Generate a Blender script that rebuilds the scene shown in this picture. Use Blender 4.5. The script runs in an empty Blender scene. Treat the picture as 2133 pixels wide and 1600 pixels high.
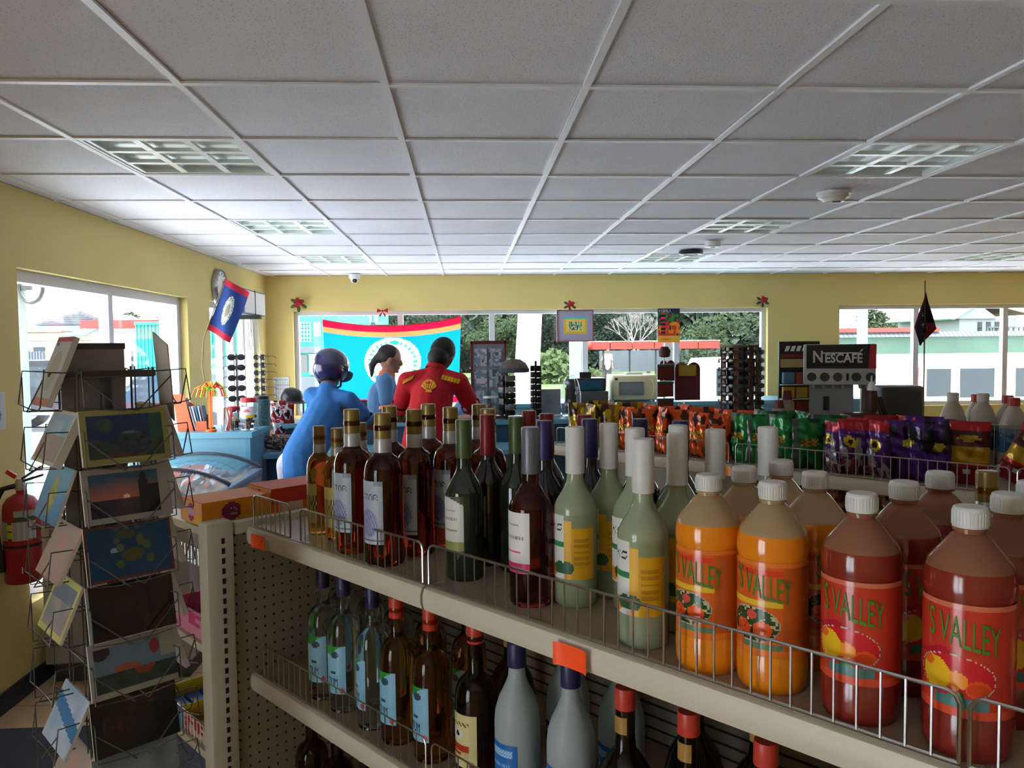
import bpy, bmesh, math, random
from mathutils import Vector, Matrix, Euler
C = bpy.context.scene.collection
D = bpy.data
PI = math.pi
random.seed(7)
# ------------------------------------------------------------------ camera
F = 1596.17; YAW = .0603288; PIT = -.0479629; ROL = -.0109768; CZ = 1.65
def _axes():
    cy, sy = math.cos(YAW), math.sin(YAW)
    w = Vector((sy*math.cos(PIT), cy*math.cos(PIT), math.sin(PIT)))
    r = Vector((cy, -sy, 0)); u = r.cross(w)
    return r*math.cos(ROL)+u*math.sin(ROL), -r*math.sin(ROL)+u*math.cos(ROL), w
RA, UA, WA = _axes()
CAM = Vector((0, 0, CZ))
cd = D.cameras.new('camera'); cam = D.objects.new('camera', cd); C.objects.link(cam)
m3 = Matrix((RA, UA, -WA)).transposed()
cam.matrix_world = Matrix.Translation(CAM) @ m3.to_4x4()
cd.sensor_width = 36; cd.lens = F/2133*36; cd.clip_start = .02; cd.clip_end = 400
bpy.context.scene.camera = cam
vs = bpy.context.scene.view_settings
vs.view_transform = 'Standard'; vs.look = 'None'; vs.gamma = 1; vs.use_curve_mapping = False
vs.exposure = EXPOSURE = .70
# ------------------------------------------------------------------ light
wd = D.worlds.new('sky'); bpy.context.scene.world = wd; wd.use_nodes = True
nt = wd.node_tree; nt.nodes.clear()
bg = nt.nodes.new('ShaderNodeBackground'); wo = nt.nodes.new('ShaderNodeOutputWorld')
tc = nt.nodes.new('ShaderNodeTexCoord'); sx = nt.nodes.new('ShaderNodeSeparateXYZ'); rp = nt.nodes.new('ShaderNodeValToRGB')
nt.links.new(tc.outputs['Generated'], sx.inputs[0]); nt.links.new(sx.outputs['Z'], rp.inputs[0])
rp.color_ramp.elements[0].position = 0; rp.color_ramp.elements[0].color = (1, .99, .97, 1)
rp.color_ramp.elements[1].position = .9; rp.color_ramp.elements[1].color = (.8, .88, 1, 1)
nt.links.new(rp.outputs[0], bg.inputs[0]); bg.inputs[1].default_value = SKY = 6.0
nt.links.new(bg.outputs[0], wo.inputs[0])
sl = D.lights.new('sun', 'SUN'); so = D.objects.new('sun', sl); C.objects.link(so)
sl.energy = 10.0; sl.angle = .02; sl.color = (1, .96, .88)
so.rotation_euler = (math.radians(22), 0, math.radians(-35)); so.location = (0, 0, 20)
def portal(name, loc, rot, sx_, sy_):
    l = D.lights.new(name, 'AREA'); l.shape = 'RECTANGLE'; l.size = sx_; l.size_y = sy_
    l.cycles.is_portal = True
    o = D.objects.new(name, l); C.objects.link(o); o.location = loc; o.rotation_euler = rot
# light portals in the glazed openings (they only guide the sampling of the sky)
portal('sky_portal', (.77, 8.62, 1.5), (PI/2, 0, PI), 5.3, 1.15)
portal('sky_portal', (5.4, 8.62, 1.5), (PI/2, 0, PI), 2.5, 1.15)
portal('sky_portal', (-2.3, 4.96, 1.25), (PI/2, 0, PI*1.5), 2.3, 1.65)
portal('sky_portal', (-2.3, 7.35, 1.1), (PI/2, 0, PI*1.5), 1.6, 2.1)
portal('sky_portal', (-2.3, -.85, 1.05), (PI/2, 0, PI*1.5), 1.5, 2.1)
bpy.context.scene.cycles.max_bounces = 16; bpy.context.scene.cycles.diffuse_bounces = 8; bpy.context.scene.cycles.transparent_max_bounces = 24; bpy.context.scene.cycles.sample_clamp_indirect = 8
# ------------------------------------------------------------------ helpers
def ray(x, y): return WA + RA*((x-1066.5)/F) - UA*((y-800)/F)
def onz(x, y, z): d = ray(x, y); return CAM + d*((z-CZ)/d.z)
def ony(x, y, Y): d = ray(x, y); return CAM + d*(Y/d.y)
def onx(x, y, X): d = ray(x, y); return CAM + d*(X/d.x)
GU = Vector((.6595, -.7517, 0)); GV = Vector((.7517, .6595, 0)); GA = math.atan2(-.7517, .6595)
def G(u, v, z=0): p = GU*u + GV*v; return Vector((p.x, p.y, z))
def lin(c):
    if isinstance(c, str):
        c = tuple(int(c[i:i+2], 16)/255 for i in (0, 2, 4))
    return tuple(((x/12.92) if x <= .04045 else ((x+.055)/1.055)**2.4) for x in c[:3])
MATS = {}
def mat(name, col=(.8, .8, .8), rough=.5, metal=0, trans=0, ior=1.45, coat=0, noise=0, nscale=8, bump=0, bscale=200, sheen=0, sss=0, attr=False, transl=0, emit=None, spec=.5):
    if name in MATS: return MATS[name]
    m = D.materials.new(name); m.use_nodes = True; n = m.node_tree; b = n.nodes['Principled BSDF']
    c = lin(col) if isinstance(col, str) else col
    b.inputs['Base Color'].default_value = (*c, 1); b.inputs['Roughness'].default_value = rough
    b.inputs['Metallic'].default_value = metal; b.inputs['Transmission Weight'].default_value = trans
    b.inputs['IOR'].default_value = ior; b.inputs['Coat Weight'].default_value = coat
    b.inputs['Specular IOR Level'].default_value = spec
    if sheen: b.inputs['Sheen Weight'].default_value = sheen
    if sss: b.inputs['Subsurface Weight'].default_value = sss; b.inputs['Subsurface Radius'].default_value = (.02, .01, .004)
    src = None
    if attr:
        a = n.nodes.new('ShaderNodeAttribute'); a.attribute_name = 'Col'; src = a.outputs['Color']
        n.links.new(src, b.inputs['Base Color'])
    if noise:
        t = n.nodes.new('ShaderNodeTexCoord'); ns = n.nodes.new('ShaderNodeTexNoise'); ns.inputs['Scale'].default_value = nscale; ns.inputs['Detail'].default_value = 4
        n.links.new(t.outputs['Object'], ns.inputs[0])
        mx = n.nodes.new('ShaderNodeMix'); mx.data_type = 'RGBA'; mx.blend_type = 'MULTIPLY'
        rr = n.nodes.new('ShaderNodeValToRGB'); rr.color_ramp.elements[0].position = .3; rr.color_ramp.elements[1].position = .7
        v = 1-noise; rr.color_ramp.elements[0].color = (v, v, v, 1)
        n.links.new(ns.outputs[0], rr.inputs[0]); mx.inputs[0].default_value = 1
        if src: n.links.new(src, mx.inputs[6])
        else: mx.inputs[6].default_value = (*c, 1)
        n.links.new(rr.outputs[0], mx.inputs[7]); n.links.new(mx.outputs[2], b.inputs['Base Color'])
    if bump:
        t = n.nodes.new('ShaderNodeTexCoord'); ns = n.nodes.new('ShaderNodeTexNoise'); ns.inputs['Scale'].default_value = bscale
        n.links.new(t.outputs['Object'], ns.inputs[0]); bp = n.nodes.new('ShaderNodeBump'); bp.inputs[0].default_value = bump; bp.inputs[1].default_value = .002
        n.links.new(ns.outputs[0], bp.inputs['Height']); n.links.new(bp.outputs[0], b.inputs['Normal'])
    if transl:
        tr = n.nodes.new('ShaderNodeBsdfTranslucent'); ms = n.nodes.new('ShaderNodeMixShader'); ms.inputs[0].default_value = transl
        if src: n.links.new(src, tr.inputs[0])
        else: tr.inputs[0].default_value = (*c, 1)
        out = n.nodes['Material Output']; n.links.new(b.outputs[0], ms.inputs[1]); n.links.new(tr.outputs[0], ms.inputs[2]); n.links.new(ms.outputs[0], out.inputs[0])
    if emit: b.inputs['Emission Color'].default_value = (*lin(emit[0]), 1); b.inputs['Emission Strength'].default_value = emit[1]
    MATS[name] = m; return m
def pane_mat(name, tint=(1, 1, 1), refl=1.0):
    m = D.materials.new(name); m.use_nodes = True; n = m.node_tree; n.nodes.clear()
    o = n.nodes.new('ShaderNodeOutputMaterial'); t = n.nodes.new('ShaderNodeBsdfTransparent'); g = n.nodes.new('ShaderNodeBsdfGlossy')
    t.inputs[0].default_value = (*tint, 1); g.inputs['Roughness'].default_value = .02
    lw = n.nodes.new('ShaderNodeLayerWeight'); lw.inputs[0].default_value = .5; pw = n.nodes.new('ShaderNodeMath'); pw.operation = 'POWER'; pw.inputs[1].default_value = 5; n.links.new(lw.outputs['Facing'], pw.inputs[0]); fr = n.nodes.new('ShaderNodeMath'); fr.operation = 'MULTIPLY_ADD'; fr.inputs[1].default_value = .8; fr.inputs[2].default_value = .035; n.links.new(pw.outputs[0], fr.inputs[0])
    ml = n.nodes.new('ShaderNodeMath'); ml.operation = 'MULTIPLY'; ml.inputs[1].default_value = refl
    x = n.nodes.new('ShaderNodeMixShader'); n.links.new(fr.outputs[0], ml.inputs[0]); n.links.new(ml.outputs[0], x.inputs[0])
    n.links.new(t.outputs[0], x.inputs[1]); n.links.new(g.outputs[0], x.inputs[2]); n.links.new(x.outputs[0], o.inputs[0])
    MATS[name] = m; return m

class MB:
    def __init__(s): s.b = bmesh.new(); s.mi = 0
    def _m(s, vs_):
        for f in {f for v in vs_ for f in v.link_faces}: f.material_index = s.mi
    def box(s, c, d, rz=0, M=None, bev=0):
        r = bmesh.ops.create_cube(s.b, size=1)
        mt = (M or Matrix.Translation(Vector(c)) @ Matrix.Rotation(rz, 4, 'Z')) @ Matrix.Diagonal((*d, 1))
        bmesh.ops.transform(s.b, matrix=mt, verts=r['verts']); s._m(r['verts'])
        if bev:
            es = list({e for v in r['verts'] for e in v.link_edges})
            bmesh.ops.bevel(s.b, geom=es, offset=bev, segments=2, affect='EDGES', profile=.5)
        return s
    def bb(s, x0, x1, y0, y1, z0, z1, bev=0): return s.box(((x0+x1)/2, (y0+y1)/2, (z0+z1)/2), (abs(x1-x0), abs(y1-y0), abs(z1-z0)), bev=bev)
    def tube(s, pts, r, n=6, caps=True, r1=None):
        pts = [Vector(p) for p in pts]; rings = []
        N = len(pts); up = None
        for i, p in enumerate(pts):
            t = (pts[min(i+1, N-1)]-pts[max(i-1, 0)])
            if t.length < 1e-9: t = Vector((0, 0, 1))
            t.normalize()
            if up is None: up = Vector((0, 0, 1)) if abs(t.z) < .9 else Vector((1, 0, 0))
            a = t.cross(up)
            if a.length < 1e-4: a = t.cross(Vector((1, 0, 0)))
            a.normalize(); b_ = a.cross(t).normalized(); up = b_
            rr = r if r1 is None else r+(r1-r)*i/(N-1)
            rings.append([s.b.verts.new(p+(a*math.cos(2*PI*k/n)+b_*math.sin(2*PI*k/n))*rr) for k in range(n)])
        for i in range(N-1):
            for k in range(n):
                f = s.b.faces.new((rings[i][k], rings[i][(k+1) % n], rings[i+1][(k+1) % n], rings[i+1][k])); f.material_index = s.mi
        if caps:
            for rg in (rings[0][::-1], rings[-1]):
                f = s.b.faces.new(rg); f.material_index = s.mi
        return s
    def cyl(s, p0, p1, r, r1=None, n=16): return s.tube([p0, p1], r, n, True, r1 if r1 is not None else r)
    def lathe(s, prof, n=24, c=(0, 0, 0), sx=1, sy=1, a0=0, a1=2*PI):
        c = Vector(c); rings = []; full = abs(a1-a0-2*PI) < 1e-6; m_ = n if full else n+1
        for r, z in prof:
            if r < 1e-6: rings.append([s.b.verts.new(c+Vector((0, 0, z)))]); continue
            rings.append([s.b.verts.new(c+Vector((r*sx*math.cos(a0+(a1-a0)*k/n), r*sy*math.sin(a0+(a1-a0)*k/n), z))) for k in range(m_)])
        for i in range(len(rings)-1):
            A, B = rings[i], rings[i+1]
            for k in range(n):
                k2 = (k+1) % m_
                try:
                    if len(A) == 1 and len(B) == 1: continue
                    if len(A) == 1: f = s.b.faces.new((A[0], B[k2], B[k]))
                    elif len(B) == 1: f = s.b.faces.new((A[k], A[k2], B[0]))
                    else: f = s.b.faces.new((A[k], A[k2], B[k2], B[k]))
                    f.material_index = s.mi
                except ValueError: pass
        return s
    def sph(s, c, r, seg=16, rings=10, M=None):
        rr = bmesh.ops.create_uvsphere(s.b, u_segments=seg, v_segments=rings, radius=1)
        r = r if hasattr(r, '__len__') else (r, r, r)
        mt = Matrix.Translation(Vector(c)) @ (M or Matrix.Identity(4)) @ Matrix.Diagonal((*r, 1))
        bmesh.ops.transform(s.b, matrix=mt, verts=rr['verts']); s._m(rr['verts']); return s
    def poly(s, pts):
        f = s.b.faces.new([s.b.verts.new(Vector(p)) for p in pts]); f.material_index = s.mi; return s
    def prism(s, pts, d):
        d = Vector(d); a = [s.b.verts.new(Vector(p)) for p in pts]; b_ = [s.b.verts.new(Vector(p)+d) for p in pts]
        n = len(pts); fs = [s.b.faces.new(a[::-1]), s.b.faces.new(b_)]
        for i in range(n): fs.append(s.b.faces.new((a[i], a[(i+1) % n], b_[(i+1) % n], b_[i])))
        for f in fs: f.material_index = s.mi
        return s
    def build(s, name, mats, parent=None, smooth=False, loc=None, rz=None, fix=True):
        if fix: bmesh.ops.recalc_face_normals(s.b, faces=s.b.faces)
        me = D.meshes.new(name); s.b.to_mesh(me); s.b.free()
        for m in (mats if isinstance(mats, (list, tuple)) else [mats]): me.materials.append(m)
        if smooth:
            for p in me.polygons: p.use_smooth = True
            if smooth != 'all':
                try: me.set_sharp_from_angle(angle=math.radians(38))
                except Exception: pass
        return link(name, me, parent, loc, rz)
def link(name, me, parent=None, loc=None, rz=None):
    o = D.objects.new(name, me); C.objects.link(o)
    if parent: o.parent = parent
    if loc is not None: o.location = loc
    if rz is not None: o.rotation_euler = (0, 0, rz)
    return o
def tag(o, label, cat, group=None, kind=None):
    if label: o['label'] = label
    if cat: o['category'] = cat
    if group: o['group'] = group
    if kind: o['kind'] = kind
    return o
def thing(name, label, cat, loc=(0, 0, 0), rz=0, group=None):
    o = D.objects.new(name, None); C.objects.link(o); o.location = loc; o.rotation_euler = (0, 0, rz)
    o.empty_display_size = .05
    return tag(o, label, cat, group)
def struct(name, loc=(0, 0, 0)):
    o = D.objects.new(name, None); C.objects.link(o); o.location = loc; o['kind'] = 'structure'; return o
KIDS = {}
def dup(root, loc, rz, label, group=None, scale=None):
    def cp(o, par):
        c = o.copy(); C.objects.link(c)
        if par: c.parent = par
        for k in [x for x in ALLK(o)]: cp(k, c)
        return c
    r = cp(root, None); r.location = loc; r.rotation_euler = (0, 0, rz)
    if label: r['label'] = label
    if group: r['group'] = group
    if scale: r.scale = (scale,)*3 if not hasattr(scale, '__len__') else scale
    return r
def ALLK(o):
    if o.name not in KIDS or o.type == 'X': KIDS[o.name] = [x for x in C.objects if x.parent == o]
    return KIDS[o.name]
def painted(name, nx, ny, pos, fn, m, parent=None, flip=False, thick=0, smooth=False, loc=None, rz=None):
    """grid surface: pos(s,t)->point, fn(s,t)->'rrggbb' or (r,g,b) printed colour"""
    vs_ = [tuple(pos(i/nx, j/ny)) for j in range(ny+1) for i in range(nx+1)]; fs = []; cols = []
    for j in range(ny):
        for i in range(nx):
            a = j*(nx+1)+i; q = (a, a+1, a+nx+2, a+nx+1); fs.append(q[::-1] if flip else q)
            c = fn((i+.5)/nx, (j+.5)/ny); cols.append(lin(c) if isinstance(c, str) else c)
    me = D.meshes.new(name); me.from_pydata(vs_, [], fs); me.materials.append(m)
    at = me.color_attributes.new('Col', 'FLOAT_COLOR', 'CORNER')
    buf = []
    for c in cols: buf += [*c[:3], 1]*4
    at.data.foreach_set('color', buf)
    if smooth:
        for p in me.polygons: p.use_smooth = True
    return link(name, me, parent, loc, rz)
FONT5 = {'A': '01110 10001 10001 11111 10001 10001 10001', 'B': '11110 10001 11110 10001 10001 10001 11110', 'C': '01111 10000 10000 10000 10000 10000 01111', 'E': '11111 10000 11110 10000 10000 10000 11111', 'I': '111 010 010 010 010 010 111', 'L': '10000 10000 10000 10000 10000 10000 11111', 'M': '10001 11011 10101 10101 10001 10001 10001', 'N': '10001 11001 10101 10101 10011 10001 10001', 'O': '01110 10001 10001 10001 10001 10001 01110', 'P': '11110 10001 10001 11110 10000 10000 10000', 'R': '11110 10001 10001 11110 10100 10010 10001', 'S': '01111 10000 10000 01110 00001 00001 11110', 'T': '11111 00100 00100 00100 00100 00100 00100', 'U': '10001 10001 10001 10001 10001 10001 01110', 'X': '10001 01010 00100 00100 00100 01010 10001', 'D': '11110 10001 10001 10001 10001 10001 11110', '5': '11111 10000 11110 00001 00001 10001 01110', '1': '00100 01100 00100 00100 00100 00100 01110', '2': '01110 10001 00001 00110 01000 10000 11111', ' ': '00 00 00 00 00 00 00', "'": '1 1 0 0 0 0 0', 'Z': '11111 00001 00010 00100 01000 10000 11111', 'V': '10001 10001 10001 10001 01010 01010 00100', 'Y': '10001 01010 00100 00100 00100 00100 00100', 'K': '10001 10010 11100 11100 10010 10001 10001', 'W': '10001 10001 10001 10101 10101 11011 10001', 'G': '01111 10000 10000 10111 10001 10001 01110', 'H': '10001 10001 11111 10001 10001 10001 10001'}
def word(txt, s, t, x0, x1, y0, y1):
    """is (s,t) inside the printed word filling the box"""
    if not (x0 <= s <= x1 and y0 <= t <= y1): return False
    cols = []
    for ch in txt:
        g = FONT5[ch].split(); w = len(g[0])
        for k in range(w): cols.append([g[r][k] for r in range(7)])
        cols.append(['0']*7)
    k = int((s-x0)/(x1-x0)*(len(cols)-1)); r = min(6, int((y1-t)/(y1-y0)*7))
    return cols[min(k, len(cols)-1)][r] == '1'
def ell(s, t, cx, cy, rx, ry): return ((s-cx)/rx)**2+((t-cy)/ry)**2 < 1
def h2(a, b): return (math.sin(a*127.1+b*311.7)*43758.5453) % 1
def vn(x, y):
    xi, yi = math.floor(x), math.floor(y); a, b = x-xi, y-yi; a = a*a*(3-2*a); b = b*b*(3-2*b)
    return (h2(xi, yi)*(1-a)+h2(xi+1, yi)*a)*(1-b)+(h2(xi, yi+1)*(1-a)+h2(xi+1, yi+1)*a)*b
def mixc(a, b, k):
    a = lin(a) if isinstance(a, str) else a; b = lin(b) if isinstance(b, str) else b
    return tuple(a[i]*(1-k)+b[i]*k for i in range(3))
def textmesh(txt, size, depth=.0005, bold=0):
    cu = D.curves.new('t', 'FONT'); cu.offset = bold; cu.body = txt; cu.size = size; cu.align_x = 'CENTER'; cu.extrude = depth; cu.resolution_u = 3
    o = D.objects.new('t', cu); C.objects.link(o); bpy.context.view_layer.update()
    me = D.meshes.new_from_object(o.evaluated_get(bpy.context.evaluated_depsgraph_get())); D.objects.remove(o); return me
def blob(name, prims, m, parent=None, vox=.01, sm=4):
    """one continuous surface out of tapered limbs ('c',p0,p1,r0,r1) and ellipsoids ('e',c,(rx,ry,rz),euler)"""
    b = MB()
    for p in prims:
        if p[0] == 'c':
            a, q, r0, r1 = Vector(p[1]), Vector(p[2]), p[3], p[4]
            n = 5; b.tube([a+(q-a)*i/n for i in range(n+1)], r0, 14, True, r1); b.sph(a, r0, 14, 8); b.sph(q, r1, 14, 8)
        else:
            b.sph(p[1], p[2], 20, 12, Euler(p[3]).to_matrix().to_4x4() if len(p) > 3 else None)
    bmesh.ops.recalc_face_normals(b.b, faces=b.b.faces)
    me = D.meshes.new('t'); b.b.to_mesh(me); b.b.free()
    o = D.objects.new('t', me); C.objects.link(o)
    r = o.modifiers.new('r', 'REMESH'); r.mode = 'VOXEL'; r.voxel_size = vox; r.use_smooth_shade = True
    s = o.modifiers.new('s', 'SMOOTH'); s.factor = .5; s.iterations = sm
    bpy.context.view_layer.update()
    me2 = D.meshes.new_from_object(o.evaluated_get(bpy.context.evaluated_depsgraph_get())); me2.name = name
    D.objects.remove(o); me2.materials.clear(); me2.materials.append(m)
    for p in me2.polygons: p.use_smooth = True
    return link(name, me2, parent)
# ------------------------------------------------------------------ shared materials
M_print = mat('printed_paper', rough=.45, attr=True)
M_gloss = mat('printed_gloss', rough=.22, attr=True, coat=.3)
M_foil = mat('printed_foil', rough=.28, metal=.25, attr=True, bump=.6, bscale=60)
M_cloth = mat('printed_cloth', rough=.9, attr=True)
M_flag = mat('thin_flag_cloth', rough=.9, attr=True, transl=.65)
M_white = mat('white_plastic', (.75, .75, .74), .4)
M_black = mat('black_plastic', (.015, .015, .017), .35)
M_dark = mat('dark_grey_plastic', (.06, .06, .065), .5)
M_grey = mat('grey_plastic', (.3, .31, .33), .45)
M_beige = mat('beige_enamel', 'c4bcaa', .42, noise=.06, nscale=3)
M_chrome = mat('zinc_wire', (.42, .42, .41), .3, 1)
M_wire = mat('dark_wire', (.075, .07, .065), .5, .3)
M_yell = mat('yellow_wall_paint', 'd6c27c', .75, noise=.05, nscale=1.5)
M_pane = pane_mat('window_glass', (.93, .96, .97))
M_alu = mat('aluminium_frame', (.55, .56, .6), .4, .6)
M_teal = mat('pale_blue_laminate', '79b4cc', .45, noise=.04)
M_teald = mat('shaded_blue_panel', '1c4058', .6)  # blue darkened: the shadow on the counter front is in the colour
M_red = mat('red_plastic', 'b01822', .4)
M_wood = mat('brown_wood', '6b3d28', .5, noise=.3, nscale=20)
# ------------------------------------------------------------------ room shell
XL, XR, YB, YF, H = -2.14, 7.4, 8.45, -2.6, 2.442
def wallm(name, boxes, m=M_yell):
    b = MB()
    for q in boxes: b.bb(*q)
    o = b.build(name, m); o['kind'] = 'structure'; return o
T = .2
W1 = (-1.86, 3.40, .93, 2.065); W2 = (4.22, 6.75, .93, 2.085)      # back wall openings x0,x1,z0,z1
W3 = (3.83, 6.09, .42, 2.06); DO = (6.60, 8.15, .0, 2.07); D2 = (-1.6, -.1, 0, 2.1)   # left wall openings y0,y1,z0,z1
wallm('wall_back', [(XL-T, W1[0], YB, YB+T, 0, H), (W1[0], W1[1], YB, YB+T, 0, W1[2]), (W1[0], W1[1], YB, YB+T, W1[3], H),
    (W1[1], W2[0], YB, YB+T, 0, H), (W2[0], W2[1], YB, YB+T, 0, W2[2]), (W2[0], W2[1], YB, YB+T, W2[3], H), (W2[1], XR+T, YB, YB+T, 0, H)])
wallm('wall_left', [(XL-T, XL, YF-T, D2[0], 0, H), (XL-T, XL, D2[0], D2[1], D2[3], H), (XL-T, XL, D2[1], W3[0], 0, H),
    (XL-T, XL, W3[0], W3[1], 0, W3[2]), (XL-T, XL, W3[0], W3[1], W3[3], H), (XL-T, XL, W3[1], DO[0], 0, H),
    (XL-T, XL, DO[0], DO[1], DO[3], H), (XL-T, XL, DO[1], YB, 0, H)])
wallm('wall_right', [(XR, XR+T, YF-T, YB, 0, H)])
wallm('wall_front', [(XL, XR, YF-T, YF, 0, H)])
M_base = mat('navy_baseboard', '1d2740', .4)
b = MB(); b.bb(XL, XL+.012, D2[1], DO[0], 0, .095); b.bb(XL, XL+.012, YF, D2[0], 0, .095); o = b.build('baseboard_left', M_base); o['kind'] = 'structure'
b = MB(); b.bb(XL, XR, YB-.012, YB, 0, .095); o = b.build('baseboard_back', M_base); o['kind'] = 'structure'
# windows: frame > mullions, panes
M_wfr = mat('white_window_frame', (.6, .6, .66), .45)
def window(name, axis, a0, a1, z0, z1, muls, pos, fw=.045, doorlike=False):
    w = struct(name)
    def P(lo, hi, za, zb, d=.06):
        b = MB()
        if axis == 'y': b.bb(lo, hi, pos-d/2, pos+d/2, za, zb)
        else: b.bb(pos-d/2, pos+d/2, lo, hi, za, zb)
        return b
    e = .001
    for (lo, hi, za, zb) in ((a0+e, a1-e, z1-fw, z1-e), (a0+e, a1-e, z0+e, z0+fw), (a0+e, a0+fw, z0+fw, z1-fw), (a1-fw, a1-e, z0+fw, z1-fw)):
        P(lo, hi, za, zb).build('window_frame', M_wfr, w)
    for m_ in muls: P(m_-.03, m_+.03, z0+fw, z1-fw).build('mullion', M_wfr, w)
    ed = [a0+fw]+list(muls)+[a1-fw]
    for i in range(len(ed)-1):
        P(ed[i]+(.03 if i else 0), ed[i+1]-(.03 if i < len(ed)-2 else 0), z0+fw, z1-fw, .006).build('pane', M_pane, w)
    return w
window('window_1', 'y', W1[0], W1[1], W1[2], W1[3], [-.71, .30, 1.34, 2.38], YB+.1)
window('window_2', 'y', W2[0], W2[1], W2[2], W2[3], [5.17, 6.24], YB+.1)
window('window_3', 'x', W3[0], W3[1], W3[2], W3[3], [4.93], XL-.09, .06)
d1 = window('door_1', 'x', DO[0], DO[1], DO[2], DO[3], [7.10, 7.42, 7.78], XL-.08, .05)
window('door_2', 'x', D2[0], D2[1], D2[2], D2[3], [-.85], XL-.08, .06)
b = MB(); b.bb(XL-T-1.8, XL-T, -2.2, 1.2, 2.28, 2.36); o = b.build('awning', mat('sky_blocker_sheet', (.5, .5, .52), .7)); o['kind'] = 'structure'  # added out of view to block sky above door_2, leaving the ground bounce
# ------------------------------------------------------------------ ceiling grid
X0, Y0, TT = -.8397, 2.3716, .61
M_tile = mat('ceiling_tile', (.85, .86, .94), .9, noise=.05, nscale=3, bump=1, bscale=180)
def tile_material():
    n = M_tile.node_tree; b = n.nodes['Principled BSDF']
    t = n.nodes.new('ShaderNodeTexCoord'); g = n.nodes.new('ShaderNodeNewGeometry'); v = n.nodes.new('ShaderNodeTexVoronoi'); v.inputs['Scale'].default_value = 95
    n.links.new(g.outputs['Position'], v.inputs[0]); r = n.nodes.new('ShaderNodeValToRGB')
    r.color_ramp.elements[0].position = .12; r.color_ramp.elements[0].color = (.45, .45, .45, 1); r.color_ramp.elements[1].position = .26
    mx = n.nodes.new('ShaderNodeMix'); mx.data_type = 'RGBA'; mx.blend_type = 'MULTIPLY'; mx.inputs[0].default_value = .6
    src = b.inputs['Base Color'].links[0].from_socket
    n.links.new(v.outputs['Distance'], r.inputs[0]); n.links.new(src, mx.inputs[6]); n.links.new(r.outputs[0], mx.inputs[7]); n.links.new(mx.outputs[2], b.inputs['Base Color'])
tile_material()
ceil = struct('ceiling')
LIGHTS = [(-1, 1), (-1, 4), (-1, 7), (4, 1), (4, 4), (4, 7), (9, 1), (9, 4), (9, 7)]
b = MB(); b.box((0, 0, .007), (.586, .586, .014), bev=0)
proto_tile = b.build('ceiling_tile', M_tile, ceil, loc=(-50, 0, 0)).data
D.objects.remove(D.objects['ceiling_tile'])
for i in range(-2, 14):
    for j in range(-1, 10):
        if (i, j) in LIGHTS: continue
        o = link('ceiling_tile', proto_tile, ceil, (X0+TT*(i+.5), Y0+TT*(j+.5), H+.006+random.uniform(0, .002)))
        sc = [1, 1, 1]
        if j == 9: continue
        o.rotation_euler = (random.uniform(-.002, .002), random.uniform(-.002, .002), 0)
for o in list(C.objects):
    if o.name.startswith('ceiling_tile') and (o.location.y > YB-.05): D.objects.remove(o)
b = MB(); b.bb(XL, X0-2*TT-.012, YF, YB, H+.004, H+.018); b.bb(XL, XR, YF, Y0-TT-.012, H+.004, H+.018); b.bb(X0+14*TT, XR, YF, YB, H+.004, H+.018)
o = b.build('ceiling_border', M_tile, ceil)
M_tee = mat('ceiling_tee', (.82, .82, .86), .45)
for i in range(-2, 15):
    b = MB(); b.bb(X0+TT*i-.012, X0+TT*i+.012, YF, YB, H-.002, H+.006); b.build('ceiling_tee', M_tee, ceil)
for j in range(-1, 11):
    y = min(Y0+TT*j, YB-.012)
    if j == 10: continue
    b = MB(); b.bb(XL, XR, y-.012, y+.012, H-.0015, H+.006); b.build('ceiling_tee', M_tee, ceil)
b = MB(); b.bb(XL-T, XR+T, YF-T, YB+T, H+.12, H+.3); b.build('ceiling_slab', mat('plenum', (.3, .3, .3), .9), ceil)
b = MB()
for q in ((XL-T, XL, YF-T, YB+T), (XR, XR+T, YF-T, YB+T), (XL, XR, YF-T, YF), (XL, XR, YB, YB+T)): b.bb(*q, H, H+.12)
b.build('ceiling_edge', MATS['plenum'], ceil)
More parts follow.
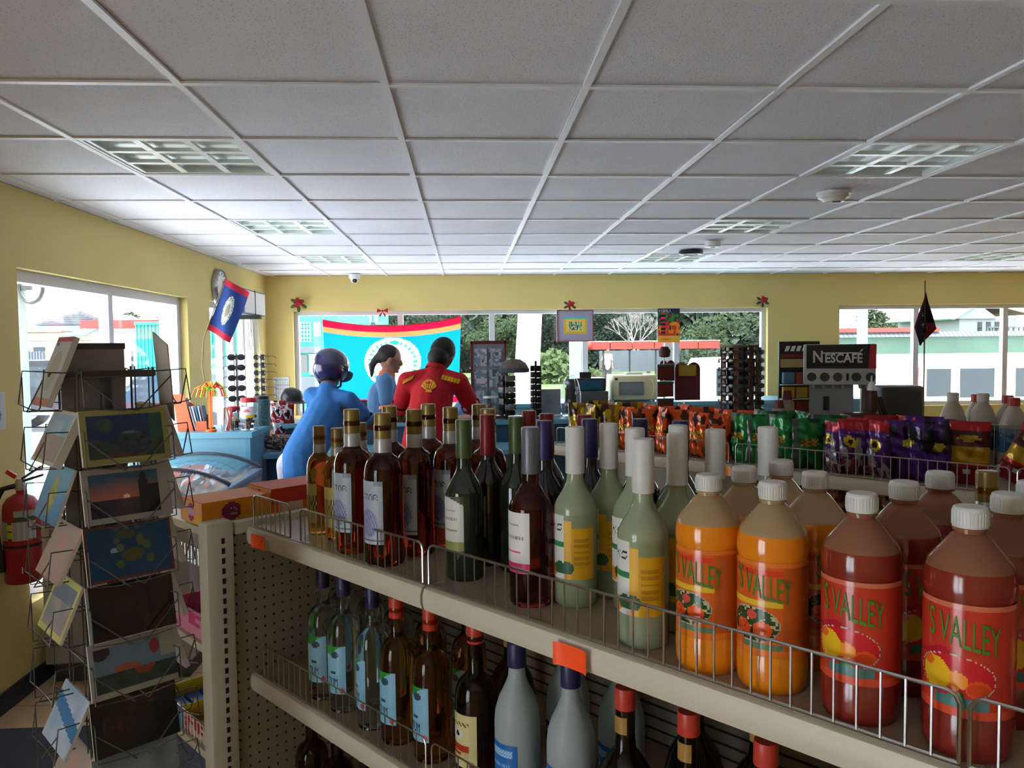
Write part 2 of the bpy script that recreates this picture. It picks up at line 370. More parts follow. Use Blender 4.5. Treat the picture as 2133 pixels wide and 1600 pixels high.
# light troffers (switched off), set in the grid
M_ref = mat('louvre_reflector', (.8, .85, .83), .3)
M_trof = mat('troffer_back', (.86, .93, .90), .35)
M_tube = mat('fluorescent_tube', (.85, .87, .85), .3)
names = {(-1, 1): 'nearest square ceiling light on the left, greenish louvred panel', (-1, 4): 'middle square ceiling light on the left row, bluish louvre', (-1, 7): 'farthest square ceiling light on the left row near the camera dome',
 (4, 1): 'nearest square ceiling light on the right, beside the round smoke detector', (4, 4): 'middle square ceiling light on the right row, above the white sensor', (4, 7): 'farthest ceiling light of the right row, beside the black disc',
 (9, 1): 'square ceiling light outside the picture on the right', (9, 4): 'square ceiling light outside the picture, second on the right', (9, 7): 'far square ceiling light at the right edge of the picture'}
lt = None
for q in LIGHTS:
    loc = (X0+TT*(q[0]+.5), Y0+TT*(q[1]+.5), H)
    if q in ((9, 1), (9, 4)):
        link('ceiling_tile', proto_tile, ceil, (loc[0], loc[1], H+.006)); continue
    if lt is None:
        lt = thing('ceiling_light', names[q], 'ceiling light', loc, 0, 'ceiling lights')
        b = MB()
        for sgn in (-1, 1): b.box((sgn*.287, 0, .018), (.014, .588, .036)); b.box((0, sgn*.287, .018), (.56, .014, .036))
        b.build('frame', M_tee, lt)
        b = MB(); b.box((0, 0, .038), (.56, .56, .01)); b.build('back_plate', M_trof, lt)
        for k in (-1, 0, 1): MB().cyl((-.27, k*.187, .030), (.27, k*.187, .030), .004, n=10).build('tube', M_tube, lt, True)
        for k in (-1.5, -.5, .5, 1.5):
            for ax in (0, 1):
                b = MB(); w0, w1 = .004, .030
                c = k*.187 if abs(k) < 1 else k*.185
                pr = [(-w1/2, .004), (w1/2, .004), (w0, .022), (-w0, .022)]
                if ax: b.prism([(-.279, c+y, z) for y, z in pr], (.558, 0, 0))
                else: b.prism([(c+y, -.279, z+.0006) for y, z in pr], (0, .558, 0))
                b.build('louvre_blade', M_ref, lt)
    else: dup(lt, loc, 0, names[q])
# ------------------------------------------------------------------ floor
M_fl = mat('floor_tile', 'd8b890', .32, noise=.18, nscale=5)
M_gr = mat('floor_grout', '5a4636', .9)
fl = struct('floor')
b = MB(); b.bb(XL-T, XR+T, YF-T, YB+T, -.2, -.006); b.build('floor_bed', M_gr, fl)
S = .31; me = None; fy = 3.64
for i in range(0, 9):
    for j in range(-9, 8):
        if me is None:
            b = MB(); b.bb(-S/2+.003, S/2-.003, -S/2+.003, S/2-.003, -.012, 0); o = b.build('floor_tile', M_fl, fl); me = o.data
        else: o = link('floor_tile', me, fl)
        o.location = (XL+.012+S*(i+.5), fy+S*(j+.5), 0); o.rotation_euler = (random.uniform(-.001, .001), random.uniform(-.001, .001), 0)
XA = XL+.012+9*S; YA0, YA1 = fy-9*S, fy+8*S
def floor_sheet():
    m = D.materials.new('floor_tiles_beyond'); m.use_nodes = True; n = m.node_tree; b = n.nodes['Principled BSDF']; b.inputs['Roughness'].default_value = .32
    g = n.nodes.new('ShaderNodeNewGeometry'); br = n.nodes.new('ShaderNodeTexBrick'); br.offset = 0; br.inputs['Scale'].default_value = 1
    br.inputs['Brick Width'].default_value = S; br.inputs['Row Height'].default_value = S; br.inputs['Mortar Size'].default_value = .003
    mp = n.nodes.new('ShaderNodeMapping'); mp.inputs['Location'].default_value = (-XA, -fy, 0); n.links.new(g.outputs['Position'], mp.inputs[0]); n.links.new(mp.outputs[0], br.inputs[0])
    for k in ('Color1', 'Color2'): br.inputs[k].default_value = (*lin('c09a72'), 1)
    br.inputs['Mortar'].default_value = (*lin('5a4636'), 1); n.links.new(br.outputs[0], b.inputs['Base Color']); return m
b = MB(); b.bb(XA, XR, YF, YB, -.01, 0); b.bb(XL, XA, YF, YA0, -.01, 0); b.bb(XL, XA, YA1, YB, -.01, 0); b.build('floor_tiling', floor_sheet(), fl)
# door mat
b = MB(); b.bb(-2.08, -1.02, 1.6, 3.40, 0, .012, bev=.003)
tag(b.build('door_mat', mat('mat_pile', '4a4a58', .95, bump=1, bscale=300, noise=.2, nscale=40)), 'dark grey door mat on the tiled floor beside the postcard rack', 'mat')
# ------------------------------------------------------------------ gondola shelving (stands at an angle to the room)
def peg_mat():
    m = D.materials.new('pegboard'); m.use_nodes = True; n = m.node_tree; b = n.nodes['Principled BSDF']; b.inputs['Roughness'].default_value = .5
    t = n.nodes.new('ShaderNodeTexCoord'); fr = n.nodes.new('ShaderNodeVectorMath'); fr.operation = 'FRACTION'; sc = n.nodes.new('ShaderNodeVectorMath'); sc.operation = 'SCALE'; sc.inputs[3].default_value = 1/.0254
    sb = n.nodes.new('ShaderNodeVectorMath'); sb.operation = 'SUBTRACT'; sb.inputs[1].default_value = (.5, .5, .5)
    sp = n.nodes.new('ShaderNodeSeparateXYZ'); cb = n.nodes.new('ShaderNodeCombineXYZ'); ln = n.nodes.new('ShaderNodeVectorMath'); ln.operation = 'LENGTH'
    gt = n.nodes.new('ShaderNodeMath'); gt.operation = 'GREATER_THAN'; gt.inputs[1].default_value = .13
    mx = n.nodes.new('ShaderNodeMix'); mx.data_type = 'RGBA'; mx.inputs[6].default_value = (.008, .008, .008, 1); mx.inputs[7].default_value = (*lin('8c8270'), 1)
    n.links.new(t.outputs['Object'], sc.inputs[0]); n.links.new(sc.outputs[0], fr.inputs[0]); n.links.new(fr.outputs[0], sb.inputs[0]); n.links.new(sb.outputs[0], sp.inputs[0])
    n.links.new(sp.outputs['Y'], cb.inputs[0]); n.links.new(sp.outputs['Z'], cb.inputs[1]); n.links.new(cb.outputs[0], ln.inputs[0]); n.links.new(ln.outputs['Value'], gt.inputs[0])
    n.links.new(gt.outputs[0], mx.inputs[0]); n.links.new(mx.outputs[2], b.inputs['Base Color']); return m
M_peg = peg_mat()
M_deck = mat('shelf_deck', 'a2917a', .4, noise=.15, nscale=12)
M_slot = mat('slot_shadow', (.01, .01, .01), .8)
def shelf(par, u0, u1, v0, v1, z, side=1, label=None):
    """deck with a rounded price lip on its front edge (front at v0)"""
    b = MB(); th = .004
    f = v0; s = 1 if v1 > v0 else -1
    pr = [(f, z), (f, z), (v1, z), (v1, z-.02), (f+s*.03, z-.02), (f+s*.012, z-.043), (f+s*.004, z-.046), (f-s*.004, z-.042), (f-s*.008, z-.03), (f-s*.008, z-.014), (f-s*.004, z-.002)]
    pr = pr[1:]
    b.prism([(u0, y, zz) for y, zz in pr], (u1-u0, 0, 0))
    o = b.build('shelf', M_beige, par, True)
    b = MB(); b.bb(u0+.002, u1-.002, min(f+s*.006, v1), max(f+s*.006, v1), z, z+.0015); b.build('deck', M_deck, o)
    return o
g1 = thing('gondola_shelving', 'long beige metal shelving unit in the foreground holding rum, wine and juice bottles', 'shelving', (0, 0, 0), GA)
gl = -1.85
secs = [(-1.848, -1.135), (-1.128, -.215), (-.208, .72)]
for z in (1.2, .82, .42):
    for a, e in secs: shelf(g1, a, e, .8825, 1.305, z)
for a, e in secs:
    shelf(g1, a, e, 1.755, 1.335, 1.2); shelf(g1, a, e, 1.755, 1.335, .75)
b = MB(); b.bb(gl, .72, 1.306, 1.334, .0, 1.196); b.build('back_panel', M_peg, g1)
for u in (-1.132, -.212, .72):
    b = MB(); b.bb(u-.02, u+.02, 1.30, 1.34, 0, 1.197); b.build('upright', M_beige, g1)
b = MB(); b.bb(gl, .74, .90, 1.30, 0, .14); b.build('base_deck', M_beige, g1)
b = MB(); b.bb(gl, .74, 1.34, 1.74, 0, .14); b.build('base_deck', M_beige, g1)
# end cap across the left end
g2 = thing('end_cap_shelving', 'beige end cap shelving with pegboard back and slotted posts at the left end', 'shelving', (0, 0, 0), GA)
b = MB(); b.bb(-1.872, -1.866, .85, 1.68, .02, 1.19); b.build('pegboard_panel', M_peg, g2)
b = MB(); b.bb(-1.885, -1.856, .85, 1.68, 1.185, 1.215); b.build('top_rail', M_beige, g2)
for v in (.81, 1.72):
    b = MB(); b.bb(-1.91, -1.856, v-.035, v+.035, 0, 1.222, bev=.006); p = b.build('post', M_beige, g2, True)
    b = MB()
    for k in range(45): b.bb(-1.8565, -1.8548, v+.002, v+.010, .05+k*.0254, .05+k*.0254+.014)
    s_ = b.build('slot', M_slot, p); s_['kind'] = 'stuff'
def ushelf(par, u0, u1, v0, v1, z):
    b = MB(); s = -1
    pr = [(u1, z), (u1, z-.02), (u0+.03, z-.02), (u0+.012, z-.043), (u0, z-.046), (u0-.008, z-.03), (u0-.008, z-.014), (u0-.002, z)]
    b.prism([(y, v0, zz) for y, zz in pr], (0, v1-v0, 0)); o = b.build('shelf', M_beige, par, True); return o
for z in (1.195, .885, .60, .16): ushelf(g2, -2.32, -1.912, .80, 1.74, z)
# far gondola
g3 = thing('far_gondola_shelving', 'beige metal shelving unit behind the bottles, loaded with snack bags', 'shelving', (0, 0, 0), GA)
for z in (1.2, .97, .66, .35):
    for a, e in [(-2.35, -1.45), (-1.443, -.55), (-.543, .35)]: shelf(g3, a, e, 2.595, 3.02, z)
for z in (1.2, .85):
    for a, e in [(-2.35, -1.45), (-1.443, -.55), (-.543, .35)]: shelf(g3, a, e, 3.47, 3.05, z)
b = MB(); b.bb(-2.35, .35, 3.02, 3.05, 0, 1.196); b.build('back_panel', M_peg, g3)
b = MB(); b.bb(-2.36, .35, 2.62, 3.45, 0, .14); b.build('base_deck', M_beige, g3)
for u in (-2.362, .362):
    b = MB(); b.bb(u-.012, u+.012, 2.99, 3.08, 0, 1.21); b.build('end_post', M_beige, g3)
# wire fences on the shelf fronts
def fence(u0, u1, v, z, h, step, label, wires=True, r=.0016, group=None):
    t = thing('wire_shelf_fence', label, 'wire fence', G(u0, v, z), GA, group); L = u1-u0
    top = [(0, 0, .004), (0, 0, h-.012), (.004, 0, h-.004), (.012, 0, h), (L-.012, 0, h), (L-.004, 0, h-.004), (L, 0, h-.012), (L, 0, .004)]
    MB().tube(top, r*1.5, 6).build('top_rail', M_chrome, t, True)
    MB().tube([(0, 0, .004), (L, 0, .004)], r*1.5, 6).build('bottom_rail', M_chrome, t, True)
    n = max(1, int(L/step)); me = None
    if wires:
        for k in range(1, n):
            if me is None: o = MB().cyl((0, 0, .004), (0, 0, h), r, n=5).build('wire', M_chrome, t, True); me = o.data
            else: o = link('wire', me, t)
            o.location = (L*k/n, -.002, 0)
    else:
        b = MB()
        for k in range(1, n): b.cyl((L*k/n, -.002, .004), (L*k/n, -.002, h), r, n=4)
        b.build('wires', M_chrome, t)['kind'] = 'stuff'
    return t
fence(-1.832, -1.648, .888, 1.2015, .082, .023, 'short empty wire fence at the left end of the top shelf, above the orange tag')
fence(-1.60, -1.143, .888, 1.2015, .080, .024, 'wire fence in front of the dark rum bottles on the top shelf')
fence(-1.125, -.232, .888, 1.2015, .080, .026, 'wire fence in front of the wines and orange juices on the top shelf')
fence(-.222, .55, .888, 1.2015, .080, .026, 'wire fence in front of the red juice at the right end of the top shelf')
fence(-1.80, -1.143, .888, .8215, .080, .026, 'wire fence on the second shelf before the blue labelled rums', r=.0012)
fence(-1.125, -.25, .888, .8215, .080, .026, 'wire fence on the second shelf before the frosted bottles', r=.0012)
fence(-2.34, -1.47, 2.603, 1.2015, .080, .027, 'wire fence on the far shelf before the yellow and orange snack bags', False)
fence(-1.44, -.56, 2.603, 1.2015, .080, .027, 'wire fence on the far shelf before the green and purple snack bags', False)
fence(-.54, .32, 2.603, 1.2015, .080, .027, 'wire fence on the far shelf before the tortilla bags at right', False)
fence(-.95, .30, 3.06, 1.2015, .16, .03, 'taller wire fence in front of the white milk jugs', False, .0011)
# price tags
def tagcard(u, v, z, w, h, col, label, mark=True, tilt=-.12):
    t = thing('price_tag', label, 'price tag', G(u, v, z), GA)
    def fn(s, q):
        if mark and abs(s-.5+.1*math.sin(q*7)) < .018 and .25 < q < .7: return '3a1408'
        return col
    painted('card', 24, 10, lambda s, q: (s*w-w/2, -.001-.004*math.sin(s*PI) if 0 else -.006*(abs(s-.5)*2)**4, q*h-h/2), fn, M_print, t)
    MB().bb(-w/2+.004, w/2-.004, .0006, .0014, -h/2+.002, h/2-.002).build('card_backing', M_white, t)
    return t
tagcard(-1.765, .869, 1.176, .072, .034, 'ff5a22', 'orange price tag near the left end of the top shelf edge')
tagcard(-.755, .869, 1.176, .066, .036, 'ff5218', 'plain orange price tag on the shelf edge below the coolers', False)
tagcard(-2.155, 2.583, 1.178, .07, .032, 'f0469a', 'pink price tag on the far shelf edge under yellow snacks', False)
tagcard(-1.49, 2.583, 1.178, .085, .036, 'e88a14', 'small orange price tag on the far shelf edge under green snacks')
# ------------------------------------------------------------------ bottles (local -y faces the aisle)
FR = -PI/2
def wrap(name, par, r, z0, z1, a0, a1, nx, ny, fn, m=None, off=.0006):
    """printed label bent round the bottle; r may be a function of z"""
    rr = r if callable(r) else (lambda z: r)
    def pos(s, t):
        a = FR+a0+(a1-a0)*s; z = z0+(z1-z0)*t; q = rr(z)+off
        return (q*math.cos(a), q*math.sin(a), z)
    return painted(name, nx, ny, pos, fn, m or M_print, par, smooth=True)
def bent_text(par, txt, size, r, z, a, m, stretch=1.4, slope=0, name='lettering', off=.0012):
    me = textmesh(txt, size, .0001); me.materials.clear(); me.materials.append(m)
    for v in me.vertices:
        x, y = v.co.x, v.co.y*stretch; an = FR+a+x/r
        v.co = ((r+off+v.co.z)*math.cos(an), (r+off+v.co.z)*math.sin(an), z+y+slope*x)
    return link(name, me, par)
def glass(name, col, rough=.02, **k): return mat(name, col, rough, 0, 1, 1.4, **k)
M_rum = glass('dark_rum_glass', (.20, .03, .012)); M_gold = glass('golden_rum_glass', (.75, .33, .05)); M_clear = glass('clear_glass', (.80, .88, .88))
M_amb = glass('amber_rum_glass', (.62, .25, .04)); M_green = mat('green_wine_glass', (.012, .02, .012), .06, coat=.5)
M_redw = mat('black_wine_glass', (.012, .010, .016), .06, coat=.5); M_rose = glass('rose_glass', (.42, .04, .05))
M_frost = mat('frosted_glass', (.42, .50, .52), .35, 0, .35, 1.3); M_cool = mat('pale_green_cooler', (.36, .42, .27), .18, 0, .3, 1.35, coat=.4)
M_brn = glass('brown_glass', (.10, .035, .02)); M_cork = mat('gold_cap', '8a7440', .35, .35); M_foilg = mat('olive_foil', '46562f', .4, .2)
M_capw = mat('white_cap', 'c8c8c4', .45); M_navy = mat('navy_cap', '22204c', .4); M_redf = mat('red_foil', '7a1a24', .4, .2); M_pur = mat('purple_foil', '2c2456', .4, .2)
M_gref = mat('grey_foil', '6a6c76', .4, .4); M_redc = mat('red_cap', 'b8382a', .4)
M_or = mat('orange_juice', (.72, .22, .006), .16, coat=.5, sss=.25); M_rj = mat('red_juice', (.20, .018, .012), .16, coat=.5, sss=.15)
M_pet = mat('clear_pet', (.56, .40, .22), .12, 0, .45, 1.2, coat=.4); M_petr = mat('clear_pet_red', (.36, .14, .075), .12, 0, .4, 1.2, coat=.4)
M_grn = mat('green_print', '3d7a22', .5)
def wine_prof(H_=.305, R=.0375, sh=.19, nr=.0145, nh=.085):
    p = [(0, .006), (R*.6, .004), (R*.9, 0), (R, .006), (R, sh-.025)]
    for k in range(1, 8):
        t = k/8; p.append((R+(nr-R)*(t*t*(3-2*t)), sh-.025+.055*t))
    p += [(nr, sh+.035), (nr*.98, H_-.02), (nr, H_-.008), (nr, H_-.001), (0, H_-.001)]
    return p
def rum_prof(H_=.285, R=.040, sh=.175, nr=.0155):
    p = [(0, .005), (R*.6, .004), (R*.92, 0), (R, .007), (R, sh)]
    for k in range(1, 8):
        a = k/8*PI/2; p.append((nr+(R-nr)*math.cos(a)**.8, sh+.042*math.sin(a)))
    p += [(nr, sh+.05), (nr, H_-.022), (nr*1.1, H_-.02), (nr*1.1, H_-.012), (nr, H_-.008), (nr, H_-.002), (0, H_-.002)]
    return p
def bottle(name, label, cat, prof, m, cap=None, group=None, n=28):
    t = thing(name, label, cat, (0, 0, 0), 0, group)
    MB().lathe(prof, n).build('glass_body', m, t, True)
    if cap:
        cm, r, z0, z1, nm = cap
        w = [(r*.97, z0)]+[(r*(1 if k % 2 else .985), z0+(z1-z0)*k/12) for k in range(1, 12)]+[(r*.96, z1-.0006), (r*.9, z1), (0, z1)] if nm == 'cork_cap' else [(r*.98, z0), (r, z0+.001), (r*.99, (z0+z1)/2), (r, z1-.003), (r*.93, z1), (0, z1)]
        MB().lathe(w, 24).build(nm, cm, t, True)
    return t
def place(proto, first, uv, z, label, rz=0, sc=None):
    loc = G(uv[0], uv[1], z); rz = GA+rz
    if first:
        proto.location = loc; proto.rotation_euler = (0, 0, rz); proto['label'] = label
        if sc: proto.scale = (sc,)*3
        return proto
    return dup(proto, loc, rz, label, None, sc)
ZT = 1.2018; ZS = .8218; ZB = .4218
# dark rum, gold cork caps
R = bottle('rum_bottle', '', 'bottle', rum_prof(.30, .041, .185, .0165), M_rum, (M_cork, .0175, .262, .315, 'cork_cap'), 'dark rum bottles on the top shelf')
def star(s, t):
    d = t-(.86+.10*math.cos((s-.5)*3.0))
    if word('STAR', s, t, .2, .85, .70, .80): return '4c5362'
    if t > .93 and (abs(s-.5) > .22): return '7e8894'
    if abs(t-.60) < .012 or abs(t-.06) < .012: return '5a6070'
    if ell(s, t, .5, .33, .34, .22): return '8b93b6' if (int(s*30)+int(t*22)) % 3 else '5b648e'
    return 'a2abb6'
lb = wrap('front_label', R, .041, .048, .178, -.85, .85, 54, 40, star)
wrap('back_label', R, .041, .05, .145, PI-.5, PI+.5, 2, 2, lambda s, t: '6e7078')
MB().lathe([(.0172, .226), (.0178, .228), (.0178, .258), (.0168, .262)], 20).build('neck_band', mat('pale_band', 'aeb0b2', .3, .3), R, True)
rums = [(-1.455, .939, 'front row dark rum bottle with silver label, left one of two'), (-1.318, .925, 'front row dark rum bottle with silver label, right one of two'),
 (-1.455, 1.041, 'dark rum bottle standing directly behind the left silver-labelled rum'), (-1.335, 1.02, 'dark rum bottle standing directly behind the right silver-labelled rum'),
 (-1.44, 1.143, 'dark rum bottle in the third row, backmost behind the left rum'), (-1.325, 1.115, 'dark rum bottle in the third row behind the right rum'),
 (-1.335, 1.212, 'dark rum bottle at the very back beside the shelf spine'), (-1.222, 1.135, 'dark rum bottle half hidden behind the green wine bottle')]
for i, (u, v, l) in enumerate(rums): place(R, i == 0, (u, v), ZT, l, random.uniform(-.1, .15) if i > 1 else .05)
# small flasks of gold rum
Q = bottle('rum_flask', '', 'bottle', rum_prof(.25, .032, .15, .0135), M_gold, (M_cork, .0145, .218, .262, 'cork_cap'), 'small gold rum flasks at the left end of the top shelf')
def flk(s, t):
    if abs(t-.2) < .02 or abs(t-.8) < .02: return '2a2014'
    if .3 < t < .7 and (int(s*16)+int(t*7)) % 2: return '40301c'
    return 'b09c58'
wrap('front_label', Q, .032, .03, .125, -.9, .75, 30, 20, flk)
MB().lathe([(.0145, .182), (.015, .184), (.015, .214), (.014, .218)], 18).build('neck_band', MATS['pale_band'], Q, True)
for i, (u, v, l) in enumerate([(-1.655, .975, 'small gold rum flask with gold cap, leftmost bottle on the top shelf'), (-1.575, .975, 'small gold rum flask, second bottle from the left on the top shelf'),
   (-1.64, 1.085, 'small gold rum flask standing in the second row behind the leftmost flask'), (-1.56, 1.085, 'small gold rum flask in the second row, behind the silver-labelled rum')]): place(Q, i == 0, (u, v), ZT, l)
# green wine
Wg = bottle('wine_bottle', '', 'wine bottle', wine_prof(), M_green, (M_foilg, .0158, .235, .309, 'foil_capsule'), 'wine bottles on the top shelf')
def wgl(s, t):
    if t < .16: return '8a9150'
    if .35 < t < .38 and .15 < s < .8: return '7a8250'
    if .56 < t < .60 and .2 < s < .8 and int(s*40) % 3: return '8f8f8a'
    if .72 < t < .75 and .25 < s < .75: return 'a4a49e'
    if t > .85+.13*math.cos((s-.35)*2.6): return '3a4038'
    return 'c9c9c2'
wrap('front_label', Wg, .0375, .06, .165, -.95, .8, 36, 36, wgl)
greens = [(-1.12, .975, 'green wine bottle with large white label and olive foil, front row'), (-1.085, 1.085, 'green wine bottle with olive foil behind the white-labelled wine')]
for i, (u, v, l) in enumerate(greens): place(Wg, i == 0, (u, v), ZT, l, 0 if i == 0 else 2.2)
b_ = bottle('wine_bottle', 'dark wine bottle with red foil behind the first green wine', 'wine bottle', wine_prof(), M_redw, (M_redf, .0158, .225, .309, 'foil_capsule'), 'wine bottles on the top shelf')
wrap('front_label', b_, .0375, .06, .145, -.7, .7, 4, 4, lambda s, t: '6a665c')
for i, (u, v, l) in enumerate([(-1.165, 1.08, b_['label']), (-1.085, 1.175, 'dark wine bottle with red foil behind the second green wine'), (-1.003, 1.20, 'dark wine bottle with red foil behind the rose wine, rear row'),
   (-1.165, 1.205, 'dark wine bottle with red foil in the rear corner next to the rums')]): place(b_, i == 0, (u, v), ZT, l)
b_ = bottle('wine_bottle', '', 'wine bottle', wine_prof(), M_redw, (M_pur, .0158, .235, .309, 'foil_capsule'), 'wine bottles on the top shelf')
wrap('front_label', b_, .0375, .05, .14, -.7, .7, 12, 12, lambda s, t: '8a6a28' if t < .2 else ('203828' if ell(s, t, .5, .5, .4, .2) else '3c2a14'))
for i, (u, v, l) in enumerate([(-.985, 1.06, 'dark wine bottle with purple foil right behind the rose wine'), (-.94, 1.14, 'dark wine bottle with purple foil behind the first white-capped cooler'),
   (-.865, 1.20, 'dark wine bottle with purple foil behind the second white-capped cooler'), (-.785, 1.215, 'dark wine bottle with purple foil behind the third white-capped cooler')]): place(b_, i == 0, (u, v), ZT, l)
# rose
b_ = bottle('wine_bottle', 'rose wine bottle with white and pink label and grey foil', 'wine bottle', wine_prof(.305, .039), M_rose, (M_gref, .0158, .228, .309, 'foil_capsule'), 'wine bottles on the top shelf')
def rose(s, t):
    if t < .17: return 'c22a66'
    if .34 < t < .37 and .1 < s < .75: return 'e0457e'
    if .56 < t < .60 and .1 < s < .85 and int(s*40) % 3: return '86868c'
    if .78 < t < .80 and .3 < s < .7: return '9a9aa0'
    return 'd6d3d6'
wrap('front_label', b_, .039, .06, .165, -.95, .7, 36, 36, rose); place(b_, True, (-.924, .958), ZT, b_['label'])
# white capped coolers
K = bottle('cooler_bottle', '', 'bottle', wine_prof(.305, .0385), M_cool, (M_capw, .0168, .228, .309, 'white_capsule'), 'pale green coolers with white caps')
MB().lathe([(.0170, .268), (.0174, .270), (.0170, .272)], 20).build('cap_ring', M_capw, K, True)
def kl(s, t):
    if s < .42:
        if t > .62: return '2c2c2c' if word("KS", s, t, .08, .38, .76, .86) else 'cfd0cc'
        if .50 < t < .58: return '2c7a4a'
        if ell(s, t, .32, .17, .16, .1): return '2a5a38'
        if ell(s, t, .12, .12, .14, .1): return 'e0862a'
        return 'cfd0cc'
    if ell(s, t, .46, .18, .14, .11): return '2a5a38'
    if ell(s, t, .3, .04, .2, .07): return 'd8802a'
    if s < .56: return 'd8a414' if t < .92 else '7b8560'
    if t > .8: return '7b8560'
    if int(t*22) % 2 and .6 < s < .9 and .2 < t < .7: return 'a87c10'
    return 'c89412'
wrap('front_label', K, .0385, .05, .16, -.95, 1.5, 48, 36, kl)
cools = [(-.868, 1.012, 'white-capped cooler right behind the rose wine bottle'), (-.858, 1.094, 'white-capped cooler in the back row, second cap from the left'), (-.775, 1.06, 'white-capped cooler standing directly behind the front cooler'),
 (-.676, .945, 'front row pale green cooler with white and yellow fruit label'), (-.745, 1.145, 'white-capped cooler partly hidden in the rear row behind two caps'), (-.675, 1.035, 'white-capped cooler left of the first juice bottle, second row'),
 (-.66, 1.125, 'white-capped cooler in the rear row above the first orange juice'), (-.612, 1.213, 'white-capped cooler farthest right, behind the orange juices')]
for i, (u, v, l) in enumerate(cools): place(K, i == 0, (u, v), ZT, l, .1 if i != 3 else 0)
# juice bottles
def juice(name, mj, mp, red):
    t = thing(name, '', 'juice bottle', (0, 0, 0), 0, 'juice bottles on the top shelf')
    body = [(0, .006), (.030, .003), (.041, 0), (.0448, .008), (.0456, .018), (.0456, .042), (.0444, .047), (.0444, .173), (.0456, .177), (.0460, .186), (.0450, .197), (.0432, .203)]
    MB().lathe(body+[(0, .203)], 36).build('juice_body', mj, t, True)
    MB().lathe([(.0434, .2025), (.0415, .209), (.0190, .237), (.0150, .240), (.0150, .247)], 36).build('shoulder', mp, t, True)
    MB().lathe([(.0150, .242), (.0180, .243), (.0180, .2455), (.0155, .246)], 24).build('neck_ring', mp, t, True)
    b = MB()
    b.lathe([(.0172, .246), (.0178, .248), (.0178, .264), (.0172, .267), (.0155, .2685), (0, .2685)], 32)
    b.build('cap', M_capw, t, True)
    b = MB()
    for k in range(32):
        a = 2*PI*k/32; b.box((.0179*math.cos(a), .0179*math.sin(a), .256), (.0012, .0014, .015), a)
    b.build('cap_ribs', M_capw, t)['kind'] = 'stuff'
    def fn(s, q):
        if red:
            if q < .08: return 'd04a30'
            if .08 < q < .17 and .24 < s < .62: return '4a7a78'
            if ell(s, q, .38, .34, .29, .20):
                if not ell(s, q, .38, .34, .282, .193): return 'b8b0a4'
                if ell(s, q, .24, .34, .12, .15): return 'e0b020' if not ell(s, q, .18, .44, .05, .05) else 'd8641a'
                if ell(s, q, .40, .32, .08, .08): return 'e88a20'
                if ell(s, q, .55, .26, .09, .08): return 'd8501c' if not ell(s, q, .55, .26, .07, .06) else 'c8401a'
                if ell(s, q, .40, .19, .06, .03): return '3a7a2a'
                return 'c41c28'
            if .50-.5*(s-.3)**2 < q < .60-.45*abs(s-.3): return 'a81c30'
            if q > .95: return 'c86a50'
            return 'b83222'
        if q < .08: return 'd8701c'
        if q < .14 and .24 < s < .62: return '5a7a58'
        if ell(s, q, .34, .33, .26, .19):
            if not ell(s, q, .34, .33, .25, .18): return 'a8a0a0'
            if ell(s, q, .24, .27, .09, .09) or ell(s, q, .44, .28, .09, .09): return 'e0561c' if vn(s*40, q*40) > .3 else 'c83820'
            if ell(s, q, .34, .43, .05, .05): return 'c84a40'
            return 'b8b084' if vn(s*30+3, q*30) > .72 else '24401e'
        if .53 < q < .60 and s < .62: return 'd8b030'
        if q > .95: return 'd8702a'
        if .86 < q < .92 and s < .62: return 'd03a1e'
        return 'cc5a1c' if s < .62 else 'b85418'
    lb = wrap('label', t, .0447, .049, .171, -1.25, 1.9, 90, 64, fn, M_gloss)
    bent_text(lb, "'S VALLEY", .0175, .0453, .125, .10, M_grn, 2.6, -.20)
    return t
JO = juice('juice_bottle', M_or, M_pet, False); JR = juice('juice_bottle', M_rj, M_petr, True)
jo = [(-.563, .942, 'orange juice bottle with fruit label, leftmost in the front row'), (-.470, .946, 'orange juice bottle with fruit label, second in the front row'), (-.560, 1.036, 'orange juice bottle behind the leftmost front juice'),
 (-.462, 1.057, 'orange juice bottle in the second row, left of the red juices'), (-.548, 1.130, 'orange juice bottle in the third row, only cap and shoulder showing')]
for i, (u, v, l) in enumerate(jo): place(JO, i == 0, (u, v), ZT, l, [0, .05, .7, 1.1, .3][i])
jr = [(-.355, .943, 'red juice bottle with mango label, left of the front two'), (-.239, .943, 'red juice bottle with mango label, right of the front two'), (-.345, 1.058, 'red juice bottle standing behind the left front red juice'),
 (-.335, 1.170, 'red juice bottle in the third row, left column'), (-.228, 1.055, 'red juice bottle standing behind the right front red juice'), (-.225, 1.165, 'red juice bottle in the third row, right column'), (-.125, 1.05, 'red juice bottle cut off by the right edge, second row')]
for i, (u, v, l) in enumerate(jr): place(JR, i == 0, (u, v), ZT, l, [0, 0, 1.0, .5, .9, .3, 0][i])
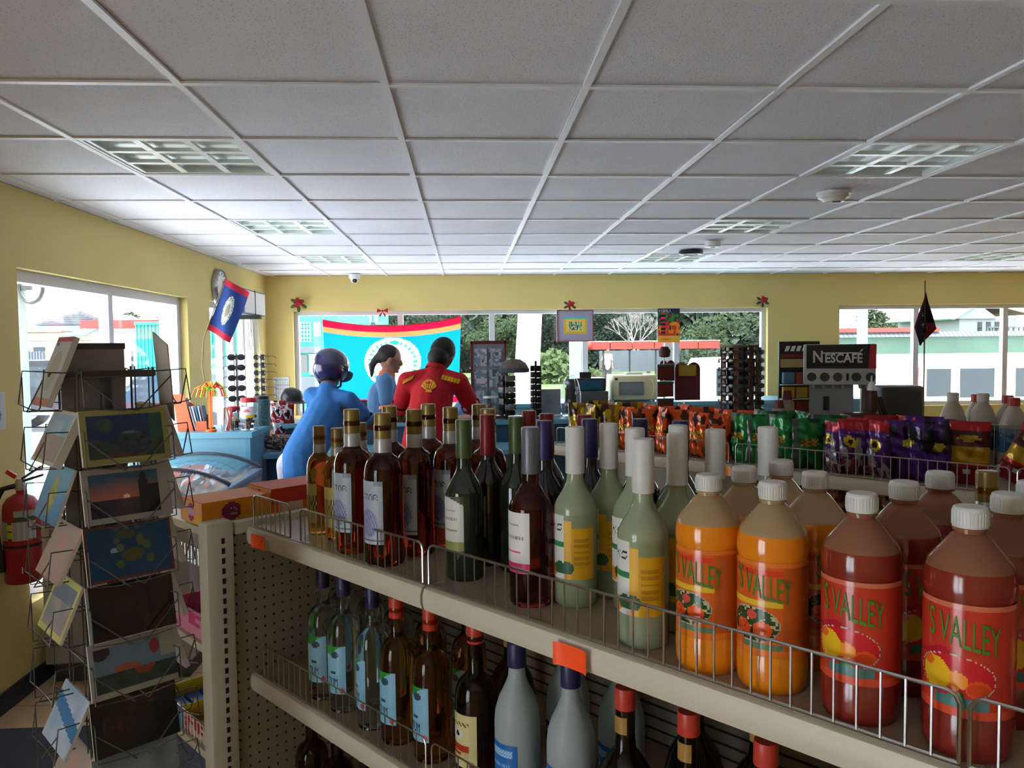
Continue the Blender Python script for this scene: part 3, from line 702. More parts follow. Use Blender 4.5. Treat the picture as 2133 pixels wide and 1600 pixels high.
# second shelf: clear and amber rums with blue labels
def blue_lbl(s, t):
    if t > .9-.1*math.sin(s*5): return '2c8a3a'
    if s < .22: return '2c8a3a' if s < .06 else 'd0b018'
    if s < .30+.1*t: return 'c0b028' if s < .25 else '8ec4dc'
    if word('RUM', s, t, .34, .72, .16, .34): return '20241e'
    if ell(s, t, .88, .08, .08, .05): return 'c03a3a'
    if ell(s, t, .62, .82, .16, .07): return '3a4a60'
    if .42 < t < .46 and .45 < s < .65: return '40505a'
    return '7fb6d4'
def lowrum(name, m, capm):
    t = bottle(name, '', 'bottle', rum_prof(.295, .0375, .175, .0145), m, (capm, .0158, .262, .305, 'cap'), 'blue labelled rum bottles on the second shelf')
    wrap('front_label', t, .0375, .045, .155, -1.25, .62, 44, 36, blue_lbl, M_gloss); return t
LC = lowrum('clear_rum_bottle', M_clear, M_navy); LA = lowrum('amber_rum_bottle', M_amb, M_redc)
for i, (u, v, l) in enumerate([(-1.604, .945, 'clear rum bottle with plain blue label, leftmost front bottle of the second shelf'), (-1.515, .945, 'clear rum bottle with blue label, second from the left on the second shelf'),
   (-1.398, .945, 'clear rum bottle with green and yellow label, third from the left on the second shelf'), (-1.66, 1.04, 'clear rum bottle at the back left of the second shelf'), (-1.56, 1.05, 'clear rum bottle in the second row behind the two leftmost'),
   (-1.45, 1.05, 'clear rum bottle in the second row behind the green and yellow label')]): place(LC, i == 0, (u, v), ZS, l, [.55, .45, -.15, .2, .2, .1][i])
for i, (u, v, l) in enumerate([(-1.309, .945, 'amber rum bottle with blue label and red cap, left of two on the second shelf'), (-1.202, .95, 'amber rum bottle with blue label and red cap, right of two on the second shelf'),
   (-1.33, 1.05, 'amber rum bottle in the second row behind the left amber bottle'), (-1.21, 1.06, 'amber rum bottle in the second row behind the right amber bottle')]): place(LA, i == 0, (u, v), ZS, l, [.2, .12, 0, 0][i])
def cream(s, t):
    if .30 < t < .42 and .08 < s < .8: return 'b03020'
    if .22 < t < .27 and .2 < s < .55: return 'b03020'
    if ell(s, t, .35, .62, .28, .11): return 'c8c4c0' if not ell(s, t, .42, .62, .07, .05) else '30281c'
    if .78 < t < .86 and s < .8 and int(s*14+t*20) % 2: return '6a5030'
    if ell(s, t, .86, .07, .08, .05): return '60381c'
    return 'c6bd88'
b_ = bottle('cream_label_rum_bottle', 'brown rum bottle with cream and red label and red cap on the second shelf', 'bottle', rum_prof(.30, .040, .17, .0145), M_brn, (M_redc, .0158, .275, .31, 'cap'))
wrap('front_label', b_, .040, .05, .15, -1.05, .75, 44, 40, cream, M_gloss); place(b_, True, (-1.06, .945), ZS, b_['label'], .1)
FRp = [(0, .005), (.03, .002), (.0385, 0), (.041, .008), (.041, .165), (.039, .185), (.033, .205), (.022, .228), (.016, .243), (.0145, .26), (.0145, .285), (0, .285)]
b_ = bottle('frosted_bottle', '', 'bottle', FRp, M_frost, (M_navy, .0172, .262, .305, 'cap'), 'frosted bottles with navy caps')
def fb2(s, t):
    if .80 < t < .92 and .12 < s < .88: return 'a8c8e4' if (int(s*26)+int(t*30)) % 2 else '5c98d0'
    if .64 < t < .70 and .2 < s < .8: return '7ca8d8' if int(s*30) % 2 else '2c70b8'
    if ell(s, t, .7, .25, .14, .12): return '1c4c90'
    return '1a64b0'
wrap('front_label', b_, .041, .02, .135, -1.1, .62, 40, 36, fb2, M_gloss)
for i, (u, v, l) in enumerate([(-.95, .945, 'frosted bottle with navy cap and blue label, left of two in front'), (-.828, .95, 'frosted bottle with navy cap and blue label, right of two in front'),
   (-.93, 1.06, 'frosted bottle in the second row behind the left one'), (-.81, 1.065, 'frosted bottle in the second row behind the right one')]): place(b_, i == 0, (u, v), ZS, l, .15)
BP = [(0, .005), (.035, .002), (.046, .0), (.050, .02), (.052, .09), (.049, .13), (.040, .165), (.026, .188), (.017, .20), (.0155, .22), (.0155, .275), (0, .275)]
b_ = bottle('round_brown_bottle', '', 'bottle', BP, M_brn, (M_redc, .0165, .262, .295, 'cap'), 'round brown bottles on the second shelf')
wrap('front_label', b_, .0522, .03, .10, -.9, .8, 16, 12, lambda s, t: '2c7a44' if t > .75 else ('c8b040' if ell(s, t, .5, .4, .3, .25) else '3a2418'), M_gloss)
wrap('neck_label', b_, .0158, .225, .252, -.8, .8, 8, 4, lambda s, t: '9a7438', M_print)
for i, (u, v, l) in enumerate([(-.715, .95, 'round brown liqueur bottle right of the frosted bottles'), (-.60, .95, 'round brown liqueur bottle below the orange juice, second shelf'), (-.665, 1.07, 'round brown liqueur bottle in the second row, between the front two'),
   (-.48, .95, 'round brown liqueur bottle third from the left on the second shelf'), (-.55, 1.07, 'round brown liqueur bottle behind in the second row, further right'), (-1.09, 1.07, 'round brown liqueur bottle behind the cream label rum')]): place(b_, i == 0, (u, v), ZS, l)
for i, (u, l) in enumerate([(-.36, 'clear bottle with navy cap at lower right under the red juice'), (-.25, 'clear bottle with navy cap at the lower right corner')]):
    dup(LC, G(u, .95, ZS), GA+1.2, l)
# lowest visible shelf
LB = bottle('dark_bottle', '', 'bottle', rum_prof(.33, .041, .20, .015), M_brn, (M_capw, .0165, .29, .34, 'cap'), 'dark bottles on the lowest shelf')
wrap('front_label', LB, .041, .06, .16, -.8, .8, 8, 8, lambda s, t: '4a3a22' if (int(s*6)+int(t*6)) % 3 else '8a7a50', M_print)
for i, (u, w) in enumerate([(-1.70, 'leftmost, with a white cap'), (-1.58, 'second from the left'), (-1.46, 'third from the left'), (-1.34, 'fourth from the left'), (-1.22, 'fifth from the left')]):
    place(LB, i == 0, (u, .96), ZB, 'dark bottle on the lowest shelf, '+w)

dup(Q, G(-.30, 1.262, ZT), GA, 'short gold-capped bottle half hidden behind the red juices at right')
# ------------------------------------------------------------------ postcard spinner rack
RU, RV = -1.608, .485
rk = thing('postcard_rack', 'dark wire spinning postcard rack at the left front, full of picture postcards', 'postcard rack', G(RU, RV, 0), GA)
MB().cyl((0, 0, .03), (0, 0, 1.60), .011, n=12).build('centre_pole', M_wire, rk, True)
MB().lathe([(0, 0), (.20, 0), (.20, .012), (.05, .03), (.02, .05), (0, .05)], 32).build('base', M_wire, rk, True)
for sx_ in (-1, 1):
    for sy_ in (-1, 1):
        MB().tube([(sx_*.06, sy_*.066, .12), (sx_*.06, sy_*.066, 1.62)], .0022, 6).build('corner_wire', M_wire, rk, True)
        MB().tube([(sx_*.038, sy_*.066, .12), (sx_*.038, sy_*.066, 1.62)], .0014, 5).build('side_wire', M_wire, rk, True)
PITCH = .107
b = MB(); b.box((-.01, 0, 1.607), (.012, .19, .012)); b.build('top_bar', M_wire, rk)
hoop = None; pk = None
def zrow(k): return 1.446-PITCH*k           # bottom of the cards in row k
for k in range(-1, 12):
    z = zrow(k)
    o = MB().tube([(-.062, -.068, 0), (.062, -.068, 0), (.062, .068, 0), (-.062, .068, 0), (-.062, -.068, 0)], .0016, 5).build('hoop', M_wire, rk, True) if hoop is None else link('hoop', hoop, rk)
    hoop = o.data; o.location = (0, 0, z+.05)
    for a in range(4):
        if pk is None:
            b = MB(); w = .066
            b.tube([(.062, -w, .058), (.123, -w-.01, .062), (.131, -w-.01, .0), (.123, -.030, -.008), (.123, .030, -.008), (.131, w+.01, .0), (.123, w+.01, .062), (.062, w, .058)], .0014, 5)
            b.tube([(.124, -w-.01, .05), (.137, -.012, -.010), (.08, -.012, -.012)], .0014, 5)
            b.tube([(.124, w+.01, .05), (.137, .012, -.010), (.08, .012, -.012)], .0014, 5)
            o = b.build('pocket', M_wire, rk, True); pk = o.data
        else: o = link('pocket', pk, rk)
        o.location = (0, 0, z); o.rotation_euler = (0, 0, a*PI/2)
M_cback = mat('card_back', 'b8b2a8', .7)
def seedn(s, t, k): return vn(s*k+3.1, t*k*.7+1.7)
def p_fish(s, t):
    if min(s, 1-s) < .07 or min(t, 1-t) < .1: return '8c8446'
    c = mixc('0a1630', '143058', t)
    if ell(s, t, .58, .38, .2, .23): c = mixc('141a24', '2c3640', seedn(s, t, 30)) if not (ell(s, t, .52, .52, .15, .06) and not ell(s, t, .53, .5, .15, .05)) else '4a6a70'
    elif ell(s, t, .27, .72, .09, .12): c = mixc('203c30', '3c4a28', seedn(s, t, 30))
    elif t < .35+.1*math.sin(s*9): c = mixc('14302c', '3a3a24', seedn(s, t, 14))
    elif s > .78: c = mixc('12382e', '1c4a3a', seedn(s, t, 12))
    if t < .2 and .3 < s < .55: c = '4a2a1c'
    return c
def p_sun(s, t):
    if s < .07 or s > .86 or min(t, 1-t) < .1: return '8e8880'
    if (s > .62 and t < .62) or (ell(s, t, .68, .66, .05, .22)): return '141820'
    if t < .42: return mixc('1c1c28', '5a3a3a', max(0, 1-abs(s-.48)*5)*t*1.6)
    c = mixc('b06044', '2a4a60', min(1, (t-.42)*2.4+abs(s-.45)*.6))
    if ell(s, t, .48, .44, .035, .05): return 'f0c8a8'
    return c
def p_turtle(s, t):
    if min(s, 1-s) < .03 or min(t, 1-t) < .045: return '5a2a2a'
    c = mixc('0a2a48', '124468', seedn(s, t, 3)*.6+t*.4)
    for cx, cy, k in ((.53, .42, 1), (.47, .82, .8)):
        if ell(s, t, cx, cy, .13*k, .12*k): return '4a4a2c' if k == 1 else '3c4a34'
        for dx, dy in ((-.15, -.14), (.17, .14), (.19, -.12), (.10, .22), (-.14, .15)):
            if ell(s, t, cx+dx*k, cy+dy*k, .045*k, .08*k): return '4c5a3c'
        if k == 1 and ell(s, t, cx-.2, cy+.12, .06, .05): return '8a98a0'
    return c
def p_dark(s, t):
    if s < .03: return '8a969a'
    return mixc('08090c', '2c2620', max(0, seedn(s, t, 9)-.45)*1.1+(.2 if ell(s, t, .82, .75, .16, .2) else 0))
def p_town(s, t):
    if s < .05 or min(t, 1-t) < .1: return '8c8a80'
    if s > .82 and t > .5: return '8a857a'
    if t < .42: 
        if ell(s, t, .62, .42, .12, .14): return '7a3c2c'
        return mixc('1c2a24', '34443e', seedn(s, t, 12))
    if ell(s, t, .42, .46, .16, .08): return '8a4838'
    if ell(s, t, .75, .72, .06, .14): return '7a2430'
    if ell(s, t, .12, .82, .12, .13): return '2c2434'
    return mixc('4a6478', '5c7484', t)
def p_night(s, t):
    if .35 < t < .7 and .12 < s < .5: return mixc('0c0a0e', '3a2424', seedn(s*3, t, 12))
    if t > .72 and s > .35: return mixc('141010', '3c2a20', seedn(s, t, 14))
    return mixc('0a0a10', '1a1414', seedn(s, t, 8))
def p_grey(s, t): return mixc('5a6468', '7c8488', seedn(s, t, 5))
def p_beach(s, t):
    if min(s, 1-s) < .05 or min(t, 1-t) < .07: return 'c8c4b8'
    if t > .55: return mixc('8cb0c8', 'a8c4d4', seedn(s, t, 5))
    return mixc('b08c80', '98a0a4', seedn(s, t, 7))
def p_isle(s, t):
    if ell(s, t, .5, .45, .12, .36): return mixc('c8b070', '7a9458', seedn(s, t, 14))
    return mixc('4a86b0', '78b0cc', t)
def p_pink(s, t): return mixc('a89c9c', 'c09890', seedn(s, t, 5))
def p_yb(s, t):
    if min(s, 1-s) < .07 or min(t, 1-t) < .09: return 'c8c480'
    return mixc('7c8894', 'ac9c98', seedn(s, t, 6)) if t < .6 else '6a7c90'
def p_sky(s, t):
    if .42 < t+.3*s-.15 < .68: return '3a7cb4'
    return mixc('98b4d4', 'c4d0e4', seedn(s, t, 5))
def p_white(s, t):
    if t > .93: return 'c05060'
    if t < .12: return 'c88078'
    return mixc('b8b8bc', 'a8a898', 1 if ell(s, t, .5, .5, .3, .3) else 0)
def card(face, k, w, h, fn, label, n=1, lean=.032, dy=0, roll=0, nx=40, ny=28, dz=0):
    """a stack of postcards leaning back in pocket (face, row k)"""
    base = Vector((.115, dy, zrow(k)+dz)); a = face*PI/2
    rotw = GA+a
    p = G(RU, RV, 0)+Matrix.Rotation(rotw, 3, 'Z') @ base
    t = thing('postcard', label, 'postcard', p, rotw)
    th = .0012*n
    ax = math.asin(min(.9, lean/h))
    M = Matrix.Rotation(roll, 4, 'X') @ Matrix.Rotation(-ax, 4, 'Y')
    def pos(s, q): return M @ Vector((.0003, (s-.5)*w, q*h))
    painted('picture', nx, ny, pos, fn, M_gloss, t)
    b = MB(); b.bb(-th, 0, -w/2, w/2, 0, h); bmesh.ops.transform(b.b, matrix=M, verts=b.b.verts); b.build('card_stock', M_cback, t)
    return t
F0 = [(0, p_fish, 'postcard of a dark reef fish with an olive border, top of the front column', 8), (1, p_sun, 'postcard of a sunset with a dark headland, second in the front column', 6), (2, p_turtle, 'postcard of two sea turtles on deep blue, third in the front column', 5),
      (3, p_dark, 'very dark postcard below the turtles, fourth in the front column', 5), (4, p_town, 'postcard with a red roofed building and grey sky, fifth in the front column', 6), (5, p_night, 'black night scene postcard near the bottom of the front column', 4), (6, p_grey, 'grey postcard at the bottom edge of the front column', 4), (7, p_dark, 'postcard below the frame at the front column', 4)]
for k, fn, l, n in F0[:7]: card(0, k, .152, .100, fn, l, n, .022, nx=72, ny=48)
card(3, -1, .10, .135, p_white, 'white portrait postcard with pink edge, top left pocket', 8, .05, dz=.0)
card(3, 0, .150, .104, p_beach, 'pale beach postcard stack, first in the left column', 12, .045)
card(3, 1, .150, .104, p_isle, 'blue sea and islands postcard in the left column', 4, .035)
card(3, 2, .150, .104, p_pink, 'washed out pinkish postcard in the left column', 5, .045)
card(3, 3, .150, .104, p_yb, 'postcard with a yellow border in the left column', 4, .04)
card(3, 5, .150, .104, p_sky, 'light blue sky postcard low in the left column', 4, .045)
card(3, 6, .150, .104, p_pink, 'orange and white postcard at the bottom of the left column', 6, .05)
card(1, -1, .078, .165, p_grey, 'tall grey backed card leaning in the top right pocket', 2, .03, roll=.35, dz=-.03)
for k in (0, 1, 2, 3, 4): card(1, k, .150, .104, p_dark, 'dark postcard stack seen edge on at the right of the rack, row %s' % ['one', 'two', 'three', 'four', 'five'][k], 8, .03, nx=6, ny=6)
hb = thing('display_board', 'grey cardboard display board standing inside the top of the postcard rack', 'board', G(RU-.03, RV-.008, 1.27), GA)
b = MB(); b.bb(-.002, .002, -.062, .052, 0, .395); b.build('board_sheet', mat('grey_cardboard', '8d8680', .8), hb)
b = MB(); b.bb(-.003, .003, -.064, .054, .385, .397); b.build('board_edge', M_dark, hb)
# ------------------------------------------------------------------ fire extinguisher on the left wall
fe = thing('fire_extinguisher', 'red fire extinguisher with black hose hanging on the left wall by the window', 'fire extinguisher', (-2.035, 3.60, .605), 0)
M_fe = mat('extinguisher_red', 'a01424', .3, coat=.3)
MB().lathe([(0, 0), (.070, .0), (.075, .01), (.075, .33), (.072, .355), (.055, .385), (.030, .40), (.018, .405), (.018, .425)], 32).build('cylinder', M_fe, fe, True)
MB().lathe([(0, .42), (.022, .42), (.022, .45), (.015, .47), (0, .47)], 16).build('valve', M_chrome, fe, True)
b = MB(); b.prism([(0, -.01, .45), (0, .01, .45), (.0, .01, .462), (0, -.01, .462)], (.10, 0, .03)); b.build('carry_handle', M_dark, fe)
b = MB(); b.prism([(.01, -.009, .465), (.01, .009, .465), (.01, .009, .475), (.01, -.009, .475)], (.085, 0, .055)); b.build('squeeze_lever', M_dark, fe)
MB().box((-.035, 0, .492), (.05, .016, .02), M=Matrix.Translation((-.035, 0, .492)) @ Matrix.Rotation(.6, 4, 'Y')).build('safety_pin_tab', mat('red_tab', 'd83a28', .4), fe)
MB().tube([(-.015, -.01, .44), (-.06, -.03, .43), (-.088, -.04, .37), (-.085, -.05, .25), (-.068, -.06, .16), (-.062, -.062, .14)], .012, 10).build('hose', M_black, fe, True)
MB().lathe([(.013, .06), (.021, .06), (.020, .10), (.014, .16), (0, .16)], 16, c=(-.062, -.062, 0)).build('nozzle', M_black, fe, True)
MB().lathe([(.0765, .165), (.0775, .165), (.0775, .178), (.0765, .178)], 32).build('strap', M_black, fe)
def fel(s, t):
    if .30 < s < .42: return 'c8c020' if int(t*9) % 4 else '403c10'
    if int(t*24) % 2 and (int(s*22)) % 3: return '8a8a8c'
    return 'b8b8ba'
wrap('instruction_label', fe, .0752, .20, .285, -1.0, 1.3, 40, 24, fel)
wrap('inspection_label', fe, .0752, .29, .335, .1, 1.2, 16, 8, lambda s, t: '2c5a3a' if t < .4 else 'a8aaa0')
bent_text(fe, '1', .045, .075, .05, .45, M_white, 1.0, name='number')
MB().bb(-.05, .03, .06, .135, .30, .33).build('wall_bracket', M_dark, fe)
t = thing('wall_notice', 'small white notice with blue symbols on the wall at the left edge', 'sign', (-2.137, 3.62, 1.30), 0)
def nt_(s, t_):
    if ell(s, t_, .55, .38, .28, .2): return '4a78a8' if not ell(s, t_, .55, .38, .1, .08) else 'c0ccd8'
    if .3 < s < .75 and .72 < t_ < .88: return '5a7a9c'
    return 'c0c4c8'
painted('notice_print', 20, 28, lambda s, q: (.004, .06-s*.12, q*.165), nt_, M_print, t)
MB().bb(-.001, .0035, -.062, .062, -.002, .167).build('notice_board', M_white, t)
b_ = thing('coat_hook', 'small dark red hook on the wall left of the extinguisher', 'hook', (-2.132, 3.44, 1.02), 0)
MB().bb(-.006, .004, -.02, .02, 0, .05).build('hook_plate', mat('maroon', '5a1a30', .5), b_); MB().tube([(0, 0, .01), (.03, 0, .005), (.035, 0, .03)], .004, 6).build('hook_arm', MATS['maroon'], b_)
# ------------------------------------------------------------------ ice cream chest freezer
fz = thing('chest_freezer', 'white chest freezer with curved glass lid behind the postcard rack', 'freezer', (-1.745, 4.56, 0), 0)
M_fz = mat('freezer_enamel', 'a9a6a6', .35); M_fzr = mat('freezer_rim', '8a96a8', .35, .2)
b = MB()
for q in ((-.355, .355, -.69, -.63), (-.355, .355, .63, .69), (-.355, -.30, -.63, .63), (.30, .355, -.63, .63)): b.bb(*q, .10, .80)
b.bb(-.30, .30, -.63, .63, .10, .45); b.build('body', M_fz, fz)
b = MB(); b.bb(-.33, .33, -.66, .66, .0, .10); b.build('plinth', M_dark, fz)
b = MB()
for q in ((-.362, .362, -.70, -.645), (-.362, .362, .645, .70), (-.362, -.31, -.645, .645), (.31, .362, -.645, .645)): b.bb(*q, .80, .85, bev=.008)
b.build('rim', M_fzr, fz, True)
def arch(x): return .852+.105*(1-(abs(x+.03)/.40)**2.2)
for yy in (-.68, 0.0, .68): MB().tube([(x/20*.355, yy, arch(x/20*.355)) for x in range(-20, 21, 2)], .014, 8).build('lid_rib', mat('lid_rib', '3c4250', .35, .3), fz, True)
for (y0, y1) in ((-.67, -.01), (.01, .67)):
    b = MB(); n = 16
    xs = [-.35+.70*i/n for i in range(n+1)]
    for i in range(n):
        b.prism([(xs[i], y0, arch(xs[i])), (xs[i+1], y0, arch(xs[i+1])), (xs[i+1], y0, arch(xs[i+1])+.004), (xs[i], y0, arch(xs[i])+.004)], (0, y1-y0, 0))
    b.build('glass_lid', MATS['window_glass'], fz, True)
M_ice = [mat('ice_pack_'+c, c, .5) for c in ('b0a8ac', 'c87890', '8898b0', 'c8b890', '7a6a8a')]
n_ = 0
for i in range(5):
    for j in range(8):
        n_ += 1
        o = MB().box((0, 0, 0), (.10, .14, .05), bev=.012).build('ice_cream_pack', M_ice[(i*3+j*2) % 5], None, True); o.location = (-1.745-.24+.12*i, 4.56-.52+.15*j, .478); o.rotation_euler = (0, 0, random.uniform(-.05, .05))
        tag(o, 'frozen pack in the chest freezer, %s column, %s from the near end' % (['first', 'second', 'third', 'fourth', 'fifth'][i], ['first', 'second', 'third', 'fourth', 'fifth', 'sixth', 'seventh', 'last'][j]), 'ice cream', 'frozen packs in the chest freezer')
# ------------------------------------------------------------------ light blue counters
M_cnt = mat('light_blue_counter', '6498ae', .45, noise=.04)
ca = thing('low_counter_block', 'light blue counter block behind the freezer, carrying jars and magazines', 'counter', (-1.79, 5.63, 0), 0)
MB().bb(-.32, .30, -.27, .27, .08, 1.045).build('carcass', M_cnt, ca); MB().bb(-.33, .32, -.285, .28, 1.045, 1.087, bev=.004).build('worktop', M_cnt, ca); MB().bb(-.30, .28, -.22, .25, 0, .08).build('plinth', M_teald, ca)
MB().bb(.27, .302, -.275, -.270, .10, 1.04).build('edge_strip', mat('counter_edge', '4f8aa8', .5), ca)
cb = thing('service_counter', 'long two level blue service counter where the people are leaning', 'counter', (.23, 6.0, 0), 0)
MB().bb(-1.69, 1.40, -.34, .40, .08, .86).build('front_panel', M_teald, cb); MB().bb(-1.70, 1.42, -.40, .02, .862, .90, bev=.004).build('lower_ledge', M_cnt, cb)
MB().bb(-1.70, 1.42, 0.02, .06, .90, 1.04).build('riser', M_teald, cb); MB().bb(-1.70, 1.42, .0, .42, 1.04, 1.078, bev=.004).build('upper_worktop', M_cnt, cb); MB().bb(-1.65, 1.38, -.30, .36, 0, .08).build('plinth', M_dark, cb)
cc = thing('window_counter', 'pale teal counter running under the large back window', 'counter', (2.2, 8.08, 0), 0)
MB().bb(-2.0, 2.0, -.33, .33, .08, 1.035).build('carcass', M_cnt, cc); MB().bb(-2.02, 2.02, -.36, .34, 1.035, 1.075, bev=.004).build('worktop', M_cnt, cc); MB().bb(-1.95, 1.95, -.28, .3, 0, .08).build('plinth', M_dark, cc)
ci = thing('coffee_island', 'counter carrying the coffee machine, cups and sunglasses carousel', 'counter', (3.2, 5.45, 0), 0)
MB().bb(-1.45, 1.45, -.48, .33, .08, .99).build('carcass', M_cnt, ci); MB().bb(-1.47, 1.47, -.52, .36, .99, 1.03, bev=.004).build('worktop', mat('yellow_worktop', 'b8a83c', .5), ci); MB().bb(-1.4, 1.4, -.28, .28, 0, .08).build('plinth', M_dark, ci)
# ------------------------------------------------------------------ things on the low counter block
ZC = 1.088
mh = thing('magazine_holder', 'slanted orange magazine file holding thin books on the blue counter', 'magazine file', (-1.93, 5.50, ZC), 0)
M_org = mat('orange_card', 'c8603c', .6)
b = MB(); b.prism([(-.075, -.05, 0), (.03, -.05, 0), (-.03, -.05, .26), (-.105, -.05, .26)], (0, .005, 0)); b.prism([(-.075, .05, 0), (.12, .05, 0), (.12, .05, .09), (-.105, .05, .26)], (0, .005, 0)); b.build('side_panel', M_org, mh)
MB().bb(.045, .12, -.052, -.047, 0, .07).build('front_lip', M_org, mh)
MB().bb(-.07, .12, -.045, .05, 0, .004).build('bottom', M_org, mh)
cols = ['c8c0a0', '2c4a50', 'd0d0d4', '8a8a98', '6a4a50', 'a8b0b8', 'd8d8dc', '3a6a90', 'c8c8cc', '50586a']
for k in range(10):
    o = MB().box((0, 0, .115 if k < 5 else .085), (.007, .08, .23 if k < 5 else .17)).build('thin_book', mat('book_'+cols[k], cols[k], .5), None)
    o.location = (-1.975+.017*k, 5.50, ZC+.008); o.rotation_euler = (0, -.34+.02*k, 0)
    tag(o, '%s booklet leaning in the orange magazine file' % ['cream, leftmost', 'dark teal, second', 'white, third', 'grey, fourth', 'maroon, fifth', 'light grey, sixth', 'white, seventh', 'blue, eighth', 'off-white, ninth', 'slate, rightmost'][k], 'booklet', 'booklets in the orange file')
rb = thing('ribbon_stick', 'orange, green and red ribbon pompom on a stick over the blue counter', 'decoration', (-1.77, 5.42, ZC+.0), 0); rb.scale = (1.25, 1.25, 1.3)
MB().lathe([(0, 0), (.03, 0), (.03, .01), (.006, .014), (.005, .23), (0, .23)], 12).build('stick', mat('orange_stick', 'f06a1c', .5), rb, True)
MB().bb(-.012, .012, -.004, 0, .02, .19).build('hanging_ribbon', MATS['orange_stick'], rb)
rc = ['f0701c', '9ad83a', 'd83030', 'f0a020', 'e84820', '70c850']
for k in range(28):
    a = random.uniform(0, 2*PI); L = random.uniform(.06, .12); dz = random.uniform(-.01, .03)
    c = rc[k % 6]; MB().tube([(0, 0, .225), (math.cos(a)*L*.4, math.sin(a)*L*.4*.6, .24+dz), (math.cos(a)*L*.8, math.sin(a)*L*.5, .225+dz*.5), (math.cos(a)*L, math.sin(a)*L*.5, .185)], .005, 4, r1=.003).build('ribbon', mat('ribbon_'+c, c, .6), rb)
def stickflag(name, label, loc, dirn, L, fw, fh, fn, rz, mcol, drop=.35):
    """small cloth flag drooping on a thin leaning pole"""
    t = thing(name, label, 'flag', loc, rz)
    d = Vector(dirn).normalized(); top = d*L
    MB().lathe([(0, 0), (.035, 0), (.035, .008), (.008, .02), (0, .02)], 14).build('stand', M_black, t, True)
    MB().tube([(0, 0, .01), top], .005, 8, r1=.0035).build('pole', mcol, t, True)
    return t, top, d
M_pole = mat('bamboo_pole', '8a6a44', .6)
t, top, d = stickflag('table_flag', 'small blue national flag with red edges on a leaning stick near the clock', (-1.84, 5.62, ZC), (.02, 0, 1), .12, .3, .2, None, 0, M_pole)
def bz(s, t_):   # printed cloth: red edges, white disc with a green wreath
    if t_ > .90 or t_ < .10: return 'b0203a'
    q = math.hypot((s-.5)*1.5, t_-.5)
    if q < .27: 
        if .20 < q < .255: return '5a7c50' if int(math.atan2(t_-.5, (s-.5)*1.5)*8) % 2 else 'c4c8bc'
        if q < .13: return '8a6a58' if (int(s*50)+int(t_*30)) % 2 else '9aa890'
        return 'c4c8c4'
    return '24407e'
def fl1(s, q):  # s along the drooping fly, q across the hoist
    x = .005+.155*q-.165*s*.45+.12*s; z = .36+.34*q-.33*s*.0-.05*s*(1-q)
    P0 = Vector((-.005, 0, .715)); A = Vector((.145, 0, .36)); B = Vector((.160, 0, -.10))
    return P0+A*q+B*s+Vector((0, .02*math.sin(s*6+q*3), 0))
painted('flag_cloth', 54, 36, fl1, bz, M_cloth, t, smooth=True)
MB().tube([(0, 0, .10), (-.045, 0, .45), (-.03, 0, .64), (.0, 0, .725), (.14, 0, 1.085)], .0042, 8).build('flag_staff', M_pole, t, True)
# jars with red lids
M_jar = pane_mat('jar_plastic', (.86, .88, .9), 1.2)
def jar(label, loc, r, h, cmat, first=None):
    t = thing('candy_jar', label, 'jar', loc, 0)
    MB().lathe([(0, .002), (r, .002), (r, h*.85), (r*.85, h*.92), (r*.85, h)], 24).build('jar_wall', M_jar, t, True)
    MB().lathe([(r*.9, h*.93), (r*.93, h*.94), (r*.93, h*1.06), (r*.88, h*1.08), (0, h*1.08)], 24).build('lid', M_red, t, True)
    wrap('jar_label', t, r, h*.42, h*.8, -.9, .9, 14, 8, lambda s, q: 'c8a020' if q < .3 and s > .4 else ('c86070' if ell(s, q, .5, .6, .2, .12) else 'c8c4c6'), None, .001)
    b = MB()
    for k in range(40):
        a = random.uniform(0, 2*PI); q = random.uniform(0, r*.82); b.sph((q*math.cos(a), q*math.sin(a), random.uniform(.012, h*.45)), .011, 6, 4)
    b.build('sweets', cmat, t, True)['kind'] = 'stuff'
    return t
M_sw1 = mat('brown_sweets', '5a4040', .5); M_sw2 = mat('teal_sweets', '3c6a70', .5)
jar('clear sweet jar with red lid and yellow label, larger one', (-1.53, 5.50, ZC), .062, .21, M_sw1)
jar('small clear jar with a red lid beside the ribbon pompom', (-1.655, 5.56, ZC), .05, .15, M_sw1)
t = thing('teal_sweet_tub', 'teal tub of wrapped sweets right of the large red-lidded jar', 'jar', (-1.52, 5.80, ZC), 0)
MB().lathe([(0, 0), (.06, 0), (.06, .19), (.05, .20), (.05, .205), (0, .205)], 20).build('tub_body', mat('teal_tub', '50787c', .5, noise=.6, nscale=60), t, True); MB().lathe([(.052, .2), (.056, .2), (.056, .22), (0, .222)], 20).build('lid', M_black, t, True)
t = thing('pencil_holder', 'clear holder of long red and brown pencils on the blue counter', 'pencil holder', (-1.66, 5.44, ZC), 0)
MB().lathe([(0, .002), (.045, .002), (.045, .09), (.043, .09)], 16).build('holder_cup', M_jar, t, True)
for k, (c, a, x) in enumerate((('c02848', .25, .0), ('a0184a', .2, .012), ('7a4a28', 0, .03), ('a86a20', -.2, .035), ('8a5a3a', .05, -.02))):
    o = MB().tube([(x-.01, 0, .004), (x-.01+a*.16, 0, .16)], .006, 8).build('pencil', mat('pencil_'+c, c, .5), t, True)
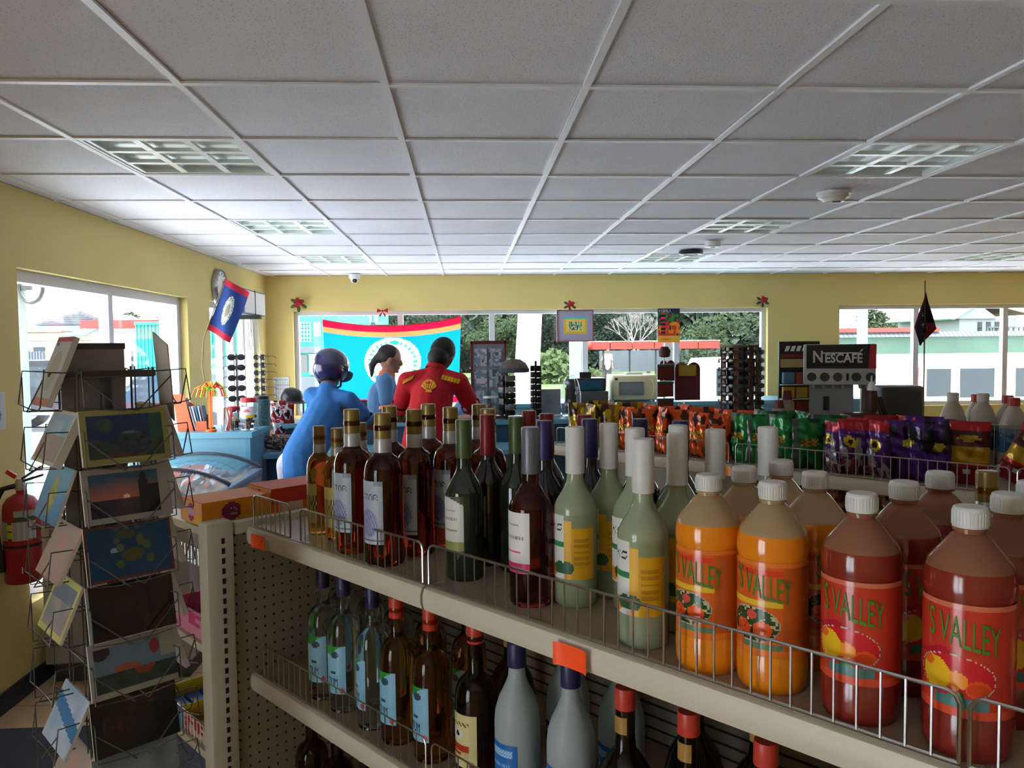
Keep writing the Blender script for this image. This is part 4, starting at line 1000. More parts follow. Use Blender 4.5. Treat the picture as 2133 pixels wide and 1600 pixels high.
# sunglasses stands on the counter by the door
M_sun = mat('sunglass_frame', (.02, .02, .022), .25); M_lens = mat('sunglass_lens', (.03, .03, .035), .1, coat=1)
def sunglasses_mesh():
    b = MB(); 
    for s in (-1, 1):
        b.mi = 1; b.sph((s*.034, 0, 0), (.027, .003, .020), 12, 6)
        b.mi = 0; b.tube([(s*.034+.029*math.cos(a*PI/6), 0, .022*math.sin(a*PI/6)) for a in range(13)], .0022, 4, False)
        b.tube([(s*.064, 0, .01), (s*.068, .03, .01), (s*.066, .12, .004), (s*.064, .14, -.012)], .0028, 4)
    b.tube([(-.008, 0, .008), (0, 0, .011), (.008, 0, .008)], .0022, 4)
    o = b.build('sunglasses', [M_sun, M_lens], None, True); me = o.data; D.objects.remove(o); return me
SG = sunglasses_mesh()
def sunstand(name, label, loc, w, h, rows, glabel, colr=M_white, rz=0):
    t = thing(name, label, 'display stand', loc, rz)
    MB().lathe([(0, 0), (w*.7, 0), (w*.7, .012), (.012, .02), (.01, h), (0, h)], 20).build('stand_pole', M_chrome, t, True)
    MB().box((0, .004, h*.55), (w*.35, .004, h*.85)).build('mirror_strip', colr, t)
    for k in range(rows):
        z = h-.03-k*(h-.08)/rows
        for s in (-1, 1): pass
        o = link('sunglasses', SG, None, Vector(loc)+Matrix.Rotation(rz, 3, 'Z') @ Vector((0, -.012, z)), rz)
        tag(o, '%s, row %s from the top' % (glabel, ['one', 'two', 'three', 'four', 'five', 'six', 'seven', 'eight', 'nine', 'ten'][k]), 'sunglasses', glabel)
    return t
sunstand('sunglasses_stand', 'slim sunglasses stand on the blue counter, left one', (-1.70, 5.80, ZC), .09, .54, 6, 'dark sunglasses on the left counter stand', M_grey, .5)
sunstand('sunglasses_stand', 'slim sunglasses stand beside the yellow corner, right one', (-1.73, 6.6, 1.078), .09, .54, 7, 'dark sunglasses on the right counter stand', M_white, -.4)
tb = thing('small_side_table', 'small table behind the blue counter block holding a sunglasses stand', 'table', (-1.75, 6.62, 0)); MB().bb(-.2, .2, -.18, .18, 1.045, 1.077).build('table_top', M_cnt, tb)
for x in (-.17, .17):
    for y in (-.15, .15): MB().bb(x-.015, x+.015, y-.015, y+.015, 0, 1.045).build('leg', M_cnt, tb)
# clock, cigarette display, camera, sensors
ck = thing('wall_clock', 'round silver wall clock high on the left wall above the flag', 'clock', (-2.138, 6.83, 2.19), 0)
def L2(m_, pr, n=32): 
    b = MB(); b.lathe(pr, n); bmesh.ops.rotate(b.b, verts=b.b.verts, matrix=Matrix.Rotation(PI/2, 3, 'Y')); return b
L2(None, [(0, 0), (.165, 0), (.165, .03), (.155, .045), (.145, .035)]).build('clock_case', M_chrome, ck, True); L2(None, [(0, .033), (.146, .033)]).build('dial', M_white, ck)
for a, L, w in ((.6, .08, .008), (2.2, .12, .006)): MB().box((0, 0, 0), (.002, w, L), M=Matrix.Translation((.037, math.sin(a)*L/2, math.cos(a)*L/2)) @ Matrix.Rotation(-a, 4, 'X')).build('hand', M_black, ck)
b = MB()
for k in range(12): a = k*PI/6; b.box((.036, .125*math.sin(a), .125*math.cos(a)), (.002, .008, .02), M=Matrix.Translation((.036, .125*math.sin(a), .125*math.cos(a))) @ Matrix.Rotation(-a, 4, 'X'))
b.build('hour_marks', M_black, ck)
cg = thing('overhead_cabinet', 'grey and white two section overhead cabinet on the left wall by the corner', 'cabinet', (-2.05, 7.36, 1.975), 0)
MB().bb(-.085, .08, -.36, .36, 0, .23).build('cabinet_body', mat('cabinet_grey', '6a7488', .4), cg)
for y in (-.18, .18): MB().bb(.08, .088, y-.165, y+.165, .015, .215).build('light_panel', M_white, cg)
for x in (-.045, .04): MB().bb(x-.036, x+.034, -.368, -.361, .015, .215).build('front_panel', mat('cabinet_front', 'a8b0bc', .4), cg)
MB().bb(.081, .09, -.008, .008, 0, .23).build('divider', M_dark, cg)
t = thing('hanging_necklaces', 'strings of beads and chains hanging under the overhead cabinet', 'necklaces', (-2.0, 7.30, 1.537)); b = MB()
for k in range(14): b.tube([(-.08+.013*k, random.uniform(-.03, .03), .438), (-.08+.013*k+.006, 0, random.uniform(.0, .15))], .004, 5)
b.build('strings', mat('beads', (.5, .48, .46), .3, .5), t)['kind'] = 'stuff'; MB().bb(-.10, .10, -.035, .035, .40, .438).build('hook_rail', M_black, t)
dm = thing('dome_camera', 'white dome security camera on the ceiling near the back wall', 'camera', (-1.16, 8.25, H-.003), 0)
MB().lathe([(0, 0), (.062, 0), (.062, -.028), (.058, -.045), (.045, -.05)], 24).build('housing', M_white, dm, True); MB().sph((0, 0, -.05), .044, 20, 12).build('dome', M_white, dm, True); MB().sph((.004, -.025, -.068), .026, 16, 10).build('lens', M_black, dm, True)
sd = thing('smoke_detector', 'round white smoke detector on the ceiling beside the right light', 'smoke detector', (1.93, 3.93, H-.003), 0)
MB().lathe([(0, 0), (.085, 0), (.085, -.012), (.07, -.018), (.07, -.024)], 28).build('mounting_base', M_white, sd, True); MB().lathe([(.072, -.02), (.078, -.028), (.060, -.036), (.052, -.05), (.03, -.055), (0, -.055)], 28).build('detector_head', M_white, sd, True); MB().box((0, -.03, -.055), (.04, .01, .006)).build('sensor_slot', M_dark, sd)
t = thing('ceiling_sensor', 'small plain white round sensor on the ceiling right of the centre', 'sensor', (1.90, 5.80, H-.003), 0); MB().lathe([(0, 0), (.06, 0), (.06, -.035), (.052, -.042), (0, -.042)], 24).build('sensor_case', M_white, t, True); MB().lathe([(.0, -.042), (.02, -.042), (.016, -.047), (0, -.047)], 16).build('sensor_lens', M_grey, t, True)
t = thing('ceiling_disc', 'flat black disc fixture on the ceiling before the far right light', 'ceiling fixture', (1.90, 6.37, H-.003), 0); MB().lathe([(0, 0), (.10, 0), (.10, -.022), (.09, -.03), (0, -.03)], 28).build('disc_case', M_black, t, True); MB().lathe([(.06, -.03), (.062, -.034), (.05, -.034), (.048, -.03)], 24).build('grille_ring', M_dark, t)
# ------------------------------------------------------------------ people
M_skin = mat('skin_brown', '7c5040', .55, sss=.1); M_skin2 = mat('skin_light_brown', '9a6a58', .55, sss=.1)
M_hair = mat('black_hair', '0c0a0c', .6); M_hairb = mat('dark_brown_hair', '1e1416', .6)
def head(t, c, yaw, skin, tilt=0, scale=1, hair=None, hairm=None, extra=()):
    pass
def person(name, label, pos, rz, J, skin, shirtm, pantm, hairm=None, hair=None, shirt_extra=(), cat='person', sleeve=.55, slim=1, female=False, hat=None, cuff=None):
    """J: joint positions in the person's own frame (x right, y forward, z up)"""
    t = thing(name, label, cat, pos, rz)
    g = {k: Vector(v) for k, v in J.items()}
    k_ = (.93 if female else 1)*slim
    hd = g['head']; up = (hd-g['neck']).normalized(); fw = Vector(J.get('face', (0, 1, 0))).normalized(); sd_ = fw.cross(up).normalized(); fw = up.cross(sd_).normalized()
    Mh = Matrix((sd_, fw, up)).transposed()
    eul = Mh.to_euler()
    P = [('c', g['pelvis'], g['chest'], .13*k_, .145*k_), ('c', g['chest'], g['neck'], .12*k_, .06), ('c', g['neck'], hd-up*.06, .055*k_, .055*k_), ('e', hd+up*.01, (.073, .092, .112), eul), ('e', hd+fw*.02-up*.055, (.052, .062, .06), eul),
         ('e', hd+fw*.098-up*.015, (.013, .018, .022), eul), ('e', hd+fw*.086-up*.055, (.024, .014, .012), eul), ('e', hd+fw*.078-up*.09, (.022, .018, .014), eul)]
    for s in (-1, 1): P.append(('e', hd+sd_*s*.075-up*.01-fw*.005, (.012, .02, .032), eul))
    for s, n in ((-1, 'l'), (1, 'r')):
        sh, el, wr = g['sh_'+n], g['el_'+n], g['wr_'+n]; hip, kn, an = g['hip_'+n], g['kn_'+n], g['an_'+n]
        P += [('c', g['chest'], sh, .07*k_, .056*k_), ('c', sh, el, .056*k_, .043*k_), ('c', el, wr, .042*k_, .027*k_)]
        d = (wr-el).normalized(); hx = d.cross(Vector((0, 0, 1))); hx = hx.normalized() if hx.length > .1 else Vector((1, 0, 0))
        P.append(('e', wr+d*.045, (.02, .034, .045), Vector((0, 0, 1)).rotation_difference(d).to_euler()))
        dn = Vector((0, 0, -.25))
        for q in range(4):
            b0 = wr+d*.075+hx*(q-1.5)*.019; L = (.034, .042, .039, .03)[q]; b1 = b0+(d+dn*.6).normalized()*L
            P += [('c', b0, b1, .0085, .008), ('c', b1, b1+(d*.5+dn*2).normalized()*L*.8, .008, .007)]
        P.append(('c', wr+d*.03-hx*s*.03, wr+d*.075-hx*s*.05, .010, .008))
        P += [('c', g['pelvis'], hip, .12*k_, .10*k_), ('c', hip, kn, .085*k_, .055*k_), ('c', kn, an, .055*k_, .036*k_), ('e', an+Vector((0, .05, -.04)), (.045, .12, .035))]
    blob('body', P, skin, t, .0075, 3)
    # shirt
    S = [('c', g['pelvis'], g['chest'], .155*k_, .155*k_), ('c', g['chest'], g['neck']-(g['neck']-g['chest'])*.25, .145*k_, .075), ('c', g['pelvis']-Vector((0, 0, .10)), g['pelvis'], .158*k_, .155*k_)]
    for n in 'lr':
        sh, el = g['sh_'+n], g['el_'+n]; e = sh+(el-sh)*sleeve
        S += [('c', g['chest']+(g['neck']-g['chest'])*.35, sh, .085*k_, .074*k_), ('c', sh, e, .072*k_, .070*k_)]
    for n in 'lr': S.append(('c', g['neck']-(g['neck']-g['chest'])*.22, g['sh_'+n], .062*k_, .070*k_))
    S += list(shirt_extra)
    sh_ = blob('shirt', S, shirtm, t, .010, 5)
    # collar
    nk = g['neck']; cd_ = (hd-nk).normalized(); q = Vector((0, 0, 1)).rotation_difference(cd_).to_matrix().to_4x4()
    b = MB(); b.lathe([(.074*k_, -.035), (.078*k_, -.02), (.072*k_, .008), (.064*k_, .010), (.066*k_, -.03)], 20); bmesh.ops.transform(b.b, matrix=Matrix.Translation(nk) @ q, verts=b.b.verts)
    b.build('collar', cuff or shirtm, sh_, True)
    for n in 'lr':
        sh, el = g['sh_'+n], g['el_'+n]; e = sh+(el-sh)*sleeve; d = (el-sh).normalized(); q = Vector((0, 0, 1)).rotation_difference(d).to_matrix().to_4x4()
        b = MB(); b.lathe([(.072*k_, .045), (.077*k_, .05), (.078*k_, .074), (.074*k_, .076), (.069*k_, .074)], 20); bmesh.ops.transform(b.b, matrix=Matrix.Translation(e) @ q, verts=b.b.verts); b.build('sleeve_cuff', cuff or shirtm, sh_, True)
    # trousers and shoes
    T_ = [('e', g['pelvis']-Vector((0, 0, .03)), (.165*k_, .13*k_, .14))]
    for n in 'lr':
        hip, kn, an = g['hip_'+n], g['kn_'+n], g['an_'+n]
        T_ += [('c', hip, kn, .108*k_, .078*k_), ('c', kn, an+Vector((0, 0, .03)), .077*k_, .062*k_)]
    blob('trousers', T_, pantm, t, .012, 4)
    for n in 'lr':
        an = g['an_'+n]; MB().sph(an+Vector((0, .055, -.045)), (.05, .135, .042), 16, 8).build('shoe', M_black, t, True)
    if hair: blob('hair', [(p[0],)+tuple((hd+Mh @ Vector(p[1]),)+((p[2], (eul if len(p) < 4 else p[3])) if p[0] == 'e' else (hd+Mh @ Vector(p[2]), p[3], p[4]))) for p in hair], hairm, t, .008, 4)
    return t, hd, Mh, sh_
M_bs = mat('blue_polo', '2f6cae', .9, bump=8, bscale=9); M_bw = mat('dusty_blue_polo', '4a7098', .9, bump=8, bscale=9); M_orc = mat('orange_trim', 'd8683c', .8)
M_rs = mat('red_polo', 'b01020', .9, bump=8, bscale=9); M_wp = mat('white_trousers', 'b8b4c0', .85); M_np = mat('navy_trousers', '141826', .85)
# man in blue polo and helmet, leaning on the counter, seen from behind
# own frame: y forward
t, hd, Mh, _ = person('person', 'person in blue polo, navy helmet and white trousers leaning on the counter, back turned', (-1.06, 5.02, 0), -.28, dict(
    pelvis=(0, 0, .96), chest=(.03, .26, 1.20), neck=(.01, .36, 1.385), head=(.0, .44, 1.50), face=(.10, 1, -.25),
    sh_l=(-.095, .33, 1.33), el_l=(-.07, .50, 1.10), wr_l=(.05, .70, 1.13), sh_r=(.18, .32, 1.30), el_r=(.29, .44, 1.12), wr_r=(.24, .68, 1.13),
    hip_l=(-.09, 0, .90), kn_l=(-.10, .03, .50), an_l=(-.11, -.02, .09), hip_r=(.09, 0, .90), kn_r=(.10, .06, .50), an_r=(.11, .03, .09)),
    M_skin, M_bs, M_wp, M_hair, [('e', (0, -.03, -.04), (.08, .085, .08))], slim=.86)
hl = blob('helmet', [('e', hd+Mh @ Vector((0, -.012, .035)), (.122, .142, .122), Mh.to_euler()), ('e', hd+Mh @ Vector((0, -.035, -.02)), (.112, .118, .09), Mh.to_euler())], mat('navy_helmet', '1c1c50', .25, coat=.6), t, .008, 6)
b = MB(); b.lathe([(.115, -.004), (.178, -.022), (.176, -.026), (.113, -.010)], 24, sx=.75, a0=.5, a1=PI-.5); bmesh.ops.transform(b.b, matrix=Matrix.Translation(hd+Mh @ Vector((0, .005, .04))) @ Mh.to_4x4(), verts=b.b.verts); b.build('visor_peak', MATS['navy_helmet'], hl, True)
for s in (-1, 1): MB().sph(hd+Mh @ Vector((s*.108, -.03, -.035)), .009, 8, 6).build('rivet', M_chrome, hl, True)
MB().tube([hd+Mh @ Vector(p) for p in ((.098, -.01, -.05), (.07, .04, -.115), (0, .055, -.135), (-.07, .04, -.115), (-.098, -.01, -.05))], .008, 6).build('chin_strap', M_black, hl, True)
# man in red polo
t, hd, Mh, shr = person('person', 'person in red polo with yellow shoulder trim, elbows on the counter, back turned', (-.285, 4.95, 0), -.02, dict(
    pelvis=(0, 0, .98), chest=(.06, .14, 1.33), neck=(.085, .22, 1.515), head=(.12, .285, 1.59), face=(.35, 1, -.3),
    sh_l=(-.105, .18, 1.43), el_l=(-.20, .42, 1.17), wr_l=(-.08, .66, 1.13), sh_r=(.235, .18, 1.42), el_r=(.35, .40, 1.17), wr_r=(.22, .66, 1.13),
    hip_l=(-.09, 0, .90), kn_l=(-.10, .03, .50), an_l=(-.12, 0, .09), hip_r=(.09, 0, .90), kn_r=(.11, .05, .50), an_r=(.13, .02, .09)),
    M_skin, M_rs, M_np, M_hair, [('e', (0, -.022, .03), (.086, .098, .105)), ('e', (0, -.04, -.045), (.074, .075, .075))], sleeve=.5, slim=.92)
M_yt = mat('yellow_print', 'd8a020', .8)
def onshirt(pts, name, m):   # project small cloth patches onto the shirt surface from behind
    dg = bpy.context.evaluated_depsgraph_get()
    from mathutils.bvhtree import BVHTree
    bv = BVHTree.FromPolygons([v.co.copy() for v in shr.data.vertices], [p.vertices[:] for p in shr.data.polygons])
    b = MB()
    for poly_ in pts:
        vs_ = []
        for x, z in poly_:
            h = bv.ray_cast(Vector((x, -1, z)), Vector((0, 1, 0)))
            y = h[0].y-.009 if h[0] else .1
            vs_.append((x, y, z))
        b.prism(vs_, (0, .006, 0))
    return b.build(name, m, shr)
cx, cz = .045, 1.40
shell = [[(cx+.05*math.cos(PI*k/6-0)*.98, cz+.048*abs(math.sin(PI*k/6))), (cx+.05*math.cos(PI*(k+.86)/6), cz+.048*abs(math.sin(PI*(k+.86)/6))), (cx+.012*math.cos(PI*(k+.5)/6), cz-.022)] for k in range(6)]
onshirt(shell+[[(cx-.022, cz-.032), (cx+.022, cz-.032), (cx+.016, cz-.018), (cx-.016, cz-.018)]], 'scallop_emblem', M_yt)
def strip(x0, z0, x1, z1, w, n=6): return [[(x0+(x1-x0)*k/n, z0+(z1-z0)*k/n), (x0+(x1-x0)*(k+.85)/n, z0+(z1-z0)*(k+.85)/n), (x0+(x1-x0)*(k+.85)/n-.01, z0+(z1-z0)*(k+.85)/n-w), (x0+(x1-x0)*k/n-.01, z0+(z1-z0)*k/n-w)] for k in range(n)]
onshirt(strip(.13, 1.475, .25, 1.44, .028), 'shoulder_trim', M_yt); onshirt(strip(-.125, 1.44, -.055, 1.475, .026), 'shoulder_trim', M_yt)
# woman at the till, facing right
t, hd, Mh, _ = person('person', 'person with glasses and a ponytail in a dusty blue polo with orange trim, side view', (-.72, 6.62, 0), -PI/2+.15, dict(
    pelvis=(0, 0, .95), chest=(0, .02, 1.24), neck=(0, .05, 1.44), head=(0, .075, 1.555), face=(0, 1, -.05),
    sh_l=(-.15, .02, 1.37), el_l=(-.20, .06, 1.11), wr_l=(-.12, .26, 1.13), sh_r=(.17, .02, 1.37), el_r=(.21, .04, 1.12), wr_r=(.15, .26, 1.13),
    hip_l=(-.08, 0, .90), kn_l=(-.09, .02, .50), an_l=(-.10, 0, .09), hip_r=(.08, 0, .90), kn_r=(.09, .02, .50), an_r=(.10, 0, .09)),
    M_skin2, M_bw, M_np, M_hairb, [('e', (0, -.025, .035), (.082, .095, .095)), ('e', (0, -.085, 0), (.05, .05, .05)), ('c', (0, -.115, -.01), (0, -.14, -.08), .03, .03), ('c', (0, -.14, -.08), (0, -.125, -.17), .03, .012)], sleeve=.6, female=True, cuff=M_orc)
gl_ = MB()
for s in (-1, 1): gl_.tube([hd+Mh @ Vector((s*.032+.022*math.cos(a*PI/6), .094, -.002+.018*math.sin(a*PI/6))) for a in range(13)], .002, 4, False); gl_.tube([hd+Mh @ Vector((s*.054, .092, 0)), hd+Mh @ Vector((s*.078, .0, .005))], .002, 4)
gl_.build('glasses', M_black, t, True)
# cashier bending down behind the red polo
t, hd, Mh, _ = person('person', 'person in a light blue polo mostly hidden behind the man in red', (.02, 6.95, 0), -PI/2-.3, dict(
    pelvis=(0, -.10, .92), chest=(0, .06, 1.14), neck=(0, .16, 1.29), head=(0, .25, 1.375), face=(0, 1, -.7),
    sh_l=(-.15, .10, 1.24), el_l=(-.20, .22, 1.02), wr_l=(-.12, .42, 1.02), sh_r=(.17, .10, 1.24), el_r=(.21, .20, 1.0), wr_r=(.15, .40, 1.0),
    hip_l=(-.08, -.1, .88), kn_l=(-.09, 0, .49), an_l=(-.10, 0, .09), hip_r=(.08, -.1, .88), kn_r=(.09, 0, .49), an_r=(.10, 0, .09)),
    M_skin, M_bw, M_np, M_hair, [('e', (0, -.02, .03), (.084, .098, .10))], female=True, cuff=M_orc)
# walker outside
t, hd, Mh, _ = person('person', 'person in a white top and dark shorts walking on the grass outside', (6.15, 33, -.12), PI+.2, dict(
    pelvis=(0, 0, .95), chest=(0, .02, 1.24), neck=(0, .03, 1.44), head=(0, .05, 1.57), face=(0, 1, 0),
    sh_l=(-.16, .02, 1.37), el_l=(-.22, -.04, 1.12), wr_l=(-.20, .1, .92), sh_r=(.16, .02, 1.37), el_r=(.22, .0, 1.12), wr_r=(.22, -.06, .90),
    hip_l=(-.08, 0, .90), kn_l=(-.09, .1, .50), an_l=(-.10, .05, .09), hip_r=(.08, 0, .90), kn_r=(.09, -.02, .50), an_r=(.10, -.15, .12)),
    M_skin, mat('white_top', 'c0b0b4', .9), M_np, M_hairb, [('e', (0, -.02, .03), (.084, .098, .10)), ('c', (0, -.09, 0), (0, -.12, -.2), .03, .015)], female=True)
# ------------------------------------------------------------------ things on and around the back wall
fg = thing('hanging_flag', 'large blue national flag with red edges and white wreath disc hung across the window', 'flag', (0, 8.40, 0), 0)
def bflag(s, t):
    if t > .93: return 'd01030'
    if t > .86: return 'e07848'
    if t < .07: return 'd01030'
    q = math.hypot((s-.50)*1.56, t-.53)
    if q < .325:
        a = math.atan2(t-.53, (s-.5)*1.56)
        if .24 < q < .285 and (a*14/PI) % 1 < .42: return '28a078'
        if ell(s, t, .52, .79, .03, .03): return '20a880'
        if q < .14: return 'c89878' if (int(s*40)+int(t*24)) % 2 else '88b098'
        return 'ffffff'
    return '0a7cae'
fx0, fx1 = ony(672, 660, 8.4).x, ony(960, 660, 8.4).x
def fpos(s, t):
    sag = .085*(1-(2*s-1)**2); x = fx0+(fx1-fx0)*s+.03*(1-t)*(1-2*s)*1.2
    return Vector((x, -.02+.015*math.sin(s*9)+.02*math.sin(s*23)*(1-t)*.4, 1.965+.02*s-sag*t-(1-t)*.93))
painted('flag_cloth', 120, 80, fpos, bflag, M_flag, fg, smooth=True)
for s in (0, 1): p = fpos(s, 1); MB().cyl((p.x, 0, p.z), (p.x, .05, p.z+.03), .004, n=6).build('tie_string', M_white, fg)
MB().tube([fpos(k/20, 1)+Vector((0, 0, .004)) for k in range(21)], .006, 6).build('hem_cord', mat('flag_hem', 'd01030', .8), fg, True)
M_leaf = mat('rose_leaf', '2f5a2a', .6); M_rose_r = mat('rose_petal', '9a0c1c', .6)
def rose_(label, x, y, k=1, bow=False):
    p = ony(x, y, 8.42); t = thing('rose_decoration' if not bow else 'bow_decoration', label, 'decoration', p)
    if not bow:
        b = MB()
        for i in range(9): a = i*2.4; r = .006+.004*i; b.sph((r*math.cos(a)*k, -.035-.02*(1-i/9), r*math.sin(a)*k+.01), (.020*k, .010, .018*k), 8, 6)
        b.build('petals', M_rose_r, t, True)
        for a in (2.6, 3.6, -1.6, -.5): MB().sph((.055*k*math.cos(a), -.015, .05*k*math.sin(a)), (.030*k, .004, .016*k), 8, 6, Matrix.Rotation(-a, 4, 'Y')).build('leaf', M_leaf, t, True)
        MB().tube([(0, -.02, 0), (.0, -.015, -.05), (.01, -.01, -.07)], .003, 5).build('stem', M_leaf, t, True)
    else:
        for s in (-1, 1):
            MB().prism([(0, -.02, 0), (s*.055, -.02, .03), (s*.06, -.02, -.02)], (0, .02, 0)).build('bow_loop', M_rose_r, t)
            MB().prism([(0, -.015, 0), (s*.02, -.015, -.065), (s*.04, -.015, -.05)], (0, .006, 0)).build('bow_tail', M_rose_r, t)
        MB().sph((0, -.02, 0), .014, 8, 6).build('knot', M_rose_r, t, True)
rose_('artificial red rose with leaves at the left upper corner of the back window', 623, 633, 1.15)
rose_('red bow on the window head above the large flag', 797, 648, 1, True)
rose_('artificial red rose above the framed certificate', 1187, 636, .9); rose_('artificial red rose at the right upper corner of the back window', 1588, 627, .95)
p0, p1 = ony(1160, 712, 8.36), ony(1236, 645, 8.36)
t = thing('framed_certificate', 'framed yellow and blue certificate with lilac mount hanging in the window', 'picture frame', (p0.x, 8.36, p0.z), 0); w, h = p1.x-p0.x, p1.z-p0.z
for q in ((0, w, -.012, .01, 0, .012), (0, w, -.012, .01, h-.012, h), (0, .012, -.012, .01, .012, h-.012), (w-.012, w, -.012, .01, .012, h-.012)): MB().bb(*q).build('frame_bar', mat('frame_wood', '8a4a48', .5), t)
def cert(s, q):
    if .17 < s < .83 and .22 < q < .80:
        if q > .72: return '4ab8b4'
        if .32 < s < .68 and .34 < q < .62: return '2c4a38' if vn(s*60, q*40) > .55 else 'b8cc9c'
        return 'd8b030' if q < .3 or abs(s-.5) > .28 else 'e0c058'
    return '9c94ac'
painted('certificate', 48, 40, lambda s, q: (.012+(w-.024)*s, -.004, .012+(h-.024)*q), cert, M_print, t)
MB().bb(.01, w-.01, 0, .006, .01, h-.01).build('backing', M_grey, t)
p0, p1 = ony(1370, 714, 8.518), ony(1416, 642, 8.518); w, h = p1.x-p0.x, p1.z-p0.z
t = thing('fruit_juice_poster', 'narrow colourful fruit poster taped inside the window above the red display', 'poster', (p0.x, 8.518, p0.z), 0)
def post_(s, q):
    if q > .86: return 'c8c8d8' if word('RUBEX', s, q, .06, .6, .89, .97) else '1c1c4c'
    if q < .2: return 'd8a038' if not ell(s, q, .35, .1, .25, .03) else 'e07030'
    if .16 < s < .34: return 'c83030' if int(q*16) % 2 else '141420'
    n = vn(s*9+2, q*9)
    if q < .5: return 'c83820' if n > .55 else ('e0801c' if n > .3 else '2c2020')
    if ell(s, q, .75, .5, .22, .1): return 'd88a20'
    return '2c7a2c' if n > .55 else ('1c2440' if n > .28 else 'c02828')
painted('poster_print', 40, 60, lambda s, q: (w*s, -.002, h*q), post_, M_print, t); MB().bb(0, w, -.0012, .001, 0, h).build('poster_sheet', M_white, t)
MB().bb(w*.3, w*.62, -.02, .02, -.10, -.005).build('clip_hook', M_white, t)
t = thing('wall_calendar', 'white calendar sheet on the yellow wall left of the back window', 'calendar', (ony(570, 830, 8.44).x, 8.446, ony(570, 830, 8.44).z), 0)
painted('calendar_print', 24, 24, lambda s, q: (.17*s, -.006, .23*q), lambda s, q: 'aab4c4' if (.85 < q < .92 and .1 < s < .9) or (q < .8 and (int(s*21) % 3 == 0 or int(q*20) % 4 == 0)) else 'd4dae2', M_print, t); MB().bb(0, .17, -.005, .002, 0, .23).build('calendar_sheet', M_white, t)
# red snack bags and white roll on the ledge by the helmeted customer
def item(name, label, cat, loc, build, rz=0, group=None):
    t = thing(name, label, cat, loc, rz, group); build(t); return t
def bag_mesh(w, h, d, fn, nx=14, ny=16, name='bag_front'):
    def pf(sg):
        def pos(s, t):
            e = (math.sin(PI*min(1, max(0, s)))**.5)*(math.sin(PI*min(1, max(0, t)))**.45)
            wr = .006*math.sin(s*17+t*9)+.004*math.sin(t*31+s*5)
            return ((s-.5)*w*(1-.06*math.sin(PI*t)), sg*(d/2*e+wr*e*.6), t*h)
        return pos
    return pf
def snack(t, w, h, d, fn, fb=None):
    pf = bag_mesh(w, h, d, fn)
    painted('bag_front', 22, 28, pf(-1), fn, M_foil, t, smooth=True)
    painted('bag_back', 8, 10, pf(1), fb or (lambda s, q: fn(.02, q)), M_foil, t, flip=True, smooth=True)
def redbag(s, q): return ['b0202c', '7a1420', 'c8c0c4', '301418'][int(vn(s*6+1, q*6+4)*3.99)]
for k, (x, y, l) in enumerate([(578, 880, 'red snack packet hanging left beside the blue polo'), (596, 886, 'red snack packet hanging right beside the blue polo'), (586, 915, 'red snack packet lowest beside the blue polo')]):
    p = ony(x, y, 6.02); t = thing('snack_packet', l, 'snack packet', (p.x, 6.02, p.z), .1*k, 'red packets beside the blue polo'); snack(t, .13, .17, .04, redbag)
t = thing('tape_roll', 'white round roll standing above the red packets', 'roll', (ony(590, 842, 6.15).x, 6.15, 1.155), 0)
b = MB(); b.lathe([(.025, -.025), (.06, -.025), (.06, .025), (.025, .025), (.025, -.025)], 28); bmesh.ops.rotate(b.b, verts=b.b.verts, matrix=Matrix.Rotation(PI/2, 3, 'X')); b.build('roll_body', M_white, t, True); MB().bb(-.05, .05, -.04, .04, -.075, -.06).build('roll_foot', M_grey, t)
t = thing('packet_rack', 'small dark rack under the black helmet behind the red packets', 'rack', (ony(607, 826, 6.25).x, 6.25, 1.079)); MB().bb(-.12, .12, -.09, .09, .14, .152).build('rack_top', M_dark, t)
for x in (-.11, .11):
    for y in (-.08, .08): MB().bb(x-.006, x+.006, y-.006, y+.006, 0, .14).build('leg', M_dark, t)
t = thing('black_helmet', 'black helmet resting on a small rack behind the blue polo', 'helmet', (ony(607, 826, 6.25).x, 6.25, 1.2315), 0); t.scale = (.8, .8, .8)
b = MB(); b.lathe([(.11, 0), (.12, .05), (.10, .10), (.06, .135), (0, .145)], 24); b.build('shell', M_black, t, True); MB().lathe([(.10, .0), (.125, .0), (.125, .012), (.10, .012)], 24).build('rim', M_dark, t)
for k in range(9):
    x = 528+8*k+random.uniform(-2, 2)
    p = ony(x+4, 915, 5.76); t = thing('meat_packet', '%s clear wrapped packet from the left in the pile on the lower ledge' % ['first', 'second', 'third', 'fourth', 'fifth', 'sixth', 'seventh', 'eighth', 'ninth'][k], 'packet', (p.x, 5.76+.05*(k % 3), .903+.02*(k % 2)), random.uniform(-1, 1), 'wrapped packets on the lower ledge'); snack(t, .12, .09, .05, lambda s, q: ['6a4a40', '8a7068', '4a3430', 'a89890'][int(vn(s*5+k, q*5)*3.99)])
# till area
def term(t): MB().bb(-.035, .035, -.02, .02, 0, .16, bev=.004).build('terminal_body', M_black, t, True); MB().bb(-.028, .028, -.0215, -.020, .09, .145).build('screen', mat('dim_screen', '46586a', .2), t)
item('card_terminal', 'black card terminal standing between the blue polo and the woman', 'card terminal', (ony(755, 830, 6.2).x, 6.2, 1.08), term)
def regi(t):
    MB().bb(-.17, .17, -.18, .18, 0, .12, bev=.01).build('drawer', M_dark, t, True); MB().bb(-.16, .16, -.10, .16, .12, .25, bev=.01).build('housing', mat('till_body', '22262c', .4), t, True)
    MB().bb(-.13, .13, -.108, -.10, .13, .23).build('key_panel', mat('till_keys', '1c4a5c', .4), t); MB().bb(-.10, .02, -.02, .0, .25, .31).build('customer_display', M_black, t)
item('cash_register', 'dark cash register with teal keys left of the cream microwave', 'cash register', (ony(1232, 845, 7.7).x, 7.85, 1.076), regi)
